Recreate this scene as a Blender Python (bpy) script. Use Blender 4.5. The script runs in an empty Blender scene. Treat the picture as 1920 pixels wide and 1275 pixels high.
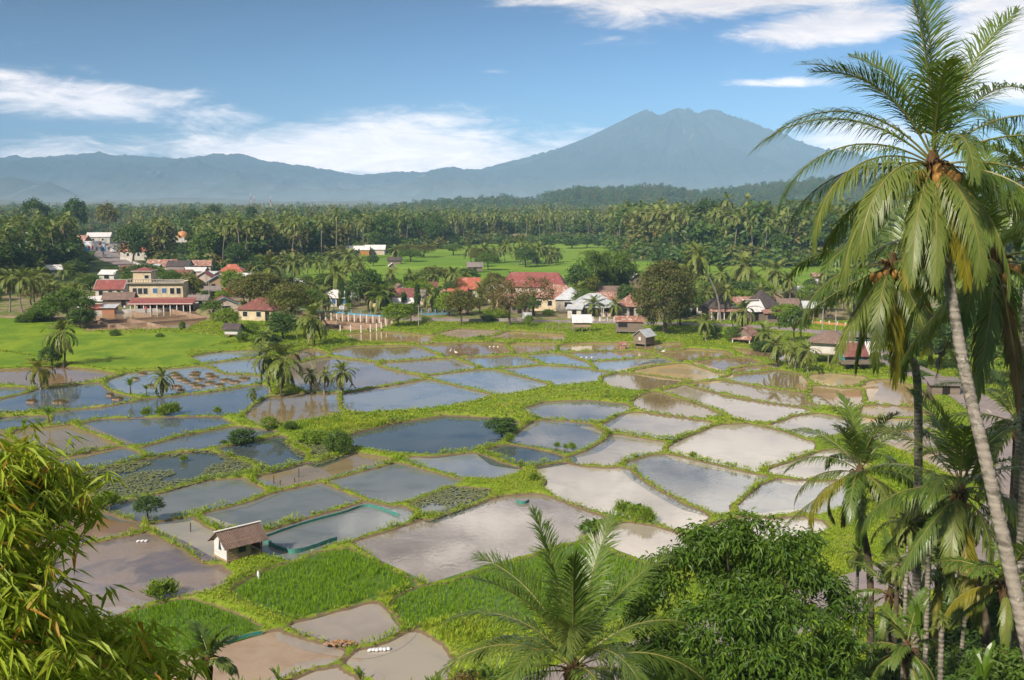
import bpy, math, random
import numpy as np
from mathutils import Vector

# ------------------------------------------------------------------ scene, camera, light
S = bpy.context.scene
COL = S.collection
S.view_settings.view_transform = 'Standard'
S.view_settings.look = 'None'
S.view_settings.exposure = 0.55
S.view_settings.gamma = 1.0
S.cycles.use_denoising = True
S.cycles.max_bounces = 7
S.cycles.diffuse_bounces = 3
S.cycles.glossy_bounces = 3
S.cycles.transmission_bounces = 3
S.cycles.volume_bounces = 2
S.cycles.sample_clamp_indirect = 4.0

CAM_Z = 25.0
PITCH = math.atan(262.5 / 1900.0)
FPX = 1900.0
cam = bpy.data.cameras.new('Camera')
cam.lens = 36.0 * FPX / 1920.0
cam.sensor_width = 36.0
cam.clip_start = 0.1
cam.clip_end = 60000.0
camo = bpy.data.objects.new('Camera', cam)
camo.location = (0, 0, CAM_Z)
camo.rotation_euler = (math.pi / 2 - PITCH, 0, 0)
COL.objects.link(camo)
S.camera = camo

SUN_EL, SUN_AZ = math.radians(38), math.radians(-142)      # azimuth from +Y, clockwise: sun behind left shoulder
sd_ = bpy.data.lights.new('Sun', 'SUN')
sd_.energy = 4.7
sd_.angle = math.radians(3.5)
sd_.color = (1.0, 0.91, 0.78)
suno = bpy.data.objects.new('Sun', sd_)
COL.objects.link(suno)
sv = Vector((math.sin(SUN_AZ) * math.cos(SUN_EL), math.cos(SUN_AZ) * math.cos(SUN_EL), math.sin(SUN_EL)))
suno.rotation_euler = sv.to_track_quat('Z', 'Y').to_euler()
suno.location = (-60, -60, 120)

# ------------------------------------------------------------------ node helpers
class NT:
    def __init__(s, tree):
        s.t = tree
        s.n = tree.nodes
        s.l = tree.links
    def node(s, typ, **kw):
        n = s.n.new(typ)
        for k, v in kw.items():
            setattr(n, k, v)
        return n
    def put(s, sock, v):
        if v is None:
            return
        if isinstance(v, bpy.types.NodeSocket):
            s.l.new(v, sock)
        elif isinstance(v, (tuple, list)) and sock.type == 'RGBA':
            sock.default_value = (v[0], v[1], v[2], 1.0)
        else:
            sock.default_value = v
    def m(s, op, a, b=None, c=None, clamp=False):
        n = s.node('ShaderNodeMath', operation=op)
        n.use_clamp = clamp
        s.put(n.inputs[0], a)
        s.put(n.inputs[1], b)
        s.put(n.inputs[2], c)
        return n.outputs[0]
    def ramp(s, f, lo, hi, a=0.0, b=1.0):
        n = s.node('ShaderNodeMapRange', interpolation_type='SMOOTHSTEP')
        s.put(n.inputs[0], f)
        for i, v in zip((1, 2, 3, 4), (lo, hi, a, b)):
            n.inputs[i].default_value = v
        return n.outputs[0]
    def mix(s, f, a, b, mode='MIX'):
        n = s.node('ShaderNodeMix', data_type='RGBA', blend_type=mode)
        s.put(n.inputs[0], f)
        s.put(n.inputs[6], a)
        s.put(n.inputs[7], b)
        return n.outputs[2]
    def noise(s, vec, scale, detail=3.0, rough=0.55, dist=0.0):
        n = s.node('ShaderNodeTexNoise')
        s.put(n.inputs['Vector'], vec)
        n.inputs['Scale'].default_value = scale
        n.inputs['Detail'].default_value = detail
        n.inputs['Roughness'].default_value = rough
        n.inputs['Distortion'].default_value = dist
        return n.outputs[0]
    def combine(s, x, y, z=0.0):
        n = s.node('ShaderNodeCombineXYZ')
        s.put(n.inputs[0], x); s.put(n.inputs[1], y); s.put(n.inputs[2], z)
        return n.outputs[0]
    def sep(s, v):
        n = s.node('ShaderNodeSeparateXYZ')
        s.put(n.inputs[0], v)
        return n.outputs
    def scalevec(s, v, sc):
        n = s.node('ShaderNodeVectorMath', operation='MULTIPLY')
        s.put(n.inputs[0], v)
        n.inputs[1].default_value = sc
        return n.outputs[0]

# ------------------------------------------------------------------ world: Nishita sky with clouds
W = bpy.data.worlds.new('World')
S.world = W
W.use_nodes = True
W.node_tree.nodes.clear()
k = NT(W.node_tree)
out = k.node('ShaderNodeOutputWorld')
bg = k.node('ShaderNodeBackground')
sky = k.node('ShaderNodeTexSky', sky_type='NISHITA')
sky.sun_disc = False
sky.sun_elevation = SUN_EL
sky.sun_rotation = SUN_AZ
sky.air_density = 1.0
sky.dust_density = 0.4
sky.ozone_density = 2.0
tc = k.node('ShaderNodeTexCoord')
dx, dy, dz = k.sep(tc.outputs['Generated'])
D2R = 57.29578
el = k.m('MULTIPLY', k.m('ARCSINE', dz), D2R)
az = k.m('MULTIPLY', k.m('ARCTAN2', dx, dy), D2R)
cn = k.noise(k.combine(k.m('MULTIPLY', az, 0.075), k.m('MULTIPLY', k.m('ADD', el, k.m('MULTIPLY', az, 0.05)), 0.36), 3.1), 1.0, 9.0, 0.66, 0.8)
cn2 = k.noise(k.combine(k.m('MULTIPLY', az, 0.25), k.m('MULTIPLY', el, 0.9), 7.7), 1.0, 7.0, 0.68, 0.6)
blobs = [  # azimuth, elevation, half widths, slope, strength
    (-22, 5.1, 9, 1.5, -0.10, 0.80), (-29, 5.8, 6, 1.2, -0.1, 0.75), (-7, 2.5, 13, 1.6, 0.0, 1.15), (-25, 2.4, 10, 1.0, 0.0, 0.75), (-6, 4.3, 6, 0.9, 0.03, 0.72), (4, 2.9, 5, 1.1, 0.0, .7),
    (12, 11.0, 10, 1.5, 0.02, 1.4), (17, 9.0, 5.5, 1.1, 0.06, 1.25), (14, 6.2, 3.2, 0.28, 0.0, 0.75),
    (26.5, 8.5, 4.8, 4.2, 0.0, 1.2), (18.5, 3.3, 4.5, 1.1, 0.0, 1.05), (-0.9, 7.0, 1.3, 0.2, 0.0, 0.5), (5, 8.6, 1.6, 0.25, 0.1, 0.4),
    (17, 19, 17, 9.0, 0.0, 0.98), (-2, 19.5, 9, 3.6, 0.0, 0.70), (-24, 22, 10, 4.5, 0.0, 0.66), (-40, 9, 14, 4, 0.0, 0.7), (45, 9, 14, 6, 0.0, 1.1)]
cov = None
for ac, ec, wa, we, sl, am in blobs:
    da = k.m('SUBTRACT', az, ac)
    de = k.m('SUBTRACT', k.m('SUBTRACT', el, ec), k.m('MULTIPLY', da, sl))
    q = k.m('ADD', k.m('POWER', k.m('ABSOLUTE', k.m('DIVIDE', da, wa)), 2.0), k.m('POWER', k.m('ABSOLUTE', k.m('DIVIDE', de, we)), 2.0))
    b = k.m('MULTIPLY', k.m('EXPONENT', k.m('MULTIPLY', q, -1.0)), am)
    cov = b if cov is None else k.m('MAXIMUM', cov, b)
high = k.ramp(el, 30, 44, 0.0, 0.46)
cov = k.m('MAXIMUM', cov, high)
dens = k.m('ADD', k.m('MULTIPLY', cov, 0.95), k.m('MULTIPLY', k.m('SUBTRACT', cn, 0.5), 1.5))
dens = k.m('ADD', dens, k.m('MULTIPLY', k.m('SUBTRACT', cn2, 0.5), 1.1))
alpha = k.m('MULTIPLY', k.ramp(dens, 0.22, 0.86), k.ramp(cov, 0.05, 0.35))
alpha = k.m('MULTIPLY', alpha, 0.94)
horizon = k.ramp(el, 3.6, -0.5, 0.0, 0.55)
shade = k.ramp(k.m('ADD', cn2, k.m('MULTIPLY', cn, 0.5)), 0.45, 1.0)
ccol = k.mix(shade, (0.60, 0.53, 0.54), (0.96, 0.815, 0.72))
ccol = k.mix(k.ramp(el, 11.5, 15.0), ccol, k.mix(shade, (0.62, 0.58, 0.54), (0.96, 0.88, 0.79)))
hs = k.node('ShaderNodeHueSaturation')
hs.inputs['Saturation'].default_value = 1.25
hs.inputs['Value'].default_value = 1.0
k.put(hs.inputs['Color'], sky.outputs[0])
SKY_K = 0.075
skyc = k.scalevec(hs.outputs[0], (SKY_K * 0.34, SKY_K * 0.74, SKY_K * 1.22))
lowk = k.ramp(el, 1.0, 15.0, 1.05, 0.36)
lowk = k.m('MULTIPLY', lowk, k.ramp(az, -34, 18, 0.58, 1.05))
v = k.node('ShaderNodeVectorMath', operation='SCALE')
k.put(v.inputs[0], skyc); k.put(v.inputs['Scale'], lowk)
skyc = v.outputs[0]
colr = k.mix(horizon, skyc, (0.66, 0.62, 0.62))
v = k.node('ShaderNodeVectorMath', operation='SCALE')
k.put(v.inputs[0], ccol); k.put(v.inputs['Scale'], k.m('ADD', k.ramp(el, 11.0, 2.0, 1.0, 1.75), k.ramp(el, 11.5, 16.0, 0.0, 0.75)))
colr = k.mix(alpha, colr, v.outputs[0])
k.put(bg.inputs[0], colr)
bg.inputs[1].default_value = 1.0
k.l.new(bg.outputs[0], out.inputs[0])

# ------------------------------------------------------------------ geometry helpers
def U(px, py, z=0.0):
    """point of the place that the photograph shows at (px, py), at height z"""
    u, vv = (px - 960.0) / FPX, (637.5 - py) / FPX
    d = np.array([u, math.cos(PITCH) + vv * math.sin(PITCH), -math.sin(PITCH) + vv * math.cos(PITCH)])
    t = (z - CAM_Z) / d[2]
    return float(d[0] * t), float(d[1] * t)

def at(px, py, Y):
    """point seen at (px, py), Y metres ahead"""
    u, vv = (px - 960.0) / FPX, (637.5 - py) / FPX
    d = np.array([u, math.cos(PITCH) + vv * math.sin(PITCH), -math.sin(PITCH) + vv * math.cos(PITCH)])
    t = Y / d[1]
    return (float(d[0] * t), float(Y), float(CAM_Z + d[2] * t))

def hash2(ix, iy, seed):
    h = (ix.astype(np.int64) * 374761393 + iy.astype(np.int64) * 668265263 + seed * 974711) & 0x7fffffff
    h = ((h ^ (h >> 13)) * 1274126177) & 0x7fffffff
    return ((h ^ (h >> 16)) & 0xffff) / 65535.0

def vnoise(x, y, seed=0):
    x = np.asarray(x, float); y = np.asarray(y, float)
    ix, iy = np.floor(x), np.floor(y)
    fx, fy = x - ix, y - iy
    fx = fx * fx * (3 - 2 * fx); fy = fy * fy * (3 - 2 * fy)
    a, b = hash2(ix, iy, seed), hash2(ix + 1, iy, seed)
    c, d = hash2(ix, iy + 1, seed), hash2(ix + 1, iy + 1, seed)
    return (a * (1 - fx) + b * fx) * (1 - fy) + (c * (1 - fx) + d * fx) * fy

def fbm(x, y, oct=4, seed=0):
    r, a, f = 0, 0.5, 1.0
    for o in range(oct):
        r = r + a * vnoise(x * f, y * f, seed + o * 17)
        a *= 0.5; f *= 2.03
    return r / (1 - 0.5 ** oct)

def sstep(a, b, x):
    t = np.clip((x - a) / (b - a), 0, 1)
    return t * t * (3 - 2 * t)

class MB:
    """collects faces and links them as ONE mesh object"""
    def __init__(s):
        s.v = []; s.nv = 0; s.q = []; s.t = []
    def add(s, verts, quads=None, tris=None, m=0):
        verts = np.asarray(verts, np.float32).reshape(-1, 3)
        if quads is not None and len(quads):
            q = np.asarray(quads, np.int64).reshape(-1, 4) + s.nv
            s.q.append((q, np.full(len(q), m, np.int32)))
        if tris is not None and len(tris):
            t = np.asarray(tris, np.int64).reshape(-1, 3) + s.nv
            s.t.append((t, np.full(len(t), m, np.int32)))
        s.v.append(verts); s.nv += len(verts)
        return s
    def merge(s, o, R=None, loc=(0, 0, 0), m=None):
        v = np.concatenate(o.v)
        if R is not None:
            v = v @ np.asarray(R, np.float32).T
        v = v + np.asarray(loc, np.float32)
        for q, mi in o.q:
            s.q.append((q + s.nv, mi if m is None else np.full(len(mi), m, np.int32)))
        for t, mi in o.t:
            s.t.append((t + s.nv, mi if m is None else np.full(len(mi), m, np.int32)))
        s.v.append(v); s.nv += len(v)
        return s
    def box(s, c, d, rz=0.0, m=0, tilt=0.0):
        x, y, z = np.array(d) / 2.0
        p = np.array([(-x, -y, -z), (x, -y, -z), (x, y, -z), (-x, y, -z), (-x, -y, z), (x, -y, z), (x, y, z), (-x, y, z)])
        if tilt:
            ct, st = math.cos(tilt), math.sin(tilt)
            p = p @ np.array([(1, 0, 0), (0, ct, -st), (0, st, ct)]).T
        p = p @ rotz(rz).T + np.array(c)
        return s.add(p, [(0, 3, 2, 1), (4, 5, 6, 7), (0, 1, 5, 4), (1, 2, 6, 5), (2, 3, 7, 6), (3, 0, 4, 7)], m=m)
    def tube(s, pts, rad, n=8, m=0, cap=True):
        pts = np.asarray(pts, float); rad = np.broadcast_to(np.asarray(rad, float), (len(pts),))
        tan = np.gradient(pts, axis=0)
        tan /= np.linalg.norm(tan, axis=1)[:, None] + 1e-9
        ref = np.where(np.abs(tan[:, 2:3]) < 0.9, np.array([[0, 0, 1.0]]), np.array([[1.0, 0, 0]]))
        if np.abs(tan[:, 2]).min() < 0.9 and np.abs(tan[:, 2]).max() >= 0.9:
            ref = np.broadcast_to(np.array([[0.31, 0.87, 0.38]]), tan.shape)
        a = np.cross(tan, ref); a /= np.linalg.norm(a, axis=1)[:, None] + 1e-9
        b = np.cross(tan, a)
        th = np.linspace(0, 2 * math.pi, n, endpoint=False)
        ring = pts[:, None, :] + rad[:, None, None] * (np.cos(th)[None, :, None] * a[:, None, :] + np.sin(th)[None, :, None] * b[:, None, :])
        N = len(pts)
        i = np.arange(N - 1)[:, None] * n; j = np.arange(n)[None, :]; j2 = (j + 1) % n
        q = np.stack([i + j, i + j2, i + n + j2, i + n + j], -1).reshape(-1, 4)
        s.add(ring.reshape(-1, 3), q, m=m)
        if cap:
            s.add(np.vstack([ring[-1], pts[-1:]]), tris=[(x, (x + 1) % n, n) for x in range(n)], m=m)
        return s
    def blob(s, c, r, seg=10, ring=7, m=0, noise=0.0, seed=0):
        th = np.linspace(0, 2 * math.pi, seg, endpoint=False)
        ph = np.linspace(0, math.pi, ring)
        P = np.array([(math.sin(p) * math.cos(t), math.sin(p) * math.sin(t), math.cos(p)) for p in ph for t in th])
        if noise:
            rg = np.random.RandomState(seed)
            P = P * (1 + noise * (rg.rand(len(P), 1) - 0.5))
        P = P * np.array(r) + np.array(c)
        q = [(i * seg + j, (i + 1) * seg + j, (i + 1) * seg + (j + 1) % seg, i * seg + (j + 1) % seg) for i in range(ring - 1) for j in range(seg)]
        return s.add(P, q, m=m)
    def build(s, name, mats, parent=None, smooth=False, loc=None):
        me = bpy.data.meshes.new(name)
        v = np.concatenate(s.v) if s.v else np.zeros((0, 3), np.float32)
        me.vertices.add(len(v))
        me.vertices.foreach_set('co', v.astype(np.float32).ravel())
        tq = np.concatenate([q for q, _ in s.q]) if s.q else np.zeros((0, 4), np.int64)
        tt = np.concatenate([t for t, _ in s.t]) if s.t else np.zeros((0, 3), np.int64)
        mi = np.concatenate([x for _, x in s.q] + [x for _, x in s.t]) if (s.q or s.t) else np.zeros(0, np.int32)
        me.loops.add(len(tq) * 4 + len(tt) * 3)
        me.loops.foreach_set('vertex_index', np.concatenate([tq.ravel(), tt.ravel()]).astype(np.int32))
        me.polygons.add(len(tq) + len(tt))
        ls = np.concatenate([np.arange(len(tq)) * 4, len(tq) * 4 + np.arange(len(tt)) * 3]).astype(np.int32)
        me.polygons.foreach_set('loop_start', ls)
        me.polygons.foreach_set('material_index', mi)
        me.polygons.foreach_set('use_smooth', np.full(len(mi), bool(smooth)))
        me.update(calc_edges=True)
        for x in (mats if isinstance(mats, (list, tuple)) else [mats]):
            me.materials.append(x)
        o = bpy.data.objects.new(name, me)
        if loc is not None:
            o.location = loc
        COL.objects.link(o)
        if parent is not None:
            o.parent = parent
        return o

def rotz(a):
    c, s_ = math.cos(a), math.sin(a)
    return np.array([(c, -s_, 0), (s_, c, 0), (0, 0, 1.0)])

def tag(o, label, cat, group=None, kind=None):
    o['label'] = label; o['category'] = cat
    if group: o['group'] = group
    if kind: o['kind'] = kind
    return o

def kind(o, kd):
    o['kind'] = kd
    return o

def thing(name, label, cat, loc, rz=0.0, group=None):
    o = bpy.data.objects.new(name, None)
    o.empty_display_size = 0.3
    COL.objects.link(o)
    o.location = loc; o.rotation_euler = (0, 0, rz)
    return tag(o, label, cat, group)

def dup(root, loc, rz=0.0, sc=1.0, label=None, group=None):
    """a copy of a thing with copies of its parts and sub-parts"""
    r = root.copy(); COL.objects.link(r)
    r.location = loc; r.rotation_euler = (0, 0, rz)
    r.scale = (sc, sc, sc) if not isinstance(sc, tuple) else sc
    if label: r['label'] = label
    if group: r['group'] = group
    for ch in root.children:
        c = ch.copy(); COL.objects.link(c); c.parent = r
        for g in ch.children:
            d = g.copy(); COL.objects.link(d); d.parent = c
    return r

# ------------------------------------------------------------------ materials
def new_mat(name):
    m = bpy.data.materials.new(name)
    m.use_nodes = True
    m.node_tree.nodes.clear()
    kk = NT(m.node_tree)
    o = kk.node('ShaderNodeOutputMaterial')
    return m, kk, o

def principled(kk, base, rough=0.6, spec=0.4, bump=None, bstr=0.3, bdist=0.05, metal=0.0):
    p = kk.node('ShaderNodeBsdfPrincipled')
    kk.put(p.inputs['Base Color'], base)
    kk.put(p.inputs['Roughness'], rough)
    kk.put(p.inputs['Specular IOR Level'], spec)
    p.inputs['Metallic'].default_value = metal
    if bump is not None:
        b = kk.node('ShaderNodeBump')
        b.inputs['Strength'].default_value = bstr
        b.inputs['Distance'].default_value = bdist
        kk.put(b.inputs['Height'], bump)
        kk.l.new(b.outputs[0], p.inputs['Normal'])
    return p

def mat_plain(name, c1, c2=None, scale=3.0, rough=0.7, spec=0.3, bstr=0.2, stretch=(1, 1, 1), stain=None, metal=0.0):
    """weathered surface: two tones mixed by noise, optional darker stains"""
    m, kk, o = new_mat(name)
    t = kk.node('ShaderNodeTexCoord')
    vec = kk.scalevec(t.outputs['Object'], stretch)
    n1 = kk.noise(vec, scale, 5.0, 0.6)
    c2 = c2 or tuple(x * 0.7 for x in c1)
    col = kk.mix(kk.ramp(n1, 0.35, 0.68), c1, c2)
    if stain:
        n2 = kk.noise(vec, scale * 0.35, 4.0, 0.65, 0.8)
        col = kk.mix(kk.ramp(n2, 0.52, 0.72), col, stain)
    p = principled(kk, col, rough, spec, n1, bstr, 0.03, metal)
    kk.l.new(p.outputs[0], o.inputs[0])
    return m

def mat_roof(name, c1, c2, stain=None, axis=0, pitch=9.0, rough=0.6, spec=0.35, scale=0.7):
    """corrugated sheet: ribs as bump along one object axis, sheet-wise tone changes, rust"""
    m, kk, o = new_mat(name)
    t = kk.node('ShaderNodeTexCoord')
    x, y, z = kk.sep(t.outputs['Object'])
    ax = (x, y)[axis]
    rib = kk.m('SINE', kk.m('MULTIPLY', ax, pitch * 6.283))
    sheet = kk.node('ShaderNodeTexWhiteNoise', noise_dimensions='1D')
    kk.put(sheet.inputs['W'], kk.m('FLOOR', kk.m('MULTIPLY', ax, 1.25)))
    n = kk.noise(t.outputs['Object'], scale, 5.0, 0.65, 0.4)
    f = kk.m('ADD', kk.m('MULTIPLY', sheet.outputs[0], 0.45), kk.m('MULTIPLY', kk.ramp(n, 0.3, 0.7), 0.6))
    col = kk.mix(kk.ramp(f, 0.15, 0.9), c1, c2)
    if stain:
        n2 = kk.noise(kk.scalevec(t.outputs['Object'], (1, 1, 0.4)), scale * 2.2, 5.0, 0.7, 0.6)
        col = kk.mix(kk.ramp(n2, 0.5, 0.66), col, stain)
    p = principled(kk, col, rough, spec, rib, 0.35, 0.03)
    kk.l.new(p.outputs[0], o.inputs[0])
    return m

def mat_leaf(name, c1, c2, rough=0.45, spec=0.35, trans=0.3, hue=0.0, tip=None):
    """leaf: tone per leaf and per plant, some light passing through"""
    m, kk, o = new_mat(name)
    g = kk.node('ShaderNodeNewGeometry')
    oi = kk.node('ShaderNodeObjectInfo')
    f = kk.m('ADD', kk.m('MULTIPLY', g.outputs['Random Per Island'], 0.75), kk.m('MULTIPLY', oi.outputs['Random'], 0.35))
    col = kk.mix(f, c1, c2)
    if tip:
        col = kk.mix(kk.ramp(g.outputs['Random Per Island'], 0.86, 0.97), col, tip)
    p = principled(kk, col, rough, spec)
    tr = kk.node('ShaderNodeBsdfTranslucent')
    tcol = kk.mix(0.35, col, (0.35, 0.45, 0.02), 'MIX')
    kk.put(tr.inputs[0], tcol)
    mx = kk.node('ShaderNodeMixShader')
    mx.inputs[0].default_value = trans
    kk.l.new(p.outputs[0], mx.inputs[1]); kk.l.new(tr.outputs[0], mx.inputs[2])
    kk.l.new(mx.outputs[0], o.inputs[0])
    return m
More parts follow.
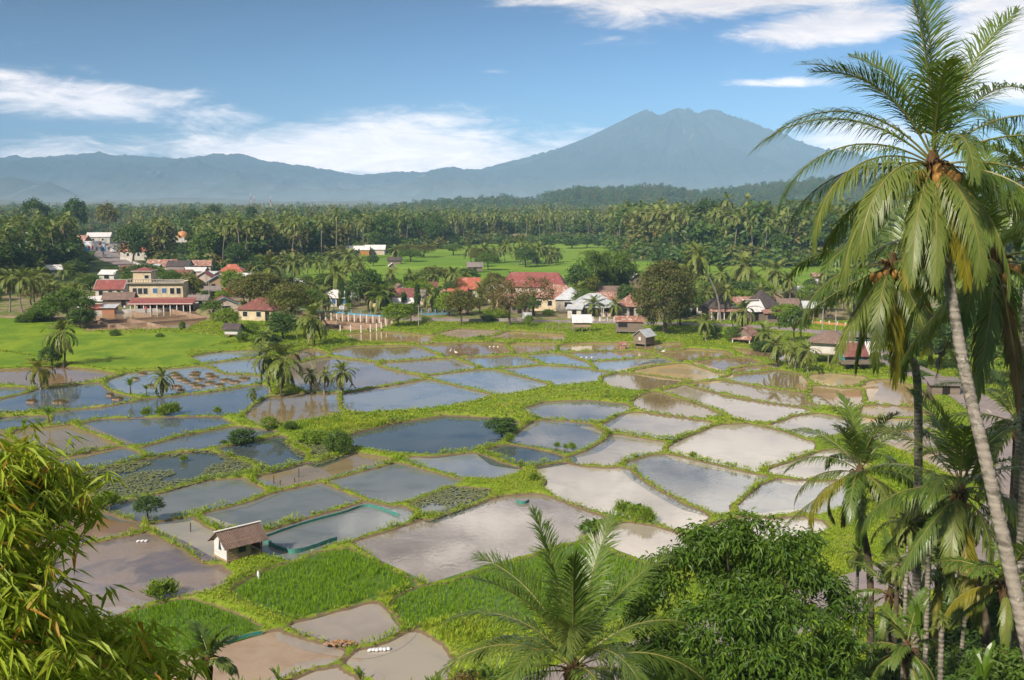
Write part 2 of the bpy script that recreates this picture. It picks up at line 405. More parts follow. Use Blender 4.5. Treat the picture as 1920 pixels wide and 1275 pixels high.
# ------------------------------------------------------------------ ponds: outline as the photograph shows it, kind of water
PONDS = [
 ('flat', [(105,1158),(150,1025),(262,1007),(300,1022),(400,1082),(380,1098),(290,1110),(200,1140),(125,1160)]),
 ('brown', [(50,1032),(137,1017),(238,997),(236,990),(191,970),(150,962),(70,988)]),
 ('brown', [(-60,985),(20,928),(80,918),(150,930),(172,950),(60,975),(0,990)]),
 ('grey', [(219,942),(250,938),(297,934),(362,913),(396,906),(443,905),(478,910),(494,920),(443,939),(368,954),(340,962),(300,965),(252,959),(222,949)]),
 ('weed', [(190,905),(185,885),(270,865),(330,853),(390,850),(430,862),(470,870),(480,878),(440,885),(380,893),(300,915),(240,930),(215,930)]),
 ('blue', [(41,877),(60,872),(133,857),(220,843),(262,853),(258,858),(215,867),(150,877),(68,896),(57,897),(55,887)]),
 ('blue', [(-60,900),(0,908),(22,920),(0,927),(-60,930)]),
 ('grey', [(390,968),(470,945),(540,925),(600,912),(650,930),(665,936),(620,948),(560,965),(493,985),(470,986),(425,990),(402,981)]),
 ('mudgrey', [(307,985),(350,975),(385,988),(420,1000),(432,1012),(418,1042),(400,1042),(375,1025),(330,998)]),
 ('grey', [(495,1008),(560,983),(640,960),(690,946),(750,962),(735,975),(640,1003),(580,1020),(550,1034),(520,1028),(500,1018)]),
 ('rice', [(440,1110),(475,1085),(530,1062),(590,1040),(655,1030),(720,1060),(785,1090),(770,1100),(700,1122),(640,1140),(575,1160),(540,1155),(500,1140),(450,1122)]),
 ('rice', [(110,1215),(140,1190),(200,1165),(280,1140),(345,1126),(400,1140),(460,1165),(488,1182),(470,1190),(420,1205),(330,1225),(230,1245),(130,1260)]),
 ('bare', [(300,1275),(410,1228),(430,1212),(500,1200),(540,1197),(600,1210),(635,1225),(620,1233),(560,1250),(490,1270),(450,1290),(350,1300)]),
 ('mud', [(575,1182),(590,1170),(640,1158),(690,1146),(710,1155),(730,1185),(715,1195),(690,1202),(640,1197),(605,1190)]),
 ('mudgrey', [(665,1235),(685,1217),(730,1205),(760,1197),(790,1215),(810,1245),(830,1270),(780,1285),(730,1280),(690,1260),(668,1245)]),
 ('mud', [(545,1290),(590,1262),(630,1258),(665,1275),(660,1300),(560,1310)]),
 ('rice', [(735,1133),(770,1110),(920,1062),(990,1045),(1080,1018),(1115,1020),(1180,1045),(1235,1070),(1240,1130),(1150,1165),(1000,1170),(880,1155),(765,1180),(745,1160)]),
 ('pink', [(695,1018),(760,998),(840,972),(900,953),(960,938),(1000,935),(1040,948),(1100,968),(1125,980),(1090,998),(1010,1020),(930,1045),(860,1068),(830,1078),(790,1072),(740,1045)]),
 ('mud', [(1120,1000),(1170,990),(1220,992),(1260,1005),(1290,1020),(1260,1040),(1230,1045),(1180,1030),(1130,1012)]),
 ('weed', [(800,948),(850,922),(890,925),(870,940),(820,956)]),
 ('grey', [(632,905),(680,888),(740,877),(800,888),(840,902),(800,915),(730,935),(690,925)]),
 ('brownw', [(488,905),(560,880),(620,862),(660,857),(705,865),(690,873),(640,885),(560,900),(510,910)]),
 ('blue', [(790,863),(850,858),(895,857),(930,865),(960,880),(920,888),(870,886),(820,876)]),
 ('deep', [(930,850),(960,840),(1000,843),(1040,852),(1045,858),(990,866),(950,862)]),
 ('pale', [(1025,878),(1050,872),(1100,880),(1170,883),(1190,900),(1220,920),(1260,940),(1300,960),(1290,975),(1270,982),(1230,972),(1180,960),(1130,950),(1090,935),(1050,915),(1055,900)]),
 ('clear', [(1190,868),(1225,858),(1280,858),(1340,872),(1425,898),(1400,915),(1370,940),(1340,950),(1310,945),(1260,920),(1220,895)]),
 ('clear', [(1385,948),(1430,910),(1480,900),(1560,905),(1570,930),(1500,960),(1440,962)]),
 ('pale', [(1350,992),(1420,977),(1500,968),(1520,985),(1440,1008),(1390,1012)]),
 ('pale', [(1265,840),(1300,818),(1350,803),(1410,800),(1470,812),(1500,830),(1495,850),(1460,865),(1410,877),(1350,868),(1290,855)]),
 ('pale', [(1440,880),(1500,862),(1560,852),(1600,870),(1560,890),(1490,894)]),
 ('pale', [(1080,858),(1105,845),(1140,825),(1165,817),(1200,822),(1240,832),(1220,842),(1170,855),(1130,866),(1095,864)]),
 ('clear', [(975,828),(1000,810),(1020,795),(1060,788),(1100,795),(1112,800),(1118,825),(1090,840),(1060,845),(1020,838)]),
 ('clear', [(1005,768),(1040,758),(1100,756),(1160,762),(1140,775),(1115,790),(1060,785),(1030,778)]),
 ('pale', [(1125,800),(1150,790),(1180,780),(1230,778),(1290,788),(1315,795),(1290,808),(1250,820),(1200,815),(1150,805)]),
 ('brownw', [(1205,760),(1220,745),(1235,740),(1275,752),(1320,765),(1340,775),(1300,778),(1240,772)]),
 ('pale', [(1258,735),(1285,728),(1340,740),(1420,755),(1490,765),(1495,772),(1470,785),(1440,790),(1400,782),(1330,760)]),
 ('brownw', [(1310,722),(1340,715),(1400,722),(1470,735),(1505,742),(1505,758),(1450,752),(1370,738)]),
 ('brownw', [(1365,710),(1400,702),(1450,697),(1490,705),(1508,715),(1505,730),(1450,725),(1400,718)]),
 ('tan', [(1525,725),(1560,728),(1610,732),(1612,745),(1580,760),(1530,755)]),
 ('sand', [(1528,708),(1560,704),(1600,708),(1610,718),(1570,722),(1528,716)]),
 ('tan', [(1622,718),(1660,716),(1700,725),(1725,750),(1690,755),(1632,752)]),
 ('pale', [(1440,797),(1480,780),(1530,780),(1580,790),(1560,810),(1510,814)]),
 ('tan', [(1635,765),(1690,765),(1720,775),(1640,778)]),
 ('sand', [(1635,786),(1720,790),(1725,800),(1630,796)]),
 ('bare', [(1640,808),(1720,808),(1735,835),(1690,840),(1650,825)]),
 ('bare', [(1730,860),(1800,850),(1860,870),(1800,890)]),
 ('blue', [(643,745),(655,735),(700,727),(795,715),(905,741),(860,752),(800,760),(740,765),(690,767),(650,765)]),
 ('pink', [(555,690),(580,672),(640,672),(700,685),(785,709),(740,719),(660,731),(600,729),(550,710)]),
 ('blue', [(815,706),(860,700),(920,695),(960,707),(1015,720),(980,727),(940,733),(890,723)]),
 ('blue', [(940,692),(990,688),(1060,687),(1130,700),(1100,712),(1050,717),(1000,705)]),
 ('blue', [(870,672),(920,668),(975,670),(1010,680),(970,686),(920,688),(880,678)]),
 ('blue', [(990,668),(1050,665),(1085,677),(1107,687),(1050,684),(1010,675)]),
 ('brownw', [(715,685),(780,677),(845,675),(893,688),(850,693),(800,698),(750,692)]),
 ('brownw', [(632,660),(675,652),(775,650),(815,665),(780,670),(710,672),(655,670)]),
 ('brown', [(790,648),(873,645),(945,645),(957,660),(923,665),(853,665),(820,657)]),
 ('tan', [(950,646),(1030,646),(1025,656),(975,661),(957,652)]),
 ('tan', [(663,629),(707,623),(797,631),(787,640),(700,638)]),
 ('bare', [(837,627),(867,620),(930,623),(920,628),(873,631)]),
 ('tan', [(920,632),(960,624),(1037,628),(1037,635),(960,634)]),
 ('tan', [(1058,650),(1107,645),(1173,646),(1160,655),(1067,655)]),
 ('brownw', [(1067,663),(1120,660),(1200,660),(1217,668),(1160,672),(1107,673)]),
 ('blue', [(1117,680),(1173,673),(1240,673),(1257,679),(1213,687),(1167,693),(1127,692)]),
 ('sand', [(1187,695),(1230,686),(1290,683),(1330,695),(1345,703),(1320,710),(1250,705)]),
 ('brownw', [(1137,708),(1173,703),(1233,707),(1267,713),(1240,722),(1200,727),(1167,723)]),
 ('tan', [(1230,660),(1300,657),(1343,660),(1357,668),(1317,675),(1277,677)]),
 ('brown', [(1287,678),(1333,672),(1387,673),(1413,682),(1373,688),(1340,693),(1310,685)]),
 ('tan', [(1367,692),(1407,686),(1440,687),(1427,692),(1387,696)]),
 ('brown', [(1383,655),(1450,663),(1500,670),(1477,675),(1417,667)]),
 ('tan', [(1200,650),(1260,646),(1262,653),(1210,655)]),
 ('lawn', [(-60,598),(90,600),(160,625),(247,628),(360,627),(440,638),(390,652),(345,662),(355,673),(375,683),(310,692),(215,696),(140,683),(100,675),(0,658),(-60,655)]),
 ('lawn', [(-60,663),(0,663),(60,672),(95,678),(60,690),(0,693),(-60,693)]),
 ('lawn', [(355,660),(400,652),(470,645),(472,650),(400,661)]),
 ('brown', [(-40,697),(0,697),(97,691),(160,697),(197,705),(160,713),(100,720),(0,713),(-40,710)]),
 ('blue', [(-30,730),(30,732),(38,735),(0,742),(-30,744)]),
 ('blue', [(-40,757),(0,755),(77,733),(180,722),(190,733),(213,747),(233,750),(200,757),(140,760),(77,764),(20,769),(-40,770)]),
 ('blue', [(210,720),(253,703),(300,698),(383,690),(397,693),(410,703),(483,710),(467,718),(400,727),(300,737),(253,732),(230,728)]),
 ('blue', [(115,790),(120,777),(213,763),(300,750),(400,740),(460,728),(477,727),(480,740),(460,757),(433,773),(383,773),(300,775),(187,777),(147,787)]),
 ('brownw', [(487,780),(493,760),(517,748),(567,742),(630,740),(633,760),(630,770),(567,787),(520,793)]),
 ('blue', [(160,798),(187,790),(250,788),(333,785),(393,787),(413,798),(333,817),(277,833),(250,830),(210,813)]),
 ('brownw', [(17,817),(60,808),(133,802),(173,820),(213,835),(150,847),(83,855),(50,837)]),
 ('brownw', [(-50,812),(0,815),(30,830),(65,852),(30,862),(0,866),(-50,862)]),
 ('blue', [(270,837),(333,820),(427,805),(493,813),(467,823),(400,833),(333,843),(293,850)]),
 ('deep', [(417,843),(467,830),(513,825),(547,843),(580,853),(527,870),(500,875),(467,860)]),
 ('weed', [(556,832),(600,832),(636,848),(604,860),(586,852)]),
 ('blue', [(-40,795),(0,793),(20,787),(77,785),(77,790),(33,797),(-40,803)]),
 ('blue', [(370,672),(417,663),(480,660),(473,667),(400,675)]),
 ('blue', [(397,685),(450,677),(487,675),(483,700),(433,697)]),
 ('brown', [(540,672),(580,658),(603,663),(597,673),(567,675)]),
 ('deep', [(668,825),(690,815),(750,800),(840,785),(930,790),(950,795),(930,808),(910,828),(870,838),(810,845),(740,840),(690,832)]),
 ('tank', [(130,606),(166,587),(355,577),(392,598),(352,618),(175,622),(150,616)]),
 ('tank', [(600,594),(735,601),(735,612),(690,622),(615,622),(600,612)]),
]
DIKE = 0.40

def chaikin(P, it=2, w=0.25):
    P = np.asarray(P, float)
    for _ in range(it):
        Q = np.roll(P, -1, 0)
        P = np.stack([P * (1 - w) + Q * w, P * w + Q * (1 - w)], 1).reshape(-1, 2)
    return P

def inside_poly(x, y, P):
    r = np.zeros(x.shape, bool)
    for (x0, y0), (x1, y1) in zip(P, np.roll(P, -1, 0)):
        c = ((y0 > y) != (y1 > y))
        r ^= c & (x < (x1 - x0) * (y - y0) / (y1 - y0 + 1e-12) + x0)
    return r

def sdist(x, y, P):
    d = np.full(x.shape, 1e9)
    for a, b in zip(P, np.roll(P, -1, 0)):
        e = b - a
        t = np.clip(((x - a[0]) * e[0] + (y - a[1]) * e[1]) / (e @ e + 1e-9), 0, 1)
        d = np.minimum(d, (x - a[0] - t * e[0]) ** 2 + (y - a[1] - t * e[1]) ** 2)
    d = np.sqrt(d)
    return np.where(inside_poly(x, y, P), -d, d)

def expand(P, d):
    e = np.roll(P, -1, 0) - P
    n = np.stack([e[:, 1], -e[:, 0]], 1)
    n /= np.linalg.norm(n, axis=1)[:, None] + 1e-9
    m = n + np.roll(n, 1, 0)
    m /= np.maximum((m * n).sum(1), 0.6)[:, None]
    return P + m * d

def soften(P, hard=False):
    """rounds only the corners: cuts each edge about a metre from its ends"""
    o_ = []
    for a, b in zip(P, np.roll(P, -1, 0)):
        L = np.linalg.norm(b - a)
        c = min(0.12 if hard else 0.3, 0.3 * L)
        o_ += [a + (b - a) * c / L, b + (a - b) * c / L]
    return chaikin(np.array(o_), 1, 0.25)

POND_XY = []
for typ, pix in PONDS:
    if typ == 'blue' and np.mean([q[0] for q in pix]) < 560 and np.mean([q[1] for q in pix]) > 735: typ = 'lake'
    P = np.array([U(a, b, 0.05) for a, b in pix])
    if ((P[:, 0] * np.roll(P[:, 1], -1) - np.roll(P[:, 0], -1) * P[:, 1]).sum()) < 0:
        P = P[::-1]
    e = np.roll(P, -1, 0) - np.roll(P, 1, 0)
    nrm = np.stack([e[:, 1], -e[:, 0]], 1)
    nrm /= np.linalg.norm(nrm, axis=1)[:, None] + 1e-9
    if typ not in ('lawn', 'tank', 'rice'):             # the near bank hides a strip of the water behind it
        sh = 0.62 * DIKE * P[:, 1] / CAM_Z * np.clip(-nrm[:, 1], 0, 1)
        P = P - np.stack([np.zeros(len(P)), np.minimum(sh, 1.9)], 1)
    POND_XY.append((typ, soften(expand(P, 0.74 + 0.0064 * P[:, 1].mean() if typ not in ('lawn', 'tank', 'rice') else 0.15 if typ == 'rice' else 0.0), typ == 'tank')))

ROAD_PIX = [(640,593),(720,597),(840,600),(1040,603),(1250,607),(1400,612),(1500,619),(1580,632),(1650,664),(1740,707),(1830,752),(1905,830),(1915,930),(1840,1015),(1720,1072),(1600,1112),(1500,1145),(1370,1190),(1220,1238),(1080,1285),(900,1340)]
ROAD = np.array([U(a, b, 0.45) for a, b in ROAD_PIX])
def spline(P, n=8):
    P = np.asarray(P, float)
    Q = np.vstack([2 * P[0] - P[1], P, 2 * P[-1] - P[-2]])
    o = []
    for i in range(1, len(Q) - 2):
        for t in np.linspace(0, 1, n, endpoint=False):
            a, b, c, d = Q[i - 1], Q[i], Q[i + 1], Q[i + 2]
            o.append(0.5 * ((2 * b) + (c - a) * t + (2 * a - 5 * b + 4 * c - d) * t * t + (3 * b - a - 3 * c + d) * t ** 3))
    o.append(P[-1])
    return np.array(o)
ROADS = spline(ROAD, 8)
ROAD_W = 2.3

def polydist(x, y, P):
    d = np.full(np.shape(x), 1e9)
    for a, b in zip(P[:-1], P[1:]):
        e = b - a
        t = np.clip(((x - a[0]) * e[0] + (y - a[1]) * e[1]) / (e @ e + 1e-9), 0, 1)
        d = np.minimum(d, np.hypot(x - a[0] - t * e[0], y - a[1] - t * e[1]))
    return d

def hill(x, y):
    """the hillside the view is taken from"""
    h = np.interp(y, [-90, -40, 2.0, 40, 46], [0, 22, 23.3, 0.6, 0])
    h = h + np.clip((x - 12) * 0.10, 0, 3.0) * sstep(50, 34, y) * sstep(-2, 12, y)
    return h * sstep(140, 90, np.abs(x)) * (1 + 0.05 * (fbm(x * 0.15, y * 0.15, 3, 5) - 0.5))

def pond_sd(x, y):
    d1 = np.full(x.shape, 8.0); d2 = np.full(x.shape, 8.0)
    for typ, P in POND_XY:
        lo, hi = P.min(0) - 4, P.max(0) + 4
        w = np.nonzero((x > lo[0]) & (x < hi[0]) & (y > lo[1]) & (y < hi[1]))[0]
        if len(w):
            d = sdist(x[w], y[w], P)
            if typ in ('lawn', 'rice'):
                pass
            d2[w] = np.minimum(d2[w], np.maximum(d1[w], d))
            d1[w] = np.minimum(d1[w], d)
    hw = 0.26 + 0.0013 * y                                # a bank of that half width stands between two ponds
    return np.maximum(d1, np.minimum(hw - (d2 - d1) * 0.5, 1.2))

def ground_z(x, y, sd=None):
    x = np.atleast_1d(np.asarray(x, float)); y = np.atleast_1d(np.asarray(y, float))
    if sd is None:
        sd = pond_sd(x, y)
    sdn = sd + (fbm(x * 1.3, y * 1.3, 3, 3) - 0.5) * 0.26
    top = DIKE * (0.75 + 0.6 * fbm(x * 0.22, y * 0.22, 3, 9)) + sstep(1.2, 3.5, sd) * (fbm(x * 0.35, y * 0.35, 3, 21) - 0.5) * 0.5
    top = top + sstep(190, 205, y) * 0.15
    z = np.where(sdn < 0, -0.5 * sstep(0, -0.5, sdn), top * sstep(0.0, 0.5, sdn))
    rd = polydist(x, y, ROADS)
    z = z + (0.42 - z) * sstep(ROAD_W + 2.2, ROAD_W + 0.5, rd)
    edge = sstep(262, 285, y)
    z = z * (1 - edge) + 0.3 * edge
    return np.maximum(z, hill(x, y) - 0.35 * (hill(x, y) < 0.4) )

ys = np.concatenate([np.arange(-95, 30, 2.5), np.arange(30, 50, 0.6), np.arange(50, 112, 0.32), np.arange(112, 182, 0.5), np.arange(182, 292, 1.1)])
xs = np.concatenate([np.arange(-175, -75, 1.0), np.arange(-75, 75, 0.34), np.arange(75, 175.1, 1.0)])
GX, GY = np.meshgrid(xs, ys)
gx, gy = GX.ravel(), GY.ravel()
gz = ground_z(gx, gy)
nx_, ny_ = len(xs), len(ys)
edge_b = (gx <= xs[0] + .01) | (gx >= xs[-1] - .01) | (gy <= ys[0] + .01) | (gy >= ys[-1] - .01)
gz = np.where(edge_b, 0.3, gz)
ii = (np.arange(ny_ - 1)[:, None] * nx_ + np.arange(nx_ - 1)[None, :]).ravel()
gq = np.stack([ii, ii + 1, ii + nx_ + 1, ii + nx_], 1)
g = MB().add(np.stack([gx, gy, gz], 1), gq)
X0, X1, Y0, Y1 = xs[0], xs[-1], ys[0], ys[-1]
BX, BY0, BY1 = 8490.0, -690.0, 8990.0
for a in ((-BX, BY0, X0, BY1), (X1, BY0, BX, BY1), (X0, BY0, X1, Y0), (X0, Y1, X1, BY1)):
    xx = np.linspace(a[0], a[2], 9); yy = np.linspace(a[1], a[3], 9)
    A, B = np.meshgrid(xx, yy)
    q = [(r * 9 + c, r * 9 + c + 1, (r + 1) * 9 + c + 1, (r + 1) * 9 + c) for r in range(8) for c in range(8)]
    g.add(np.stack([A.ravel(), B.ravel(), np.full(81, 0.3)], 1), q)

# ground: grass, bare mud near the water, dirt in the village
M_ground, kk, o = new_mat('ground_grass')
geo = kk.node('ShaderNodeNewGeometry')
pos = geo.outputs['Position']
px_, py_, pz_ = kk.sep(pos)
n1 = kk.noise(pos, 0.35, 5.0, 0.6)
n2 = kk.noise(pos, 2.2, 5.0, 0.65)
n3 = kk.noise(pos, 0.09, 4.0, 0.6, 0.5)
grass = kk.mix(kk.ramp(n2, 0.3, 0.7), (0.10, 0.175, 0.009), (0.20, 0.25, 0.02))
grass = kk.mix(kk.ramp(n1, 0.5, 0.72), grass, (0.24, 0.24, 0.045))
grass = kk.mix(kk.m('MULTIPLY', kk.ramp(n3, 0.6, 0.75), 0.45), grass, (0.26, 0.20, 0.10))
mud = kk.mix(n2, (0.11, 0.075, 0.042), (0.19, 0.14, 0.085))
wet = kk.ramp(kk.m('ADD', pz_, kk.m('MULTIPLY', kk.m('SUBTRACT', n2, 0.5), 0.22)), 0.20, 0.11)
steep = kk.ramp(kk.sep(geo.outputs['True Normal'])[2], 0.80, 0.62)
wet = kk.m('MAXIMUM', wet, kk.m('MULTIPLY', steep, kk.ramp(n2, 0.42, 0.62, 0.0, 0.6)))
col = kk.mix(wet, grass, mud)
vill = kk.m('MULTIPLY', kk.ramp(py_, 203, 212), kk.ramp(py_, 292, 270))
dirt = kk.mix(kk.ramp(n1, 0.40, 0.62), (0.26, 0.19, 0.125), (0.10, 0.15, 0.02))
col = kk.mix(vill, col, dirt)
far = kk.ramp(py_, 292, 320)
fld = kk.mix(kk.ramp(kk.noise(kk.scalevec(pos, (1, 3.5, 1)), 0.012, 5.0, 0.6), 0.42, 0.62), (0.12, 0.23, 0.014), (0.19, 0.29, 0.026))
vor = kk.node('ShaderNodeTexVoronoi')
kk.put(vor.inputs['Vector'], kk.scalevec(pos, (1, 2.2, 0))); vor.inputs['Scale'].default_value = 0.022
fld = kk.mix(kk.m('MULTIPLY', kk.sep(vor.outputs['Color'])[0], 0.5), fld, (0.21, 0.26, 0.03))
fld = kk.mix(kk.m('MULTIPLY', kk.sep(vor.outputs['Color'])[1], 0.35), fld, (0.08, 0.17, 0.012))
wave = kk.noise(kk.scalevec(pos, (1, 5, 1)), 0.05, 3.0, 0.5)
fld = kk.mix(kk.ramp(wave, 0.60, 0.66), fld, (0.09, 0.17, 0.012))
woods = kk.m('MAXIMUM', kk.ramp(py_, 575, 640), kk.ramp(kk.m('ADD', px_, kk.m('MULTIPLY', py_, 0.213)), 6, -8))
woods = kk.m('MAXIMUM', woods, kk.m('MULTIPLY', kk.ramp(py_, 400, 430), kk.ramp(kk.m('SUBTRACT', px_, kk.m('MULTIPLY', py_, 0.10)), -4, 8)))
fld = kk.mix(woods, fld, kk.mix(n1, (0.030, 0.055, 0.012), (0.06, 0.085, 0.02)))
col = kk.mix(far, col, fld)
p = principled(kk, col, 0.85, 0.15, n2, 0.5, 0.15)
kk.l.new(p.outputs[0], o.inputs[0])
kind(g.build('ground', M_ground, smooth=True), 'structure')

# ------------------------------------------------------------------ water of the ponds
def mat_water(name, c1, c2, rough=0.03, ior=1.5, blot=0.5, scale=0.12, r2=None):
    m, kk, o = new_mat(name)
    t = kk.node('ShaderNodeNewGeometry')
    pos = t.outputs['Position']
    n = kk.noise(pos, scale, 5.0, 0.6, 1.0)
    n2 = kk.noise(pos, scale * 4, 4.0, 0.6, 0.5)
    col = kk.mix(kk.ramp(kk.m('ADD', kk.m('MULTIPLY', n, 0.75), kk.m('MULTIPLY', n2, 0.25)), 0.5 - 0.2 * blot - .04, 0.5 + 0.2 * blot - .04), c1, c2)
    rp = kk.noise(kk.scalevec(pos, (1, 0.7, 1)), 3.0, 2.0, 0.5)
    rg = rough if r2 is None else kk.ramp(n, 0.42, 0.6, rough, r2)
    p = principled(kk, col, rg, 0.5, rp, 0.055, 0.05)
    p.inputs['IOR'].default_value = ior
    kk.l.new(p.outputs[0], o.inputs[0])
    return m
WATER = {
 'blue': mat_water('pond_water_blue', (0.17, 0.195, 0.22), (0.24, 0.25, 0.25), 0.015, 1.8),
 'lake': mat_water('pond_water_left', (0.075, 0.095, 0.12), (0.12, 0.135, 0.15), 0.015, 1.8),
 'clear': mat_water('pond_water_clear', (0.115, 0.12, 0.12), (0.19, 0.18, 0.16), 0.015, 1.95),
 'deep': mat_water('pond_water_deep', (0.035, 0.05, 0.06), (0.07, 0.085, 0.085), 0.02, 1.5),
 'grey': mat_water('pond_water_grey', (0.12, 0.13, 0.12), (0.17, 0.175, 0.16), 0.02, 1.75),
 'mudgrey': mat_water('pond_water_mudgrey', (0.27, 0.25, 0.205), (0.33, 0.29, 0.23), 0.04, 1.45),
 'mud': mat_water('pond_water_mud', (0.28, 0.235, 0.19), (0.35, 0.30, 0.245), 0.02, 1.8),
 'pale': mat_water('pond_water_pale', (0.27, 0.23, 0.175), (0.36, 0.31, 0.245), 0.015, 2.1),
 'pink': mat_water('pond_water_pink', (0.165, 0.128, 0.098), (0.25, 0.205, 0.165), 0.02, 2.0, 0.8, 0.16),
 'flat': mat_water('wet_mud_flat', (0.115, 0.10, 0.112), (0.215, 0.165, 0.135), 0.07, 1.5, 0.5, 0.19, 0.32),
 'brown': mat_water('pond_water_brown', (0.19, 0.115, 0.055), (0.25, 0.165, 0.09), 0.04, 1.4),
 'brownw': mat_water('pond_water_tea', (0.19, 0.14, 0.07), (0.24, 0.18, 0.10), 0.015, 1.85),
 'tan': mat_water('pond_water_tan', (0.27, 0.185, 0.075), (0.33, 0.23, 0.11), 0.04, 1.4),
 'sand': mat_water('sandy_mud', (0.42, 0.28, 0.10), (0.40, 0.31, 0.17), 0.25, 1.4, 0.4, 0.25, 0.04),
 'bare': mat_water('bare_mud', (0.26, 0.18, 0.12), (0.34, 0.25, 0.175), 0.45, 1.35, 0.6, 0.35, 0.12),
 'weed': mat_water('pond_water_weedy', (0.045, 0.06, 0.06), (0.07, 0.085, 0.07), 0.03, 1.5),
 'tank': mat_water('tank_water', (0.30, 0.22, 0.115), (0.25, 0.165, 0.085), 0.08, 1.4, 0.5, 0.2),
}
M_rice, kk, o = new_mat('rice_field_floor')
geo = kk.node('ShaderNodeNewGeometry')
n1 = kk.noise(geo.outputs['Position'], 0.12, 4.0, 0.6, 0.4)
n2 = kk.noise(kk.scalevec(geo.outputs['Position'], (1.0, 0.6, 1)), 1.6, 5.0, 0.65)
col = kk.mix(kk.ramp(n1, 0.38, 0.62), (0.115, 0.20, 0.010), (0.215, 0.285, 0.018))
col = kk.mix(kk.ramp(n2, 0.35, 0.75, 0.0, 0.6), col, (0.075, 0.165, 0.008))
p = principled(kk, col, 0.8, 0.15, n2, 0.6, 0.2)
kk.l.new(p.outputs[0], o.inputs[0])
M_paddy, kk, o = new_mat('paddy_floor')
geo = kk.node('ShaderNodeNewGeometry')
n2 = kk.noise(geo.outputs['Position'], 1.1, 5.0, 0.65)
col = kk.mix(kk.ramp(n2, 0.4, 0.7), (0.06, 0.125, 0.006), (0.11, 0.16, 0.02))
p = principled(kk, col, 0.35, 0.4, n2, 0.3, 0.1)
kk.l.new(p.outputs[0], o.inputs[0])

rg = np.random.RandomState(4)
from mathutils.geometry import tessellate_polygon
for typ, P in POND_XY:
    E = expand(P, 0.55)
    z = 0.02 + 0.028 * rg.rand()
    nm = 'pond_water'
    if typ == 'lawn': z, nm = 0.34, 'rice_field'; E = expand(P, 0.3)
    if typ == 'rice': z, nm = 0.06 + .02 * rg.rand(), 'rice_field'; E = expand(P, 0.2)
    tr = tessellate_polygon([[Vector((a, b, 0)) for a, b in E]])
    V = np.column_stack([E, np.full(len(E), z)])
    T = []
    for a, b, c in tr:
        cr = (E[b][0] - E[a][0]) * (E[c][1] - E[a][1]) - (E[b][1] - E[a][1]) * (E[c][0] - E[a][0])
        T.append((a, b, c) if cr > 0 else (a, c, b))
    mt = M_rice if typ == 'lawn' else M_paddy if typ == 'rice' else WATER[typ]
    kind(MB().add(V, tris=T).build(nm, mt), 'structure')

# ------------------------------------------------------------------ roads
def ribbon(P, w, z, name, mat, hw0=0.0):
    d = np.gradient(P, axis=0); d /= np.linalg.norm(d, axis=1)[:, None]
    n = np.stack([-d[:, 1], d[:, 0]], 1)
    L, R = P + n * w, P - n * w
    V = np.vstack([np.column_stack([L, np.full(len(P), z)]), np.column_stack([R, np.full(len(P), z)]),
                   np.column_stack([L, np.full(len(P), z - .25)]), np.column_stack([R, np.full(len(P), z - .25)])])
    N = len(P)
    q = [(i, N + i, N + i + 1, i + 1) for i in range(N - 1)] + [(i, i + 1, 2 * N + i + 1, 2 * N + i) for i in range(N - 1)] + \
        [(N + i, 3 * N + i, 3 * N + i + 1, N + i + 1) for i in range(N - 1)]
    return kind(MB().add(V, q).build(name, mat), 'structure')
M_road = mat_plain('worn_asphalt', (0.27, 0.225, 0.215), (0.22, 0.185, 0.18), 0.6, 0.85, 0.2, 0.15, stain=(0.30, 0.24, 0.19))
M_white = mat_plain('white_paint_line', (0.62, 0.60, 0.56), (0.45, 0.42, 0.38), 2.0)
ribbon(ROADS, ROAD_W, 0.50, 'road', M_road)
FAR_ROAD = spline(np.array([U(a, b, 0.5) for a, b in [(330,529),(275,508),(240,494),(208,484),(200,476),(208,467),(224,457),(232,450)]]), 8)
ribbon(FAR_ROAD, 5.2, 0.62, 'road', M_road)
for i0 in range(4, len(ROADS) - 60, 3):            # worn centre dashes
    seg = ROADS[i0:i0 + 2]
    d = seg[1] - seg[0]
    seg = np.array([seg[0], seg[0] + d / np.linalg.norm(d) * min(2.2, np.linalg.norm(d))])
    if i0 == 4: dash = MB()
    n = np.array([-d[1], d[0]]) / np.linalg.norm(d) * 0.07
    dash.add([(*(seg[0] + n), .505), (*(seg[0] - n), .505), (*(seg[1] - n), .505), (*(seg[1] + n), .505)], [(0, 1, 2, 3)])
kind(dash.build('road_markings', M_white), 'structure')

# ------------------------------------------------------------------ mountains
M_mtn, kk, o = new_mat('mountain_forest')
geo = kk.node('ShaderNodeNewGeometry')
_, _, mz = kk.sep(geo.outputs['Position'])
n1 = kk.noise(geo.outputs['Position'], 0.004, 6.0, 0.65)
n2 = kk.noise(kk.scalevec(geo.outputs['Position'], (1, 1, 0.35)), 0.012, 5.0, 0.7, 0.8)
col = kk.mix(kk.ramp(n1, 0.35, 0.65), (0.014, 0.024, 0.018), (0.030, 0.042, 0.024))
col = kk.mix(kk.ramp(kk.m('ADD', mz, kk.m('MULTIPLY', n1, 220)), 330, 60, 0, 0.8), col, (0.20, 0.22, 0.19))  # lower slopes paler: pale fields, plus the mist's lightening put into the colour
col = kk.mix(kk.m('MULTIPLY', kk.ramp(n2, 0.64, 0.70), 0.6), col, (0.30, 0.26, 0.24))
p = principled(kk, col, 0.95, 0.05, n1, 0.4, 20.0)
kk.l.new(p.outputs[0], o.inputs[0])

def ridged(x, y, seed, oct=4):
    r, a, f = 0, 0.55, 1.0
    for o_ in range(oct):
        r = r + a * (1 - np.abs(2 * vnoise(x * f, y * f, seed + o_ * 7) - 1)); a *= 0.5; f *= 2.1
    return r

def sil(pts, Y):
    a = np.array([at(px, py, Y) for px, py in pts])
    return a[:, 0], a[:, 2]

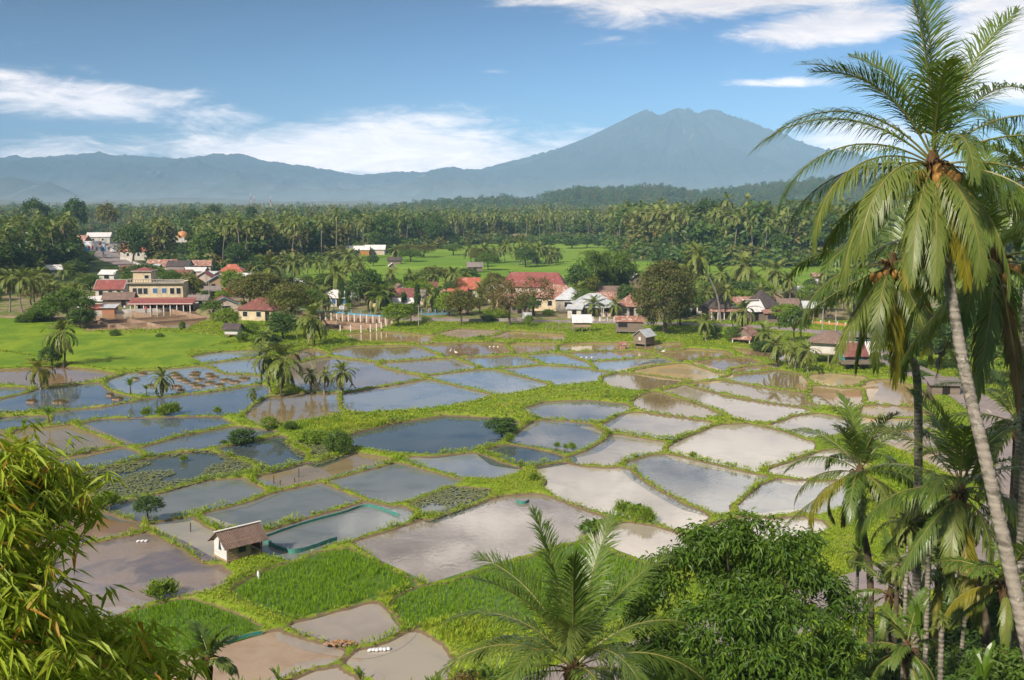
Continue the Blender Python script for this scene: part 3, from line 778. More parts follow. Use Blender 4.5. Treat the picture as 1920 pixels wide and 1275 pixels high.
def grid_mesh(name, X, Y, Z, mat):
    r, c = X.shape
    i = (np.arange(r - 1)[:, None] * c + np.arange(c - 1)[None, :]).ravel()
    q = np.stack([i, i + 1, i + c + 1, i + c], 1)
    return MB().add(np.stack([X.ravel(), Y.ravel(), Z.ravel()], 1), q).build(name, mat, smooth=True)

# volcano: a cone whose flanks follow the two sides of its outline
VY = 7400.0
vx, vz = sil([(520,386),(640,366),(720,350),(800,337),(860,326),(960,302),(1040,280),(1100,257),(1160,228),(1200,208),(1212,204),(1219,213),(1228,217),(1240,215),(1254,207),(1270,201),(1284,204),(1296,211),(1305,214),(1318,207),(1335,205),(1350,209),(1362,216),(1390,225),(1440,245),(1490,268),(1530,283),(1590,291),(1640,308),(1720,330),(1900,352),(2150,380)], VY)
xc = at(1272, 205, VY)[0]
X, Y = np.meshgrid(np.linspace(at(470, 300, VY)[0], at(2300, 300, VY)[0], 760), np.concatenate([np.linspace(VY - 2600, VY - 500, 70), np.linspace(VY - 480, VY + 480, 60), np.linspace(VY + 500, VY + 1500, 16)]))
dx_, dy_ = X - xc, Y - VY
r = np.hypot(dx_, dy_ * 1.08) + 1e-6
w = 0.5 + 0.5 * dx_ / r
HL, HR = np.interp(xc - r, vx, vz), np.interp(xc + r, vx, vz)
Z = HL * (1 - w) + HR * w
on = np.exp(-(dy_ / 110.0) ** 2)
th = np.arctan2(dy_, dx_)
gul = ridged(th * 9, r * 0.0012 + 4, 40, 4)
Z = Z - np.clip(1 - on, 0, 1) * (0.85 - gul) * 165 * sstep(20, 400, Z)
Z = Z + (fbm(X * 0.012, Y * 0.012, 3, 77) - 0.5) * 7 * sstep(10, 80, Z)
edgef = np.minimum(sstep(VY - 2600, VY - 1500, Y), 1)
Z = np.minimum(Z * edgef, np.interp(X, vx, vz) * (1 + np.clip(VY - Y, 0, 3000) * -4e-5)) - 4
Z = np.maximum(Z, -3)
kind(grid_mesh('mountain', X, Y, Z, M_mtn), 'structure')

def range_mesh(name, pts, Yc, front, back, amp, seed, mat, nx=380, ny=60, shape=1.3, nscale=0.006, rough=5.0):
    vx, vz = sil(pts, Yc)
    X, Y = np.meshgrid(np.linspace(vx[0], vx[-1], nx), np.linspace(Yc - front, Yc + back, ny))
    H = np.interp(X, vx, vz)
    f = np.where(Y < Yc, (Y - (Yc - front)) / front, 1 - (Y - Yc) / back)
    f = np.clip(f, 0, 1)
    rd = ridged(X * nscale, Y * nscale, seed, 4)
    Z = H * f ** shape
    mid = np.clip(1 - np.abs(f - 0.5) * 2, 0, 1)
    Z = Z + amp * (rd - 0.55) * mid * (H / (H.max() + 1e-6))
    Z = Z + (fbm(X * 0.03, Y * 0.03, 3, seed + 3) - 0.5) * rough * np.clip(f * 1.6, 0, 1)
    Z = np.minimum(Z, H * (0.45 + 0.55 * f) + rough)
    return kind(grid_mesh(name, X, Y, np.maximum(Z, -3) - 2, mat), 'structure')

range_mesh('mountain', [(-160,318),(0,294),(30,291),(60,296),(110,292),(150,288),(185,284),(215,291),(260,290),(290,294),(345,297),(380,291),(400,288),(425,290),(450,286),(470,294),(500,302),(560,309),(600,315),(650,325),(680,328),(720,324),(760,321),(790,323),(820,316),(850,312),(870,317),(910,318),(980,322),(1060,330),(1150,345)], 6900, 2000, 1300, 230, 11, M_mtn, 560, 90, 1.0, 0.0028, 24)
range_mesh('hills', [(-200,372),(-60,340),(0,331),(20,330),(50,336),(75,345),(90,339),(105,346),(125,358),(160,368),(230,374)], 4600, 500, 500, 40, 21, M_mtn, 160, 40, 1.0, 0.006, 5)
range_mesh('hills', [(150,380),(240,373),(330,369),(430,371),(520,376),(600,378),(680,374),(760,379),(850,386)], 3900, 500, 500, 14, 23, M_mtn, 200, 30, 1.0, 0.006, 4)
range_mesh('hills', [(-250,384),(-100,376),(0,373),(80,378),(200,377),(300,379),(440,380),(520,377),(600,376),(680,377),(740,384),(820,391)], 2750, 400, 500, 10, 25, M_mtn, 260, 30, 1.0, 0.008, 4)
HILL_PTS = [(770,392),(800,385),(850,381),(900,379),(950,377),(985,381),(1010,381),(1030,369),(1060,361),(1100,358),(1150,359),(1180,359),(1225,353),(1250,357),(1275,366),(1300,369),(1340,361),(1400,357),(1450,350),(1500,345),(1545,338),(1600,343),(1680,335),(1800,342),(2000,350),(2300,370)]
M_hill = mat_plain('hill_forest', (0.028, 0.052, 0.016), (0.050, 0.075, 0.022), 0.03, 0.95, 0.05, 0.0, stain=(0.085, 0.12, 0.025))
range_mesh('hills', HILL_PTS, 1950, 620, 500, 30, 31, M_hill, 420, 80, 0.9, 0.008, 7)

# ------------------------------------------------------------------ the air
M_haze, kk, o = new_mat('haze_air')
pv = kk.node('ShaderNodeVolumePrincipled')
pv.inputs['Color'].default_value = (0.45, 0.70, 1.0, 1)
pv.inputs['Density'].default_value = 1.3e-4
pv.inputs['Anisotropy'].default_value = -0.3
kk.l.new(pv.outputs[0], o.inputs[1])
HAZE_TOP = 740.0
hz = MB().box((0, 4150, HAZE_TOP / 2 - 4), (17000, 9700, HAZE_TOP + 4)).build('haze', M_haze)
kind(hz, 'stuff')
# ------------------------------------------------------------------ plants: materials
L_palm = mat_leaf('palm_leaflet_green', (0.058, 0.115, 0.013), (0.135, 0.195, 0.032), 0.38, 0.5, 0.28)
L_palmy = mat_leaf('palm_leaflet_yellowing', (0.13, 0.16, 0.015), (0.30, 0.24, 0.02), 0.45, 0.4, 0.35)
L_palmo = mat_leaf('palm_leaflet_olive', (0.085, 0.135, 0.022), (0.18, 0.215, 0.042), 0.42, 0.45, 0.28)
L_dry = mat_leaf('palm_leaflet_dry', (0.14, 0.085, 0.04), (0.22, 0.15, 0.08), 0.7, 0.2, 0.15)
L_rach = mat_plain('palm_rachis', (0.17, 0.17, 0.04), (0.24, 0.18, 0.05), 4.0, 0.5, 0.4)
L_fpalm = mat_leaf('palm_crown_far', (0.095, 0.145, 0.018), (0.21, 0.24, 0.05), 0.5, 0.35, 0.2)
L_fpalmy = mat_leaf('palm_crown_far_yellow', (0.12, 0.14, 0.025), (0.20, 0.19, 0.05), 0.5, 0.3, 0.2)
L_dark = mat_leaf('leaf_dark_green', (0.032, 0.078, 0.011), (0.075, 0.135, 0.02), 0.45, 0.35, 0.2)
L_mid = mat_leaf('leaf_mid_green', (0.055, 0.115, 0.012), (0.12, 0.185, 0.025), 0.5, 0.3, 0.25)
L_olive = mat_leaf('leaf_olive', (0.085, 0.105, 0.018), (0.17, 0.165, 0.036), 0.5, 0.3, 0.25, tip=(0.20, 0.12, 0.04))
L_light = mat_leaf('leaf_light_green', (0.11, 0.20, 0.013), (0.22, 0.30, 0.022), 0.5, 0.3, 0.3)
L_rust = mat_leaf('leaf_rusty', (0.09, 0.085, 0.02), (0.19, 0.13, 0.04), 0.5, 0.3, 0.2, tip=(0.24, 0.12, 0.045))
L_flower = mat_leaf('leaf_yellow_flowers', (0.09, 0.13, 0.012), (0.16, 0.18, 0.02), 0.5, 0.3, 0.25, tip=(0.55, 0.36, 0.03))
L_bamboo = mat_leaf('bamboo_leaf', (0.21, 0.31, 0.018), (0.46, 0.52, 0.05), 0.5, 0.3, 0.45, tip=(0.46, 0.22, 0.03))
L_banana = mat_leaf('banana_leaf', (0.06, 0.14, 0.012), (0.12, 0.20, 0.02), 0.35, 0.5, 0.35)
L_grass = mat_leaf('bank_grass', (0.18, 0.28, 0.010), (0.40, 0.46, 0.028), 0.6, 0.2, 0.3, tip=(0.30, 0.25, 0.07))
L_weed = mat_leaf('bank_weeds', (0.13, 0.245, 0.010), (0.30, 0.40, 0.02), 0.55, 0.25, 0.3)
L_rice = mat_leaf('rice_blades', (0.12, 0.26, 0.007), (0.25, 0.40, 0.016), 0.5, 0.3, 0.35)
L_lily = mat_leaf('floating_leaves', (0.11, 0.14, 0.04), (0.20, 0.21, 0.085), 0.5, 0.35, 0.1)
M_trunk, kk, o = new_mat('palm_trunk')
t = kk.node('ShaderNodeTexCoord')
tx, ty, tz = kk.sep(t.outputs['Object'])
n1 = kk.noise(kk.scalevec(t.outputs['Object'], (1, 1, 2.0)), 4.0, 5.0, .65)
n2 = kk.noise(t.outputs['Object'], 1.6, 5.0, .7, .8)
rings = kk.m('SINE', kk.m('ADD', kk.m('MULTIPLY', tz, 42.0), kk.m('MULTIPLY', n1, 5.0)))
cc = kk.mix(kk.ramp(n1, .3, .7), (0.30, 0.265, 0.225), (0.20, 0.175, 0.145))
cc = kk.mix(kk.ramp(n2, .50, .62), cc, (0.115, 0.105, 0.085))
cc = kk.mix(kk.ramp(kk.noise(t.outputs['Object'], 3.2, 4.0, .7), .60, .68), cc, (0.42, 0.41, 0.37))
cc = kk.mix(kk.m('MULTIPLY', kk.ramp(rings, .5, 1.0), kk.ramp(n2, .35, .65, .12, .5)), cc, (0.085, 0.07, 0.055))
kk.l.new(principled(kk, cc, .9, .1, kk.m('ADD', rings, n1), .5, .02).outputs[0], o.inputs[0])
M_trunkd = mat_plain('palm_trunk_dark', (0.115, 0.085, 0.055), (0.07, 0.052, 0.036), 3.0, 0.9, 0.15, 0.5, (1, 1, 2.5), (0.16, 0.15, 0.10))
M_bark = mat_plain('bark', (0.12, 0.095, 0.07), (0.075, 0.06, 0.045), 3.0, 0.9, 0.15, 0.5, (1, 1, 0.4))
M_fibre = mat_plain('palm_fibre', (0.13, 0.075, 0.04), (0.07, 0.04, 0.022), 8.0, 0.9, 0.1, 0.6, (3, 3, 0.6))
M_nut = mat_plain('coconut_husk', (0.44, 0.21, 0.05), (0.33, 0.18, 0.05), 6.0, 0.5, 0.35, 0.2)

# ------------------------------------------------------------------ palm fronds and crowns
def nrmz(a):
    return a / (np.linalg.norm(a, axis=-1, keepdims=True) + 1e-9)

def frond(L, el, droop, n, ll, lw, hang, rg, petiole=0.14, rr=0.03, segs=16, vee=0.35, twist=0.0, curl=1.35, m_leaf=0, m_rach=1, ragged=0.0):
    """one feathered leaf leaving the origin along +X, rising at angle el and bending down by droop (radians)"""
    mb = MB()
    t = np.linspace(0, 1, segs + 1)
    ang = el - droop * t ** curl
    ds = L / segs
    X = np.concatenate([[0], np.cumsum(np.cos((ang[:-1] + ang[1:]) / 2)) * ds])
    Z = np.concatenate([[0], np.cumsum(np.sin((ang[:-1] + ang[1:]) / 2)) * ds])
    side_c = 0.06 * L * twist * t ** 2
    P = np.stack([X, side_c, Z], 1)
    if rr > 0:
        mb.tube(P, rr * (1 - 0.85 * t) + 0.004, 4, m_rach, False)
    tl = petiole + (1 - petiole) * (np.arange(n) + rg.rand(n) * 0.6) / n
    tl = np.clip(tl, 0, 0.995)
    for s in (-1, 1):
        if ragged:
            keep = rg.rand(n) > ragged
            tt = tl[keep]
        else:
            tt = tl
        k_ = len(tt)
        B = np.stack([np.interp(tt, t, X), np.interp(tt, t, side_c), np.interp(tt, t, Z)], 1)
        a = np.interp(tt, t, ang)
        T = np.stack([np.cos(a), 0 * a, np.sin(a)], 1)
        N = np.stack([-np.sin(a), 0 * a, np.cos(a)], 1)
        tw = twist * tt * 0.9
        Sd = np.stack([0 * a, np.full(k_, float(s)), 0 * a], 1)
        Sd = Sd * np.cos(tw)[:, None] + N * (np.sin(tw) * s)[:, None]
        fw = np.radians(28 + 38 * tt + rg.randn(k_) * 8)
        D0 = nrmz(Sd * np.cos(fw)[:, None] + T * np.sin(fw)[:, None] + N * (vee * (0.6 + 0.8 * rg.rand(k_)))[:, None])
        prof = np.interp(tt, [petiole, petiole + .12, 0.45, 0.8, 1.0], [0.55, 0.92, 1.0, 0.75, 0.35])
        ln = ll * prof * (0.88 + 0.24 * rg.rand(k_))
        h = hang * (0.7 + 0.6 * rg.rand(k_))
        g_ = np.array([0, 0, -1.0])
        D1 = nrmz(D0 + g_ * (0.45 * h)[:, None])
        D2 = nrmz(D0 + g_ * (1.5 * h)[:, None])
        Wd = nrmz(np.cross(N, D0) + 1e-6)
        w = lw * (0.75 + 0.5 * rg.rand(k_))
        p0 = B; p1 = B + D1 * (ln * 0.5)[:, None]; p2 = p1 + D2 * (ln * 0.5)[:, None]
        w0 = Wd * (w * 0.35)[:, None]; w1 = Wd * (w * 0.5)[:, None]
        V = np.stack([p0 - w0, p0 + w0, p1 + w1, p1 - w1, p2], 1).reshape(-1, 3)
        i = np.arange(k_)[:, None] * 5
        mb.add(V, i + np.array([[0, 1, 2, 3]]), i + np.array([[3, 2, 4]]), m_leaf)
    return mb

def palm_trunk(pts, r0, r1, n=9, rings=0.16, swell=1.5):
    P = spline(np.array(pts, float), 6) if len(pts) > 2 else np.linspace(pts[0], pts[1], 8)
    seg = np.r_[0, np.cumsum(np.linalg.norm(np.diff(P, axis=0), axis=1))]
    nn = int(seg[-1] / rings) + 2
    d = np.linspace(0, seg[-1], nn)
    Q = np.stack([np.interp(d, seg, P[:, j]) for j in range(3)], 1)
    f = d / seg[-1]
    r = (r0 + (r1 - r0) * f) * (1 + (swell - 1) * np.exp(-f * 14)) * (1 + 0.05 * ((np.arange(nn) % 2) - 0.5))
    return MB().tube(Q, r, n)

def palm_crown(rg, L, n, nl, ll, lw, mats=3, rr=0.02, el_lo=-50, el_hi=82, hang=0.7, segs=8, dry=2, yellow=0.2):
    """whole crown in one mesh; slots 0 green, 1 yellowing, 2 dry, 3 rachis"""
    mb = MB()
    for i in range(n):
        f = i / max(1, n - 1)
        el = math.radians(el_hi + (el_lo - el_hi) * f ** 0.9 + rg.randn() * 6)
        az_ = i * 2.39996 + rg.randn() * 0.18
        mi = 0 if f < 1 - yellow else 1
        if f > 0.75 and rg.rand() < yellow: mi = 1
        if i >= n - dry: mi, el = 2, math.radians(-70 + 12 * rg.randn())
        dr = math.radians((55 + 55 * min(1, f * 1.6)) * (0.85 + 0.3 * rg.rand())) if el > -0.6 else math.radians(18)
        fr = frond(L * (0.8 + 0.25 * rg.rand()) * (0.75 if f < .1 else 1), el, dr, nl, ll, lw, hang * (0.6 + f), rg, rr=rr, segs=segs, m_leaf=mi, m_rach=3, twist=rg.randn() * 0.4)
        mb.merge(fr, rotz(az_))
    return mb

def leaf_cloud(mb, rg, C, rad, n, l, w, droop=0.3, up=0.5, m=0, flat=0.7, centre=None):
    """n leaves scattered round each of the points C; a leaf is a folded lozenge"""
    C = np.repeat(np.asarray(C, float).reshape(-1, 3), n, 0)
    k_ = len(C)
    off = rg.randn(k_, 3); off = off / np.linalg.norm(off, axis=1)[:, None] * (rg.rand(k_, 1) ** 0.5)
    off[:, 2] *= flat
    P = C + off * rad
    D = rg.randn(k_, 3)
    D[:, 2] = D[:, 2] * 0.5 - droop
    D = nrmz(D + off * 0.9)
    N = rg.randn(k_, 3) * 0.55
    N[:, 2] += up
    if centre is not None:
        N += nrmz(P - np.asarray(centre)) * 0.6
    Wd = nrmz(np.cross(D, N))
    l_ = (l * (0.65 + 0.7 * rg.rand(k_)))[:, None]; w_ = (w * (0.7 + 0.6 * rg.rand(k_)))[:, None]
    up_ = nrmz(np.cross(Wd, D))
    a = P; b = P + D * l_ * 0.45 + Wd * w_ * .5 + up_ * w_ * .12; c = P + D * l_ - np.array([0, 0, 1.0]) * l_ * 0.12 * droop * 3; d = P + D * l_ * 0.45 - Wd * w_ * .5 + up_ * w_ * .12
    i = np.arange(k_)[:, None] * 4
    mb.add(np.stack([a, b, c, d], 1).reshape(-1, 3), tris=np.vstack([i + np.array([[0, 1, 2]]), i + np.array([[0, 2, 3]])]), m=m)
    return mb

def crown_points(rg, n, R, lobes=6, low=-0.35, shell=0.55):
    """cluster centres through an uneven crown of half sizes R"""
    Lc = rg.randn(lobes, 3); Lc = Lc / np.linalg.norm(Lc, axis=1)[:, None]
    Lc[:, 2] = np.abs(Lc[:, 2]) * 0.9 + low * 0.5
    pts = []
    while len(pts) < n:
        d = rg.randn(3); d /= np.linalg.norm(d)
        if d[2] < low and rg.rand() < 0.85: continue
        k_ = np.max(Lc @ d)
        r = (0.62 + 0.42 * max(0, k_) ** 2) * (shell + (1 - shell) * rg.rand() ** 0.5)
        pts.append(d * r)
    return np.array(pts) * np.array(R)

def limb_mesh(rg, base, fork, targets, r0):
    """trunk from base to fork, a limb from the fork to each target"""
    mb = MB()
    base = np.array(base, float); fork = np.array(fork, float)
    mid = (base + fork) / 2 + np.r_[rg.randn(2) * 0.04 * np.linalg.norm(fork - base), 0]
    mb.tube(spline(np.array([base, mid, fork]), 4), np.linspace(r0 * 1.25, r0 * 0.75, 9), 8)
    for tg in targets:
        tg = np.array(tg, float)
        m1 = fork + (tg - fork) * 0.5 + np.array([0, 0, 0.12 * np.linalg.norm(tg - fork)]) + rg.randn(3) * 0.05 * np.linalg.norm(tg - fork)
        mb.tube(spline(np.array([fork, m1, tg]), 4), np.linspace(r0 * 0.55, r0 * 0.08, 9), 5)
    return mb

def broadleaf(rg, h, R, trunk_h, r0, n_cl, n_leaf, l, w, rad, lobes=7, droop=0.3, low=-0.35):
    """returns (trunk mesh, crown mesh); the foot of the trunk is the origin"""
    R = np.array(R, float)
    c = np.array([0, 0, h - R[2]])
    P = crown_points(rg, n_cl, R, lobes, low) + c
    cm = MB()
    leaf_cloud(cm, rg, P, rad, n_leaf, l, w, droop, centre=c)
    tg = P[rg.permutation(n_cl)[:9]]
    tm = limb_mesh(rg, (0, 0, -0.3), (rg.randn() * .1, rg.randn() * .1, trunk_h), tg * 0.9 + c * 0.1, r0)
    return tm, cm

def banana_mesh(rg, n=8, L=2.2, W=0.55):
    mb = MB()
    for i in range(n):
        az_ = i * 2.4 + rg.rand(); el = math.radians(80 - 45 * i / n + rg.randn() * 5); dr = math.radians(40 + 60 * rg.rand())
        t = np.linspace(0, 1, 8); a = el - dr * t ** 1.5
        x = np.r_[0, np.cumsum(np.cos(a[:-1])) * L / 7]; z = np.r_[0, np.cumsum(np.sin(a[:-1])) * L / 7]
        wd = W * np.interp(t, [0, .15, .3, .7, 1], [.03, .15, .5, .45, .02])
        N = np.stack([-np.sin(a), 0 * a, np.cos(a)], 1)
        c = np.stack([x, 0 * x, z], 1)
        l = c + np.stack([0 * x, wd, 0 * x], 1) + N * wd[:, None] * .3; r = c - np.stack([0 * x, wd, 0 * x], 1) + N * wd[:, None] * .3
        V = np.stack([l, c, r], 1).reshape(-1, 3) @ rotz(az_).T
        q = []
        for j in range(7):
            q += [(3 * j, 3 * j + 1, 3 * j + 4, 3 * j + 3), (3 * j + 1, 3 * j + 2, 3 * j + 5, 3 * j + 4)]
        mb.add(V, q)
    return mb

def gz1(x, y):
    return float(ground_z(x, y)[0])

# ------------------------------------------------------------------ the palms close to the camera
PM = [L_palm, L_palmy, L_dry, L_rach, L_palmo]
def near_palm(label, crown, trunk_pts, r0, r1, fronds, L, nl, ll, lw, seed, nuts=8, group=None, trunk_mat=None, nut_drop=0.35, rings=0.16):
    """fronds: (azimuth deg with 0 = +X and 90 = away, elevation deg, droop deg, length factor, slot)"""
    rg = np.random.RandomState(seed)
    base = np.array(trunk_pts[0])
    root = thing('coconut_palm', label, 'palm tree', tuple(base), 0, group)
    c = np.array(crown) - base
    pts = [np.array(p_) - base for p_ in trunk_pts] + [c]
    palm_trunk(pts, r0, r1, 10, rings).build('trunk', trunk_mat or M_trunk, root, smooth=True)
    for (a, e, d, lf, sl) in fronds:
        fr = frond(L * lf, math.radians(e + rg.randn() * 2), math.radians(d + rg.randn() * 4), nl, ll * min(1, lf + .1), lw, 0.3 + min(1.3, 1.0 * (max(0, 62 - e) / 60.0) ** 0.8) + (0.5 if sl == 2 else 0), rg, rr=0.024, segs=16,
                   m_leaf=0, m_rach=1, twist=rg.randn() * 0.5, vee=0.30 if e > 20 else 0.1, petiole=0.16)
        mb = MB().merge(fr, rotz(math.radians(a)))
        o = mb.build('frond', [PM[sl], L_rach], root)
        o.location = tuple(c + np.array([0, 0, 0.05 + 0.25 * max(0, e) / 90]))
    fb = MB()
    fb.tube([c + (0, 0, -0.55), c + (0, 0, -0.1), c + (0, 0, .45)], [r1 * 1.15, r1 * 2.1, r1 * 0.8], 9)
    for i in range(26):
        a = rg.rand() * 6.28; q = 0.35 + .5 * rg.rand()
        e0 = c + np.array([math.cos(a) * r1 * 1.5, math.sin(a) * r1 * 1.5, 0.1]); e1 = e0 + np.array([math.cos(a) * q * .6, math.sin(a) * q * .6, -q * .5 + .25])
        fb.tube([e0, (e0 + e1) / 2 + (0, 0, .1), e1], [0.025, 0.018, 0.006], 4)
    fb.build('leaf_base', M_fibre, root, smooth=True)
    for i in range(nuts):
        a = (math.radians(rg.uniform(175, 365)) if nuts > 8 else rg.rand() * 6.28); rr_ = r1 * 2.0 + 0.36 * rg.rand()
        MB().blob((0, 0, 0), (0.115, 0.115, 0.15), 10, 7, 0, 0.1, i).build('coconut', M_nut, root, True,
            loc=tuple(c + np.array([math.cos(a) * rr_, math.sin(a) * rr_, -nut_drop + 0.45 * rg.rand() - .1])))
    return root

def auto_fronds(rg, n, el_hi=80, el_lo=-55, az0=0.0, yel=0.25):
    o_ = []
    for i in range(n):
        f = i / (n - 1)
        e = el_hi + (el_lo - el_hi) * f ** 0.95
        sl = 0 if f < 0.55 else (4 if rg.rand() < .6 else (1 if rg.rand() < yel * 2 else 0))
        o_.append((az0 + i * 137.5 + rg.randn() * 8, e, 50 + 60 * min(1, 1.5 * f) if e > -25 else 25, 0.85 + 0.2 * rg.rand(), sl))
    return o_

# tall palm at the edge of the view: its crown stands above the horizon
TALL = [(88, 80, 26, 1.08, 0), (30, 70, 40, 1.15, 0), (150, 64, 62, 1.0, 0), (160, 50, 85, 1.0, 0), (172, 40, 80, 1.08, 0), (184, 27, 105, 1.05, 0), (28, 54, 66, 1.08, 0), (14, 40, 85, 1.1, 0), (-8, 28, 92, 1.05, 0),
        (120, 70, 55, .95, 0), (60, 60, 60, 1.0, 0), (200, 14, 112, 1.05, 4), (172, 12, 90, 1.0, 0), (222, 8, 98, .98, 4), (205, -10, 72, .95, 4), (238, -20, 60, .82, 4),
        (255, -34, 42, .80, 4), (275, -14, 76, .86, 4), (282, -46, 32, .72, 1), (300, -22, 62, .88, 4), (318, 2, 92, 1.0, 0), (335, -8, 82, .95, 4), (350, 14, 100, 1.05, 0),
        (265, 38, 120, 0.78, 4), (130, -15, 60, .85, 0), (60, -20, 60, .8, 0), (232, -50, 28, .70, 1), (310, -52, 25, .74, 1), (95, 10, 95, .95, 0), (250, 62, 60, 0.85, 0), (140, 84, 22, 1.0, 0), (190, 60, 75, .95, 0), (215, -78, 8, .62, 2), (260, -80, 8, .68, 2), (320, -76, 8, .6, 2), (290, -82, 6, .5, 2)]
near_palm('tall coconut palm rising above the skyline, leaning trunk beside the camera hillside', at(1748, 318, 24.0),
          [at(2035, 1680, 16.6), at(1928, 1215, 18.6), at(1852, 880, 20.6), at(1800, 650, 22.4)], 0.155, 0.115, TALL, 4.2, 96, 0.95, 0.031, 3, 18)
rgp = np.random.RandomState(12)
cr = at(1672, 500, 33)
near_palm('coconut palm with orange nuts and yellowing skirt, standing just behind the tall palm', cr, [(at(1745, 900, 36.5)[0], 36.5, 2.0), at(1722, 770, 35.5), at(1695, 660, 34.2)], 0.17, 0.13,
          [(a, e, d, l * 1.0, s) for a, e, d, l, s in auto_fronds(rgp, 22, 60, -68, 30, .5)], 4.1, 80, 0.92, 0.038, 5, 9)
cr = at(1866, 492, 28)
near_palm('shaded coconut palm with hanging brown fronds behind the tall leaning trunk', cr, [(at(1935, 900, 30)[0], 30, 6.0), at(1925, 780, 29.5), at(1905, 650, 28.8)], 0.17, 0.13,
          [(a, e, d, l, s if i < 18 else 2) for i, (a, e, d, l, s) in enumerate(auto_fronds(rgp, 22, 72, -75, 75, .4))], 4.2, 80, 0.92, 0.037, 6, 9)
cr = at(1935, 345, 36)
near_palm('dark coconut palm cut by the frame, behind the tall palm crown', cr, [(cr[0] + .8, 37, 2.0), (cr[0] + .5, 36.5, 14.0)], 0.17, 0.13, auto_fronds(rgp, 20, 75, -50, 10, .3), 4.4, 80, 0.95, 0.065, 7, 5)
# two palms half way down the slope
cr = at(1612, 890, 43)
near_palm('mid-height coconut palm beside the lower road, two orange nuts under its crown', cr, [(at(1640, 1200, 42)[0], 42, gz1(at(1640, 1200, 42)[0], 42) - .2), at(1632, 1100, 42.3), at(1617, 985, 42.7)], 0.17, 0.13,
          auto_fronds(rgp, 24, 82, -42, 170, .1), 3.9, 78, 0.88, 0.045, 8, 4, trunk_mat=M_trunkd)
cr = at(1800, 925, 33)
near_palm('broad coconut palm with drooping olive fronds in front of the darker grove', cr, [(at(1872, 1275, 31)[0], 31, gz1(at(1872, 1275, 31)[0], 31) - .2), at(1850, 1200, 31.5), at(1825, 1060, 32.4)], 0.18, 0.13,
          auto_fronds(rgp, 26, 85, -45, 200, .25), 4.2, 82, 0.95, 0.043, 9, 6, trunk_mat=M_trunkd)
# the palm whose crown fills the bottom edge
cr = at(1075, 1262, 29)
BOT = [(150, 62, 62, 1.0, 0), (120, 78, 30, 1.0, 0), (60, 74, 40, 1.05, 0), (30, 60, 55, 1.05, 0), (170, 50, 85, .95, 0), (190, 38, 95, 1.05, 4), (10, 46, 80, 1.0, 0), (350, 34, 90, 1.0, 0), (330, 22, 95, .95, 0),
       (210, 25, 100, 1.0, 0), (95, 52, 75, 1.0, 0), (75, 35, 90, .9, 0), (140, 30, 95, .9, 0), (265, 72, 95, .9, 4), (300, 55, 100, .9, 0), (235, 55, 95, .9, 0), (285, 30, 90, .9, 0), (45, 20, 80, .9, 4), (180, 5, 80, .9, 0), (0, 5, 80, .9, 0), (255, 84, 25, .9, 0), (200, 66, 50, 1.0, 0)]
near_palm('young coconut palm seen from above, upright feathery fronds beside the leafy tree', cr, [(cr[0] + .15, 28.5, gz1(cr[0], 28.5) - .3), (cr[0] + .05, 28.8, cr[2] - 2.2)], 0.19, 0.15, BOT, 4.75, 96, 1.05, 0.036, 10, 0)

# palms of the grove behind and low palms under it
for j, (px, py, Y, hgt, n, L, lab) in enumerate([
        (1905, 800, 40, 0, 20, 4.0, 'dark palm crown behind the broad palm, beside the leaning trunk'),
        (1700, 1225, 31, 0, 13, 2.1, 'low young palm with arching fronds in the undergrowth below the broad palm'),
        (1668, 1120, 40, 0, 14, 2.6, 'young palm with yellowish fronds by the lower road'),
        (1760, 1080, 38, 0, 16, 3.0, 'shaded palm under the broad palm crown'),
        (1885, 1105, 29, 0, 14, 2.6, 'small pale green palm close to the leaning trunk'),
        (1745, 985, 46, 0, 18, 3.6, 'dark palm between the two mid-slope palms')]):
    c = at(px, py, Y); zb = gz1(c[0] + .3, Y)
    near_palm(lab, c, [(c[0] + .3, Y, zb - .2), (c[0] + .1, Y, (zb + c[2]) / 2)], 0.12, 0.09, auto_fronds(rgp, n, 80, -35, 40 * j, .2), L, 46, 0.6 * L / 3.2, 0.06, 20 + j, 0, trunk_mat=M_trunkd)
# areca crown by the bamboo
c = at(392, 1248, 26)
near_palm('small dark areca palm at the lower edge beside the bamboo', c, [(c[0], 26, gz1(c[0], 26) - .2), (c[0] + .05, 26, c[2] - 1.5)], 0.06, 0.05, auto_fronds(rgp, 10, 78, 5, 0, 0), 1.15, 20, 0.42, 0.085, 31, 0)
# ------------------------------------------------------------------ buildings
M_cream = mat_plain('wall_cream', (0.66, 0.54, 0.36), (0.56, 0.45, 0.30), 0.8, 0.85, 0.2, 0.1, stain=(0.40, 0.33, 0.24))
M_plast = mat_plain('wall_whitewash', (0.60, 0.57, 0.52), (0.50, 0.46, 0.40), 0.9, 0.85, 0.2, 0.1, stain=(0.34, 0.29, 0.24))
M_pinkw = mat_plain('wall_pale_pink', (0.58, 0.47, 0.41), (0.50, 0.40, 0.34), 0.9, 0.85, 0.2, 0.1, stain=(0.36, 0.28, 0.24))
M_wood = mat_plain('wall_weathered_wood', (0.24, 0.19, 0.15), (0.16, 0.125, 0.10), 2.0, 0.9, 0.15, 0.5, (0.3, 0.3, 9), (0.12, 0.09, 0.07))
M_wood2 = mat_plain('wall_tan_planks', (0.42, 0.30, 0.19), (0.33, 0.23, 0.145), 2.0, 0.85, 0.2, 0.5, (0.4, 0.4, 9), (0.22, 0.15, 0.10))
M_woodw = mat_plain('wall_whitewashed_planks', (0.66, 0.64, 0.62), (0.54, 0.52, 0.49), 2.2, 0.85, 0.2, 0.5, (0.4, 0.4, 9), (0.38, 0.35, 0.31))
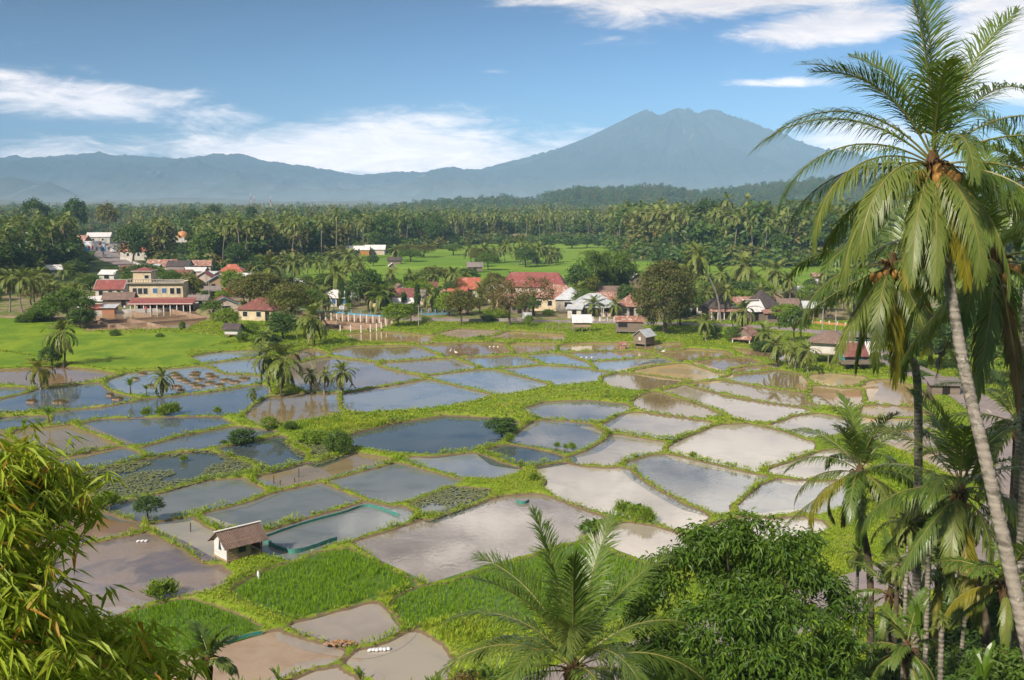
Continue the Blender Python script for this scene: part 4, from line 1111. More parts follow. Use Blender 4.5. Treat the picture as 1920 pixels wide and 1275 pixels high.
M_brick = mat_plain('wall_brick', (0.40, 0.20, 0.12), (0.32, 0.16, 0.10), 3.0, 0.9, 0.1, 0.3, (1, 1, 2))
M_teal = mat_plain('wall_teal_paint', (0.10, 0.34, 0.42), (0.08, 0.27, 0.34), 2.0, 0.6, 0.3)
M_bluep = mat_plain('blue_paint', (0.12, 0.32, 0.47), (0.10, 0.26, 0.38), 2.0, 0.6, 0.3, stain=(0.3, 0.4, 0.45))
M_conc = mat_plain('concrete', (0.40, 0.36, 0.31), (0.30, 0.27, 0.23), 1.2, 0.9, 0.15, 0.3, stain=(0.22, 0.19, 0.16))
M_earth = mat_plain('earth_bank', (0.32, 0.22, 0.155), (0.25, 0.17, 0.12), 1.0, 0.95, 0.1, 0.5, stain=(0.40, 0.30, 0.22))
M_post = mat_plain('timber_post', (0.28, 0.23, 0.18), (0.20, 0.16, 0.125), 3.0, 0.9, 0.15)
M_trim = mat_plain('white_trim', (0.68, 0.65, 0.61), (0.58, 0.55, 0.50), 3.0, 0.6, 0.3)
M_tealt = mat_plain('teal_trim', (0.12, 0.36, 0.40), (0.10, 0.30, 0.33), 3.0, 0.6, 0.3)
M_glass, kk, o = new_mat('window_dark')
kk.l.new(principled(kk, (0.025, 0.026, 0.03), 0.15, 0.5).outputs[0], o.inputs[0])
M_void, kk, o = new_mat('shaded_opening')
kk.l.new(principled(kk, (0.022, 0.018, 0.015), 0.9, 0.1).outputs[0], o.inputs[0])
M_blueg = mat_plain('window_blue_shutter', (0.07, 0.16, 0.30), (0.05, 0.12, 0.24), 3.0, 0.5, 0.4)
R_red = [mat_roof('roof_red%d' % a, (0.27, 0.075, 0.066), (0.21, 0.06, 0.055), (0.30, 0.14, 0.11), a) for a in (0, 1)]
R_bright = [mat_roof('roof_bright_red%d' % a, (0.42, 0.11, 0.065), (0.34, 0.085, 0.055), (0.46, 0.25, 0.17), a) for a in (0, 1)]
R_maroon = [mat_roof('roof_maroon%d' % a, (0.20, 0.070, 0.058), (0.155, 0.055, 0.05), (0.26, 0.12, 0.095), a) for a in (0, 1)]
R_rust = [mat_roof('roof_rusty%d' % a, (0.26, 0.115, 0.08), (0.34, 0.17, 0.12), (0.56, 0.48, 0.43), a) for a in (0, 1)]
R_zinc = [mat_roof('roof_zinc%d' % a, (0.50, 0.52, 0.54), (0.40, 0.42, 0.44), (0.33, 0.31, 0.30), a, rough=0.45) for a in (0, 1)]
R_white = [mat_roof('roof_white%d' % a, (0.70, 0.67, 0.66), (0.60, 0.57, 0.56), (0.48, 0.44, 0.42), a, rough=0.5) for a in (0, 1)]
R_grey = [mat_roof('roof_grey%d' % a, (0.22, 0.19, 0.175), (0.165, 0.145, 0.135), (0.28, 0.20, 0.16), a) for a in (0, 1)]
R_brown = [mat_roof('roof_brown%d' % a, (0.20, 0.135, 0.105), (0.155, 0.105, 0.085), (0.27, 0.18, 0.14), a) for a in (0, 1)]
R_dark = [mat_roof('roof_dark%d' % a, (0.075, 0.06, 0.058), (0.055, 0.045, 0.045), (0.13, 0.085, 0.07), a) for a in (0, 1)]
ROOFS = dict(red=R_red, bright=R_bright, maroon=R_maroon, rust=R_rust, zinc=R_zinc, white=R_white, grey=R_grey, brown=R_brown, dark=R_dark)
LANDMARKS = []

def slab(mb, pts, th=0.07, m=0):
    """a thin plate: polygon pts (counter-clockwise from above) with thickness th"""
    P = np.array(pts, float); n = len(P)
    Q = P - np.array([0, 0, th])
    V = np.vstack([P, Q])
    if n == 4:
        mb.add(V, [(0, 1, 2, 3), (7, 6, 5, 4)] + [(i, n + i, n + (i + 1) % n, (i + 1) % n) for i in range(4)], m=m)
    else:
        mb.add(V, [(i, n + i, n + (i + 1) % n, (i + 1) % n) for i in range(3)], [(0, 1, 2), (5, 4, 3)], m=m)

def roof_mesh(kind_, w, d, z, rh, ov=0.4, ridge='x', hipf=0.5):
    mb = MB()
    x, y = w / 2 + ov, d / 2 + ov
    if kind_ == 'gable':
        zo = z - rh * ov / ((d if ridge == 'x' else w) / 2)
        if ridge == 'x':
            slab(mb, [(-x, -y, zo), (x, -y, zo), (x, 0, z + rh), (-x, 0, z + rh)])
            slab(mb, [(x, y, zo), (-x, y, zo), (-x, 0, z + rh), (x, 0, z + rh)])
        else:
            slab(mb, [(x, -y, zo), (x, y, zo), (0, y, z + rh), (0, -y, z + rh)])
            slab(mb, [(-x, y, zo), (-x, -y, zo), (0, -y, z + rh), (0, y, z + rh)])
    elif kind_ == 'hip':
        zo = z - 0.1
        if ridge == 'x':
            r = max(0.02, x - y * 2 * hipf)
            A, B = (-r, 0, z + rh), (r, 0, z + rh)
            slab(mb, [(-x, -y, zo), (x, -y, zo), B, A]); slab(mb, [(x, y, zo), (-x, y, zo), A, B])
            slab(mb, [(x, -y, zo), (x, y, zo), B]); slab(mb, [(-x, y, zo), (-x, -y, zo), A])
        else:
            r = max(0.02, y - x * 2 * hipf)
            A, B = (0, -r, z + rh), (0, r, z + rh)
            slab(mb, [(x, -y, zo), (x, y, zo), B, A]); slab(mb, [(-x, y, zo), (-x, -y, zo), A, B])
            slab(mb, [(-x, -y, zo), (x, -y, zo), A]); slab(mb, [(x, y, zo), (-x, y, zo), B])
    elif kind_ == 'shed':                                   # slopes down to the front
        slab(mb, [(-x, -y, z), (x, -y, z), (x, y, z + rh), (-x, y, z + rh)])
    return mb

def house(name, label, px, py, w, d, h, rh, rz=0.0, roof='gable', tone='maroon', wall=None, ridge='x', ov=0.4, wins=((-.28, 'f'), (.28, 'f')), door=0.0, lift=0.0,
          posts=0, trim=None, porch=None, short=None, group=None, cat='house', hipf=0.5, winc=None, gz=None, doorc=None, winh=None):
    """footprint centred behind the pixel of its front foot; front faces -Y before the turn rz (degrees)"""
    a = math.radians(rz)
    x0, y0 = U(px, py, 0.5)
    hd = (abs(d * math.cos(a)) + abs(w * math.sin(a))) / 2
    cx, cy = x0 * (1 + hd / y0), y0 + hd
    z0 = gz1(cx, y0) if gz is None else gz
    root = thing(name, label, cat, (cx, cy, z0), a, group)
    LANDMARKS.append((short or label, cx, cy, max(w, d)))
    wall = wall or M_plast
    mb = MB()
    zt = lift + h
    mb.box((0, 0, lift + h / 2 - (0.15 if lift == 0 else 0)), (w, d, h + (0.3 if lift == 0 else 0)))
    if roof == 'gable':
        if ridge == 'x':
            for sx in (-1, 1):
                X = sx * w / 2
                mb.add([(X, -d / 2, zt), (X, d / 2, zt), (X, 0, zt + rh - .06), (X - sx * .08, -d / 2, zt), (X - sx * .08, d / 2, zt), (X - sx * .08, 0, zt + rh - .06)], tris=[(0, 1, 2), (4, 3, 5)])
        else:
            for sy in (-1, 1):
                Y = sy * d / 2
                mb.add([(-w / 2, Y, zt), (w / 2, Y, zt), (0, Y, zt + rh - .06), (-w / 2, Y - sy * .08, zt), (w / 2, Y - sy * .08, zt), (0, Y - sy * .08, zt + rh - .06)], tris=[(0, 1, 2), (4, 3, 5)])
    if roof == 'shed':
        mb.box((0, d / 2 - .06, zt + rh / 2), (w, .12, rh))
    mb.build('wall', wall, root)
    tm = ROOFS[tone][0 if ridge == 'x' else 1] if isinstance(tone, str) else tone
    ro = roof_mesh(roof, w, d, zt + 0.02, rh, ov, ridge, hipf).build('roof', tm, root)
    if trim is not None and roof == 'gable':
        tb = MB()
        if ridge == 'y':
            zo = zt + .02 - rh * ov / (w / 2); x = w / 2 + ov; Y = -d / 2 - ov - .02
            for sx in (-1, 1):
                tb.tube([(sx * x, Y, zo), (0, Y, zt + rh)], 0.09, 4)
        else:
            zo = zt + .02 - rh * ov / (d / 2); y = d / 2 + ov
            for X in (-w / 2 - ov - .02, w / 2 + ov + .02):
                for sy in (-1, 1):
                    tb.tube([(X, sy * y, zo), (X, 0, zt + rh)], 0.07, 4)
            tb.box((0, 0, zt + rh + .03), (w + 2 * ov, .16, .07))
        tb.build('barge_board', trim, ro)
    wh = winh or min(1.1, h * 0.42)
    for fx, side in wins:
        big = 1.0
        if side == 'F': side, big = 'f', 1.7
        ww = min(1.0, w * 0.2) * big
        zc = lift + h * 0.58
        fr, pn = MB(), MB()
        if side == 'f':
            fr.box((fx * w, -d / 2 - .02, zc), (ww + .16, .08, wh + .16)); pn.box((fx * w, -d / 2 - .05, zc), (ww, .06, wh))
        elif side == 'l':
            fr.box((-w / 2 - .02, fx * d, zc), (.08, ww + .16, wh + .16)); pn.box((-w / 2 - .05, fx * d, zc), (.06, ww, wh))
        else:
            fr.box((w / 2 + .02, fx * d, zc), (.08, ww + .16, wh + .16)); pn.box((w / 2 + .05, fx * d, zc), (.06, ww, wh))
        f_ = fr.build('window', M_trim if wall not in (M_wood, M_wood2, M_woodw) else M_post, root)
        pn.build('pane', winc or M_glass, f_)
    if door is not None:
        MB().box((door * w, -d / 2 - .03, lift + min(1.0, h * .42)), (0.9, .08, min(2.0, h * .84))).build('door', doorc or M_void, root)
    if lift > 0.2:
        for sx in (-1, 0, 1) if w > 3 else (-1, 1):
            for sy in (-1, 1):
                MB().tube([(sx * (w / 2 - .12), sy * (d / 2 - .12), -.6), (sx * (w / 2 - .12), sy * (d / 2 - .12), lift)], 0.09, 6).build('stilt', M_post, root)
        MB().box((0, 0, lift - .08), (w + .1, d + .1, .14)).build('floor', M_post, root)
    if porch:
        pd, ph, ptone, np_ = porch
        pr = MB()
        slab(pr, [(-w / 2 - .2, -d / 2 - pd, lift + ph - .35), (w / 2 + .2, -d / 2 - pd, lift + ph - .35), (w / 2 + .2, -d / 2 - .02, lift + ph + .1), (-w / 2 - .2, -d / 2 - .02, lift + ph + .1)])
        pr.build('porch_roof', ROOFS[ptone][0] if isinstance(ptone, str) else ptone, root)
        for i in range(np_):
            X = -w / 2 + w * i / max(1, np_ - 1)
            MB().box((X, -d / 2 - pd + .15, (lift + ph - .4) / 2 - .1), (.16, .16, lift + ph - .2)).build('post', M_trim, root)
    return root

H = house
# --- the waterfront block beside the fish tanks
r = H('veranda_hall', 'long open veranda with red roof and white posts facing the fish tanks', 305, 581, 13.6, 3.2, 2.1, 1.15, 3, 'shed', 'red', M_cream, ov=0.5, wins=(), door=None, short='red veranda', cat='veranda')
for ch in list(r.children):
    if ch.name.startswith('wall'):
        bpy.data.objects.remove(ch)
MB().box((0, 1.5, 1.5), (13.6, .2, 3.2)).build('wall', M_cream, r)
mbv = MB()
for i in range(9):
    mbv.box((-5.9 + i * 1.48, 1.36, 1.05), (1.0, .1, 1.6))
mbv.build('doorway', M_void, r)
for i in range(10):
    MB().box((-6.6 + i * 1.467, -1.75, 0.95), (.2, .2, 2.2)).build('post', M_trim, r)
MB().box((0, -1.95, 2.18), (14.4, .1, .22)).build('fascia', M_trim, r)
MB().box((0, -1.75, 0.0), (14.2, .25, .75)).build('plinth', M_trim, r)
r = H('concrete_block', 'cream two storey concrete block with balcony parapet behind the red veranda', 302, 568, 12.6, 7.0, 5.0, 0.2, 3, 'hip', 'grey', M_cream, ov=0.1,
      wins=((-.40, 'f'), (-.30, 'f'), (-.20, 'f'), (.30, 'f'), (.42, 'f')), door=None, short='cream concrete block', cat='building', winh=1.4)
for fx in (-.02, .15):
    f_ = MB().box((fx * 12.6, -3.52, 3.0), (1.3, .08, 1.3)).build('window', M_trim, r); MB().box((fx * 12.6, -3.56, 3.0), (1.1, .06, 1.1)).build('pane', M_blueg, f_)
pb = MB()
for i in range(22):
    pb.box((-6.5 + i * .62, -3.9, 5.25), (.14, .14, .75))
pb.box((0, -3.9, 5.66), (13.6, .22, .14)).box((0, -3.75, 4.85), (13.7, .9, .22)).box((6.7, 0, 5.66), (.2, 7.8, .14)).box((-6.7, 0, 5.66), (.2, 7.8, .14))
pb.build('parapet', M_conc, r)
MB().box((-3.4, -.6, 6.3), (4.2, 4.5, 2.7)).build('stair_tower', M_cream, r)
tw = MB().box((-2.3, -2.88, 6.3), (1.1, .08, .9)).build('window', M_trim, r); MB().box((-2.3, -2.92, 6.3), (.95, .06, .75)).build('pane', M_glass, tw)
rf = roof_mesh('hip', 4.2, 4.5, 7.75, 0.75, 0.3).build('tower_roof', R_red[0], r); rf.location = (-3.4, -.6, 0)
MB().box((-3.4, -.6, 7.62), (5.0, 5.3, .2)).build('cornice', M_conc, r)
H('village_house', 'white walled house under a big red sheet roof left of the cream block', 212, 561, 6.6, 6.0, 2.7, 1.9, 5, 'gable', 'red', M_plast, wins=((-.3, 'f'), (.05, 'f'), (.36, 'f')), door=None, trim=M_trim, short='big red roof')
H('thatched_shed', 'low shed with sagging grey brown roof between tin sheds and veranda', 226, 577, 6.4, 5.0, 1.9, 1.3, 8, 'gable', 'brown', M_wood, wins=(), door=.2, short='grey brown shed roof', cat='shed')
H('market_shed', 'long low shed with white tin roof at the left end of the tanks', 178, 577, 6.6, 4.2, 1.7, .75, 4, 'gable', 'white', M_plast, wins=(), door=None, short='white tin shed', cat='shed')
H('brick_shed', 'small brick shed with bright red roof sheets and white pillars by the tanks', 185, 585, 4.4, 2.6, 1.7, .6, 3, 'shed', 'bright', M_brick, wins=(), door=None, posts=3, short='small bright red shed', cat='shed')
H('brick_shed', 'little brick lean-to with grey zinc roof next to the bright red shed', 207, 585, 2.6, 2.6, 1.8, .6, 3, 'shed', 'zinc', M_brick, wins=(), door=None, short='zinc lean-to', cat='shed')
H('roadside_shed', 'open shed with weathered grey roof at the right end of the red veranda', 375, 576, 4.4, 4.0, 1.7, .9, -2, 'gable', 'grey', M_plast, wins=((-.2, 'f'), (.2, 'f')), door=None, short='weathered grey shed', cat='shed')
H('stilt_house', 'beige house on low stilts, red roof edged with teal boards', 420, 594, 5.6, 5.4, 2.1, 1.35, 18, 'gable', 'maroon', M_pinkw, ridge='y', wins=((.08, 'F'),), door=None, lift=.6, trim=M_tealt, short='teal edged stilt house')
H('village_house', 'cream house with maroon roof half hidden by the olive trees', 492, 603, 7.6, 5.8, 2.4, 2.1, -14, 'hip', 'maroon', M_cream, wins=((-.3, 'f'), (.1, 'f')), door=.35, short='maroon roof by olive trees')
H('stilt_hut', 'tiny plank hut with dark roof on stilts at the edge of the bright rice field', 438, 632, 2.5, 2.0, 1.15, .75, -8, 'gable', 'dark', M_woodw, wins=(), door=None, lift=.7, short='tiny dark roofed hut', cat='hut')
# --- hamlet left of centre
H('village_house', 'house with bright red hipped roof at the back of the hamlet below the palms', 437, 524, 8.2, 6.0, 2.2, 2.6, 0, 'hip', 'bright', M_wood, door=None, wins=(), short='bright red hipped roof')
H('plank_house', 'plank house, maroon gable edged with teal, facing the hamlet lawn', 410, 546, 5.6, 6.0, 2.6, 1.7, 12, 'gable', 'maroon', M_wood2, ridge='y', trim=M_tealt, wins=((-.2, 'f'),), door=None, short='plank gable house')
H('village_house', 'house with wide rust red roof behind the plank gable house', 386, 538, 6.0, 7.0, 2.4, 2.0, 8, 'gable', 'red', M_pinkw, ridge='y', wins=(), door=None, short='wide rust red roof')
H('village_house', 'small house with pale zinc gable beside the plank gable house', 426, 541, 4.2, 4.4, 2.2, 1.2, 15, 'gable', 'zinc', M_wood, ridge='y', wins=(), door=None, short='pale zinc gable')
H('roadside_stall', 'low stall with red and white roof sheets on the hamlet lawn', 438, 560, 4.0, 3.0, 1.5, .8, 10, 'gable', 'bright', M_wood, wins=(), door=None, short='red and white stall', cat='stall')
H('village_house', 'white walled shop with dark roof beside the hamlet trees', 338, 514, 7.0, 6.0, 3.0, 1.6, 0, 'gable', 'dark', M_plast, door=.25, wins=((-.25, 'f'),), short='dark roofed white shop')
H('village_house', 'long house with faded red roof behind the round green trees', 306, 511, 9.5, 6.0, 2.4, 2.1, 0, 'gable', 'rust', M_plast, door=None, wins=(), short='faded red long roof')
H('village_house', 'pale low building with patchy white roofs in the middle of the hamlet', 368, 520, 6.5, 5.5, 2.3, 1.0, 0, 'gable', 'white', M_pinkw, door=None, wins=((0, 'f'),), short='patchy white roofs')
H('village_house', 'house with wide white roof over dark openings behind the big red roof', 207, 527, 4.6, 4.5, 2.4, 1.1, -5, 'gable', 'white', M_plast, door=None, wins=((0, 'F'),), short='wide white roof')
H('village_house', 'white house glimpsed among the palms at the foot of the left grove', 104, 517, 5.5, 5.0, 2.3, 1.3, 12, 'gable', 'white', M_plast, wins=((.2, 'f'),), door=None, short='white house in the grove')
H('roof_row', 'long white roofs at the back of the left grove above the billboard', 103, 451, 19, 8, 4, 3.0, -8, 'gable', 'white', M_plast, wins=(), door=None, short='long white roofs')
H('village_house', 'red roofed house beside the billboard, its front in shade', 147, 470, 11, 8, 4, 3.6, -12, 'gable', 'rust', M_brick, wins=((0, 'F'),), door=None, short='red roof beside the billboard')
H('village_house', 'white house with red ridge at the top of the far road', 188, 456, 13, 8, 4, 2.2, 6, 'gable', 'white', M_plast, wins=((-.2, 'f'), (.2, 'f')), door=None, short='white house above far road')
H('village_house', 'red and white building behind two palms right of the far road', 256, 487, 11, 7, 4, 2.6, 0, 'gable', 'bright', M_plast, wins=((-.2, 'f'), (.2, 'f')), door=None, short='red and white building')
H('village_house', 'small red roofed house left of the rusty dome', 314, 455, 6, 6, 4.5, 3, 0, 'gable', 'bright', M_plast, wins=(), door=None, short='red roof by the dome')
# --- along the blue wall
H('village_house', 'long white roofed school with blue trimmed front behind the blue wall', 634, 576, 8.4, 6.0, 2.2, 1.5, -10, 'hip', 'white', M_plast, wins=((-.3, 'f'), (0, 'f'), (.32, 'f')), door=.15, winc=M_blueg, short='white roofed school')
H('village_house', 'patchy white roof half hidden behind banana plants left of the school', 553, 553, 6.4, 5.0, 2.3, 1.6, 6, 'gable', 'white', M_plast, wins=(), door=None, short='patchy white roof')
H('village_house', 'house with long maroon roof behind the column trees', 756, 581, 6.6, 5.5, 2.4, 2.2, -4, 'gable', 'maroon', M_cream, wins=((-.3, 'f'),), door=.3, short='long maroon roof')
H('porch', 'white roofed porch with a small gable in front of the long maroon roof', 757, 585, 4.8, 2.6, 2.2, .9, -4, 'gable', 'white', M_cream, wins=((-.2, 'f'),), door=.22, short='white porch', cat='porch')
H('plank_hut', 'small plank hut with brown gable standing above the long maroon roof', 749, 556, 3.4, 3.2, 1.9, 1.2, 20, 'gable', 'brown', M_woodw, ridge='y', wins=((0, 'f'),), door=None, short='small plank hut', cat='hut')
H('village_house', 'house with orange red striped roof behind the bushy roadside tree', 880, 560, 5.0, 5.5, 2.6, 2.4, 6, 'gable', 'bright', M_plast, wins=((0, 'f'),), door=None, short='orange striped roof')
H('village_house', 'low house showing a strip of red roof left of the orange striped roof', 858, 562, 4.4, 4.0, 2.0, 1.1, 0, 'gable', 'bright', M_plast, wins=((0, 'f'),), door=None, short='strip of red roof')
H('assembly_hall', 'large hall with long maroon ridge, the biggest roof of the village', 1002, 560, 16.0, 8.5, 3.0, 3.3, -8, 'hip', 'red', M_pinkw, wins=((-.3, 'f'), (.3, 'f')), door=None, short='large maroon hall', cat='hall', hipf=.25)
H('village_house', 'broad house, hipped roof half rusty red and half grey zinc', 1046, 584, 9.4, 7.0, 3.0, 2.6, -14, 'hip', 'rust', M_cream, wins=((-.38, 'f'), (-.12, 'f'), (.34, 'f')), door=.12, hipf=.42, short='half rusty hipped roof')
H('village_house', 'low annex with plain grey hipped roof joined to the rusty roofed house', 1070, 585, 5.6, 6.0, 2.8, 2.4, -14, 'hip', 'zinc', M_conc, wins=((0, 'F'),), door=None, hipf=.45, short='plain grey annex')
H('village_house', 'pale pink house with stepped grey tin roofs behind two road palms', 1113, 594, 8.6, 6.5, 2.6, 2.0, 4, 'hip', 'zinc', M_pinkw, wins=((-.35, 'f'), (-.05, 'f'), (.22, 'F')), door=.42, porch=(1.1, 2.3, 'zinc', 4), short='stepped tin roofs')
H('garden_kiosk', 'small open kiosk under a tilted zinc roof at the road edge', 1078, 597, 2.8, 2.2, 1.9, .7, -12, 'shed', 'zinc', M_plast, wins=(), door=0, short='tilted zinc kiosk', cat='kiosk')
H('village_house', 'grey walled house with dark rust hipped roof left of the giant tree', 1180, 596, 5.2, 5.0, 2.5, 2.1, -6, 'hip', 'rust', M_conc, wins=((-.2, 'f'), (.35, 'f')), door=.08, short='dark rust hipped roof')
H('village_house', 'upstairs house with brown hipped roof touching the giant tree crown', 1200, 578, 5.2, 5.0, 4.0, 1.5, -8, 'hip', 'brown', M_cream, wins=((-.1, 'f'), (.25, 'f')), door=None, short='upstairs brown roof')
H('village_house', 'long low roof of dark brown sheets behind the stepped tin roofs', 1150, 566, 9.5, 5.0, 2.2, 1.3, 2, 'gable', 'brown', M_wood, wins=(), door=None, short='long dark brown roof')
H('field_hut', 'broken plank hut at the field edge beside the bamboo thicket', 1190, 532, 4.0, 3.5, 1.8, 1.4, 20, 'gable', 'white', M_wood, ridge='y', wins=((0, 'f'),), door=None, short='broken plank hut', cat='hut')
# --- right of the giant tree
H('village_house', 'house with two tiered dark brown roof and red eaves by the leaning palm', 1352, 600, 6.6, 6.5, 2.4, 2.5, 4, 'hip', 'dark', M_wood, wins=(), door=None, porch=(1.5, 2.1, 'rust', 6), short='two tiered dark roof')
H('village_house', 'house with steep dark pyramid roof, one white tin face to the road', 1426, 600, 5.4, 5.4, 2.3, 3.5, 22, 'hip', 'dark', M_wood, wins=(), door=None, short='steep dark pyramid roof', hipf=.5)
H('lean_to', 'bright tin lean-to against the steep pyramid roof', 1413, 604, 3.2, 2.2, 2.0, 2.2, 14, 'shed', 'white', M_wood, wins=(), door=0, short='bright tin lean-to', cat='shed')
H('roadside_stall', 'shaded food stall with flat rusty awning on the right hand roadside', 1455, 606, 5.0, 2.8, 1.9, .5, 0, 'shed', 'rust', M_wood, wins=((-.25, 'F'), (.2, 'F')), door=None, short='rusty awning stall', cat='stall')
H('village_house', 'house with pale zinc hipped roof behind green shrubs by the fallow field', 1508, 568, 5.4, 5.0, 2.0, 1.7, 16, 'gable', 'zinc', M_wood, wins=(), door=None, short='pale zinc hipped roof')
H('field_shelter', 'white conical roofed shelter beyond the pale zinc house', 1532, 546, 3.6, 3.6, 1.2, 2.1, 30, 'hip', 'white', M_plast, wins=(), door=None, short='white conical shelter', cat='shelter')
# --- huts on the pond side of the road
H('stilt_hut', 'stilt hut with white tin roof between road and ponds', 1090, 622, 3.1, 2.4, 1.1, 1.05, 2, 'gable', 'white', M_wood2, wins=(), door=None, lift=1.0, short='white roofed stilt hut', cat='hut', ov=.35)
H('plank_shed', 'long grey plank shed with patched rusty roof below the road', 1180, 626, 5.0, 3.0, 1.9, .75, -6, 'gable', 'rust', M_wood, wins=((-.25, 'F'),), door=None, lift=.5, short='patched rusty plank shed', cat='shed', ov=.3)
H('stilt_hut', 'tall grey plank hut with silver gable roof standing in the pond margin', 1208, 646, 2.3, 3.0, 1.35, .95, -38, 'gable', 'zinc', M_wood, ridge='y', wins=((0, 'f'),), door=None, lift=1.0, short='silver gabled plank hut', cat='hut', ov=.3, winc=M_woodw)
H('outhouse', 'tiny privy striped with rusty and white sheets at a pond corner', 1167, 650, 1.0, 1.0, 1.2, .4, -10, 'shed', 'rust', R_rust[0], wins=(), door=None, short='tiny striped privy', cat='privy', ov=.12)
H('plank_hut', 'ramshackle brown hut with tiered rusty roofs among young palms', 1398, 642, 3.0, 3.2, 1.6, 1.2, -30, 'gable', 'rust', M_wood, ridge='y', wins=((0, 'f'),), door=None, porch=(1.2, 1.1, 'rust', 2), short='tiered rusty hut', cat='hut')
# --- the two houses at the right hand corner
r = H('upstairs_house', 'grey two storey house with brown hipped roof on open ground floor pillars', 1556, 686, 5.4, 5.0, 1.75, 1.5, -24, 'hip', 'brown', M_plast, wins=((-.34, 'l'), (.2, 'l')), door=None, lift=1.75, short='brown hipped upstairs house', hipf=.48, ov=.7)
H('stilt_house', 'plank stilt house with half maroon half white roof and teal gable', 1605, 691, 4.6, 3.2, 1.45, 1.45, 4, 'gable', 'maroon', M_wood, wins=((-.05, 'f'), (.33, 'f')), door=None, lift=.95, trim=M_trim, short='teal gabled stilt house', winc=M_teal, ov=.45)
r = bpy.data.objects['stilt_house.001']
MB().box((-2.33, 0, 1.75), (.06, 2.9, .9)).build('gable_panel', M_teal, r)
ob = MB(); slab(ob, [(1.0, -2.07, 2.22), (2.78, -2.07, 2.22), (2.78, 0.03, 3.96), (1.0, 0.03, 3.96)], .05); ob.build('roof_sheet', R_white[0], r)
mbb = MB()
for i in range(5):
    mbb.tube([(-2.2 + i * .95, -1.5, -.3), (-1.3 + i * .95, -1.5, .9)], .04, 4)
mbb.build('brace', M_post, r)
MB().box((-.3, -1.95, .95), (5.4, .9, .1)).box((-.3, -2.38, 1.25), (5.4, .06, .5)).build('balcony', M_wood, r)
H('open_shed', 'long dark shed with grey roof and blue rails beyond the brown hipped house', 1585, 653, 6.8, 5.0, 2.0, .35, -6, 'shed', 'grey', M_void, wins=(), door=None, short='dark shed with blue rails', cat='shed')
r = bpy.data.objects['open_shed']
MB().tube([(-3.4, -2.7, 1.0), (3.4, -2.7, 1.0)], .06, 5).tube([(-3.4, -2.7, 1.5), (3.4, -2.7, 1.5)], .06, 5).build('rail', M_bluep, r)
H('pond_shed', 'small shed with dull grey roof by the pond road, half behind palm fronds', 1768, 740, 3.4, 2.6, 1.3, .55, -8, 'shed', 'grey', M_wood, wins=(), door=0, short='dull grey pond shed', cat='shed')
# --- smaller roofs packed between the others
PENDING = []
rh_v = np.random.RandomState(31)
for (a_, b_, w_, d_, h_, r_, turn, tone, rdg) in [
        (262, 540, 5.0, 5.0, 2.3, 1.5, 10, 'rust', 'x'), (345, 528, 5.2, 4.6, 2.3, 1.4, -6, 'maroon', 'x'), (362, 541, 4.4, 4.6, 2.2, 1.4, 14, 'rust', 'y'), (330, 523, 4.6, 4.2, 2.4, 1.3, 4, 'grey', 'x'), (395, 530, 4.4, 4.4, 2.2, 1.3, -8, 'zinc', 'x'), (412, 531, 4.6, 4.2, 2.2, 1.4, 8, 'brown', 'y'),
        (448, 546, 4.4, 4.2, 2.0, 1.2, 0, 'rust', 'x'), (352, 558, 3.6, 3.4, 1.9, 1.0, 5, 'white', 'x'), (318, 534, 4.2, 4.0, 2.2, 1.2, -4, 'red', 'x'), (245, 520, 5.4, 5, 2.4, 1.5, 6, 'maroon', 'x'), (285, 516, 5.5, 5, 2.4, 1.4, 0, 'zinc', 'x'), (380, 509, 6, 5, 2.4, 1.6, 10, 'rust', 'x'), (460, 533, 4.5, 4, 2.2, 1.2, 0, 'white', 'x'), (400, 558, 3.6, 3.4, 1.8, 1.0, 12, 'grey', 'x'),
        (712, 574, 4.6, 4.4, 2.1, 1.3, 6, 'brown', 'x'), (780, 570, 4.4, 4.2, 2.1, 1.2, -6, 'grey', 'x'), (835, 574, 4.6, 4.2, 2.2, 1.3, 10, 'rust', 'y'), (925, 566, 5.2, 4.6, 2.3, 1.5, 0, 'white', 'x'), (950, 580, 4.2, 4, 2.1, 1.2, 8, 'rust', 'x'), (975, 588, 4.0, 3.6, 2.0, 1.1, -6, 'grey', 'x'), (800, 556, 5.0, 4.4, 2.2, 1.3, 4, 'maroon', 'x'), (680, 560, 4.4, 4, 2.1, 1.2, 0, 'zinc', 'x'), (600, 560, 4.2, 4, 2.1, 1.1, 8, 'rust', 'x'),
        (1135, 580, 4.4, 4.2, 2.3, 1.3, 0, 'rust', 'x'), (1222, 592, 4.0, 3.8, 2.1, 1.2, 12, 'grey', 'y'), (1300, 592, 4.6, 4.2, 2.2, 1.3, -8, 'brown', 'x'), (1390, 588, 4.4, 4, 2.2, 1.3, 6, 'rust', 'x'), (1475, 590, 4.2, 3.8, 2.1, 1.2, 0, 'brown', 'x'), (1525, 596, 4.6, 4, 2.1, 1.1, -4, 'zinc', 'x'), (1440, 578, 4.6, 4.4, 2.3, 1.4, 10, 'maroon', 'y'), (1265, 582, 4.4, 4, 2.2, 1.3, 0, 'maroon', 'x')]:
    wl_ = (M_plast, M_pinkw, M_wood, M_wood2, M_cream)[rh_v.randint(5)]
    o = H('village_house', 'small house', a_, b_, w_, d_, h_, r_, turn, 'gable', tone, wl_, ridge=rdg, wins=((-.28, 'f'), (.28, 'f')), door=.02, short=None)
    LANDMARKS[-1] = ('small house', LANDMARKS[-1][1], LANDMARKS[-1][2], LANDMARKS[-1][3])
    tw_ = dict(rust='rusty', zinc='pale zinc', white='whitish', grey='grey', brown='brown', maroon='maroon', red='dull red')[tone]
    PENDING.append((o, f'small house with {tw_} gable roof', o.location.x, o.location.y))
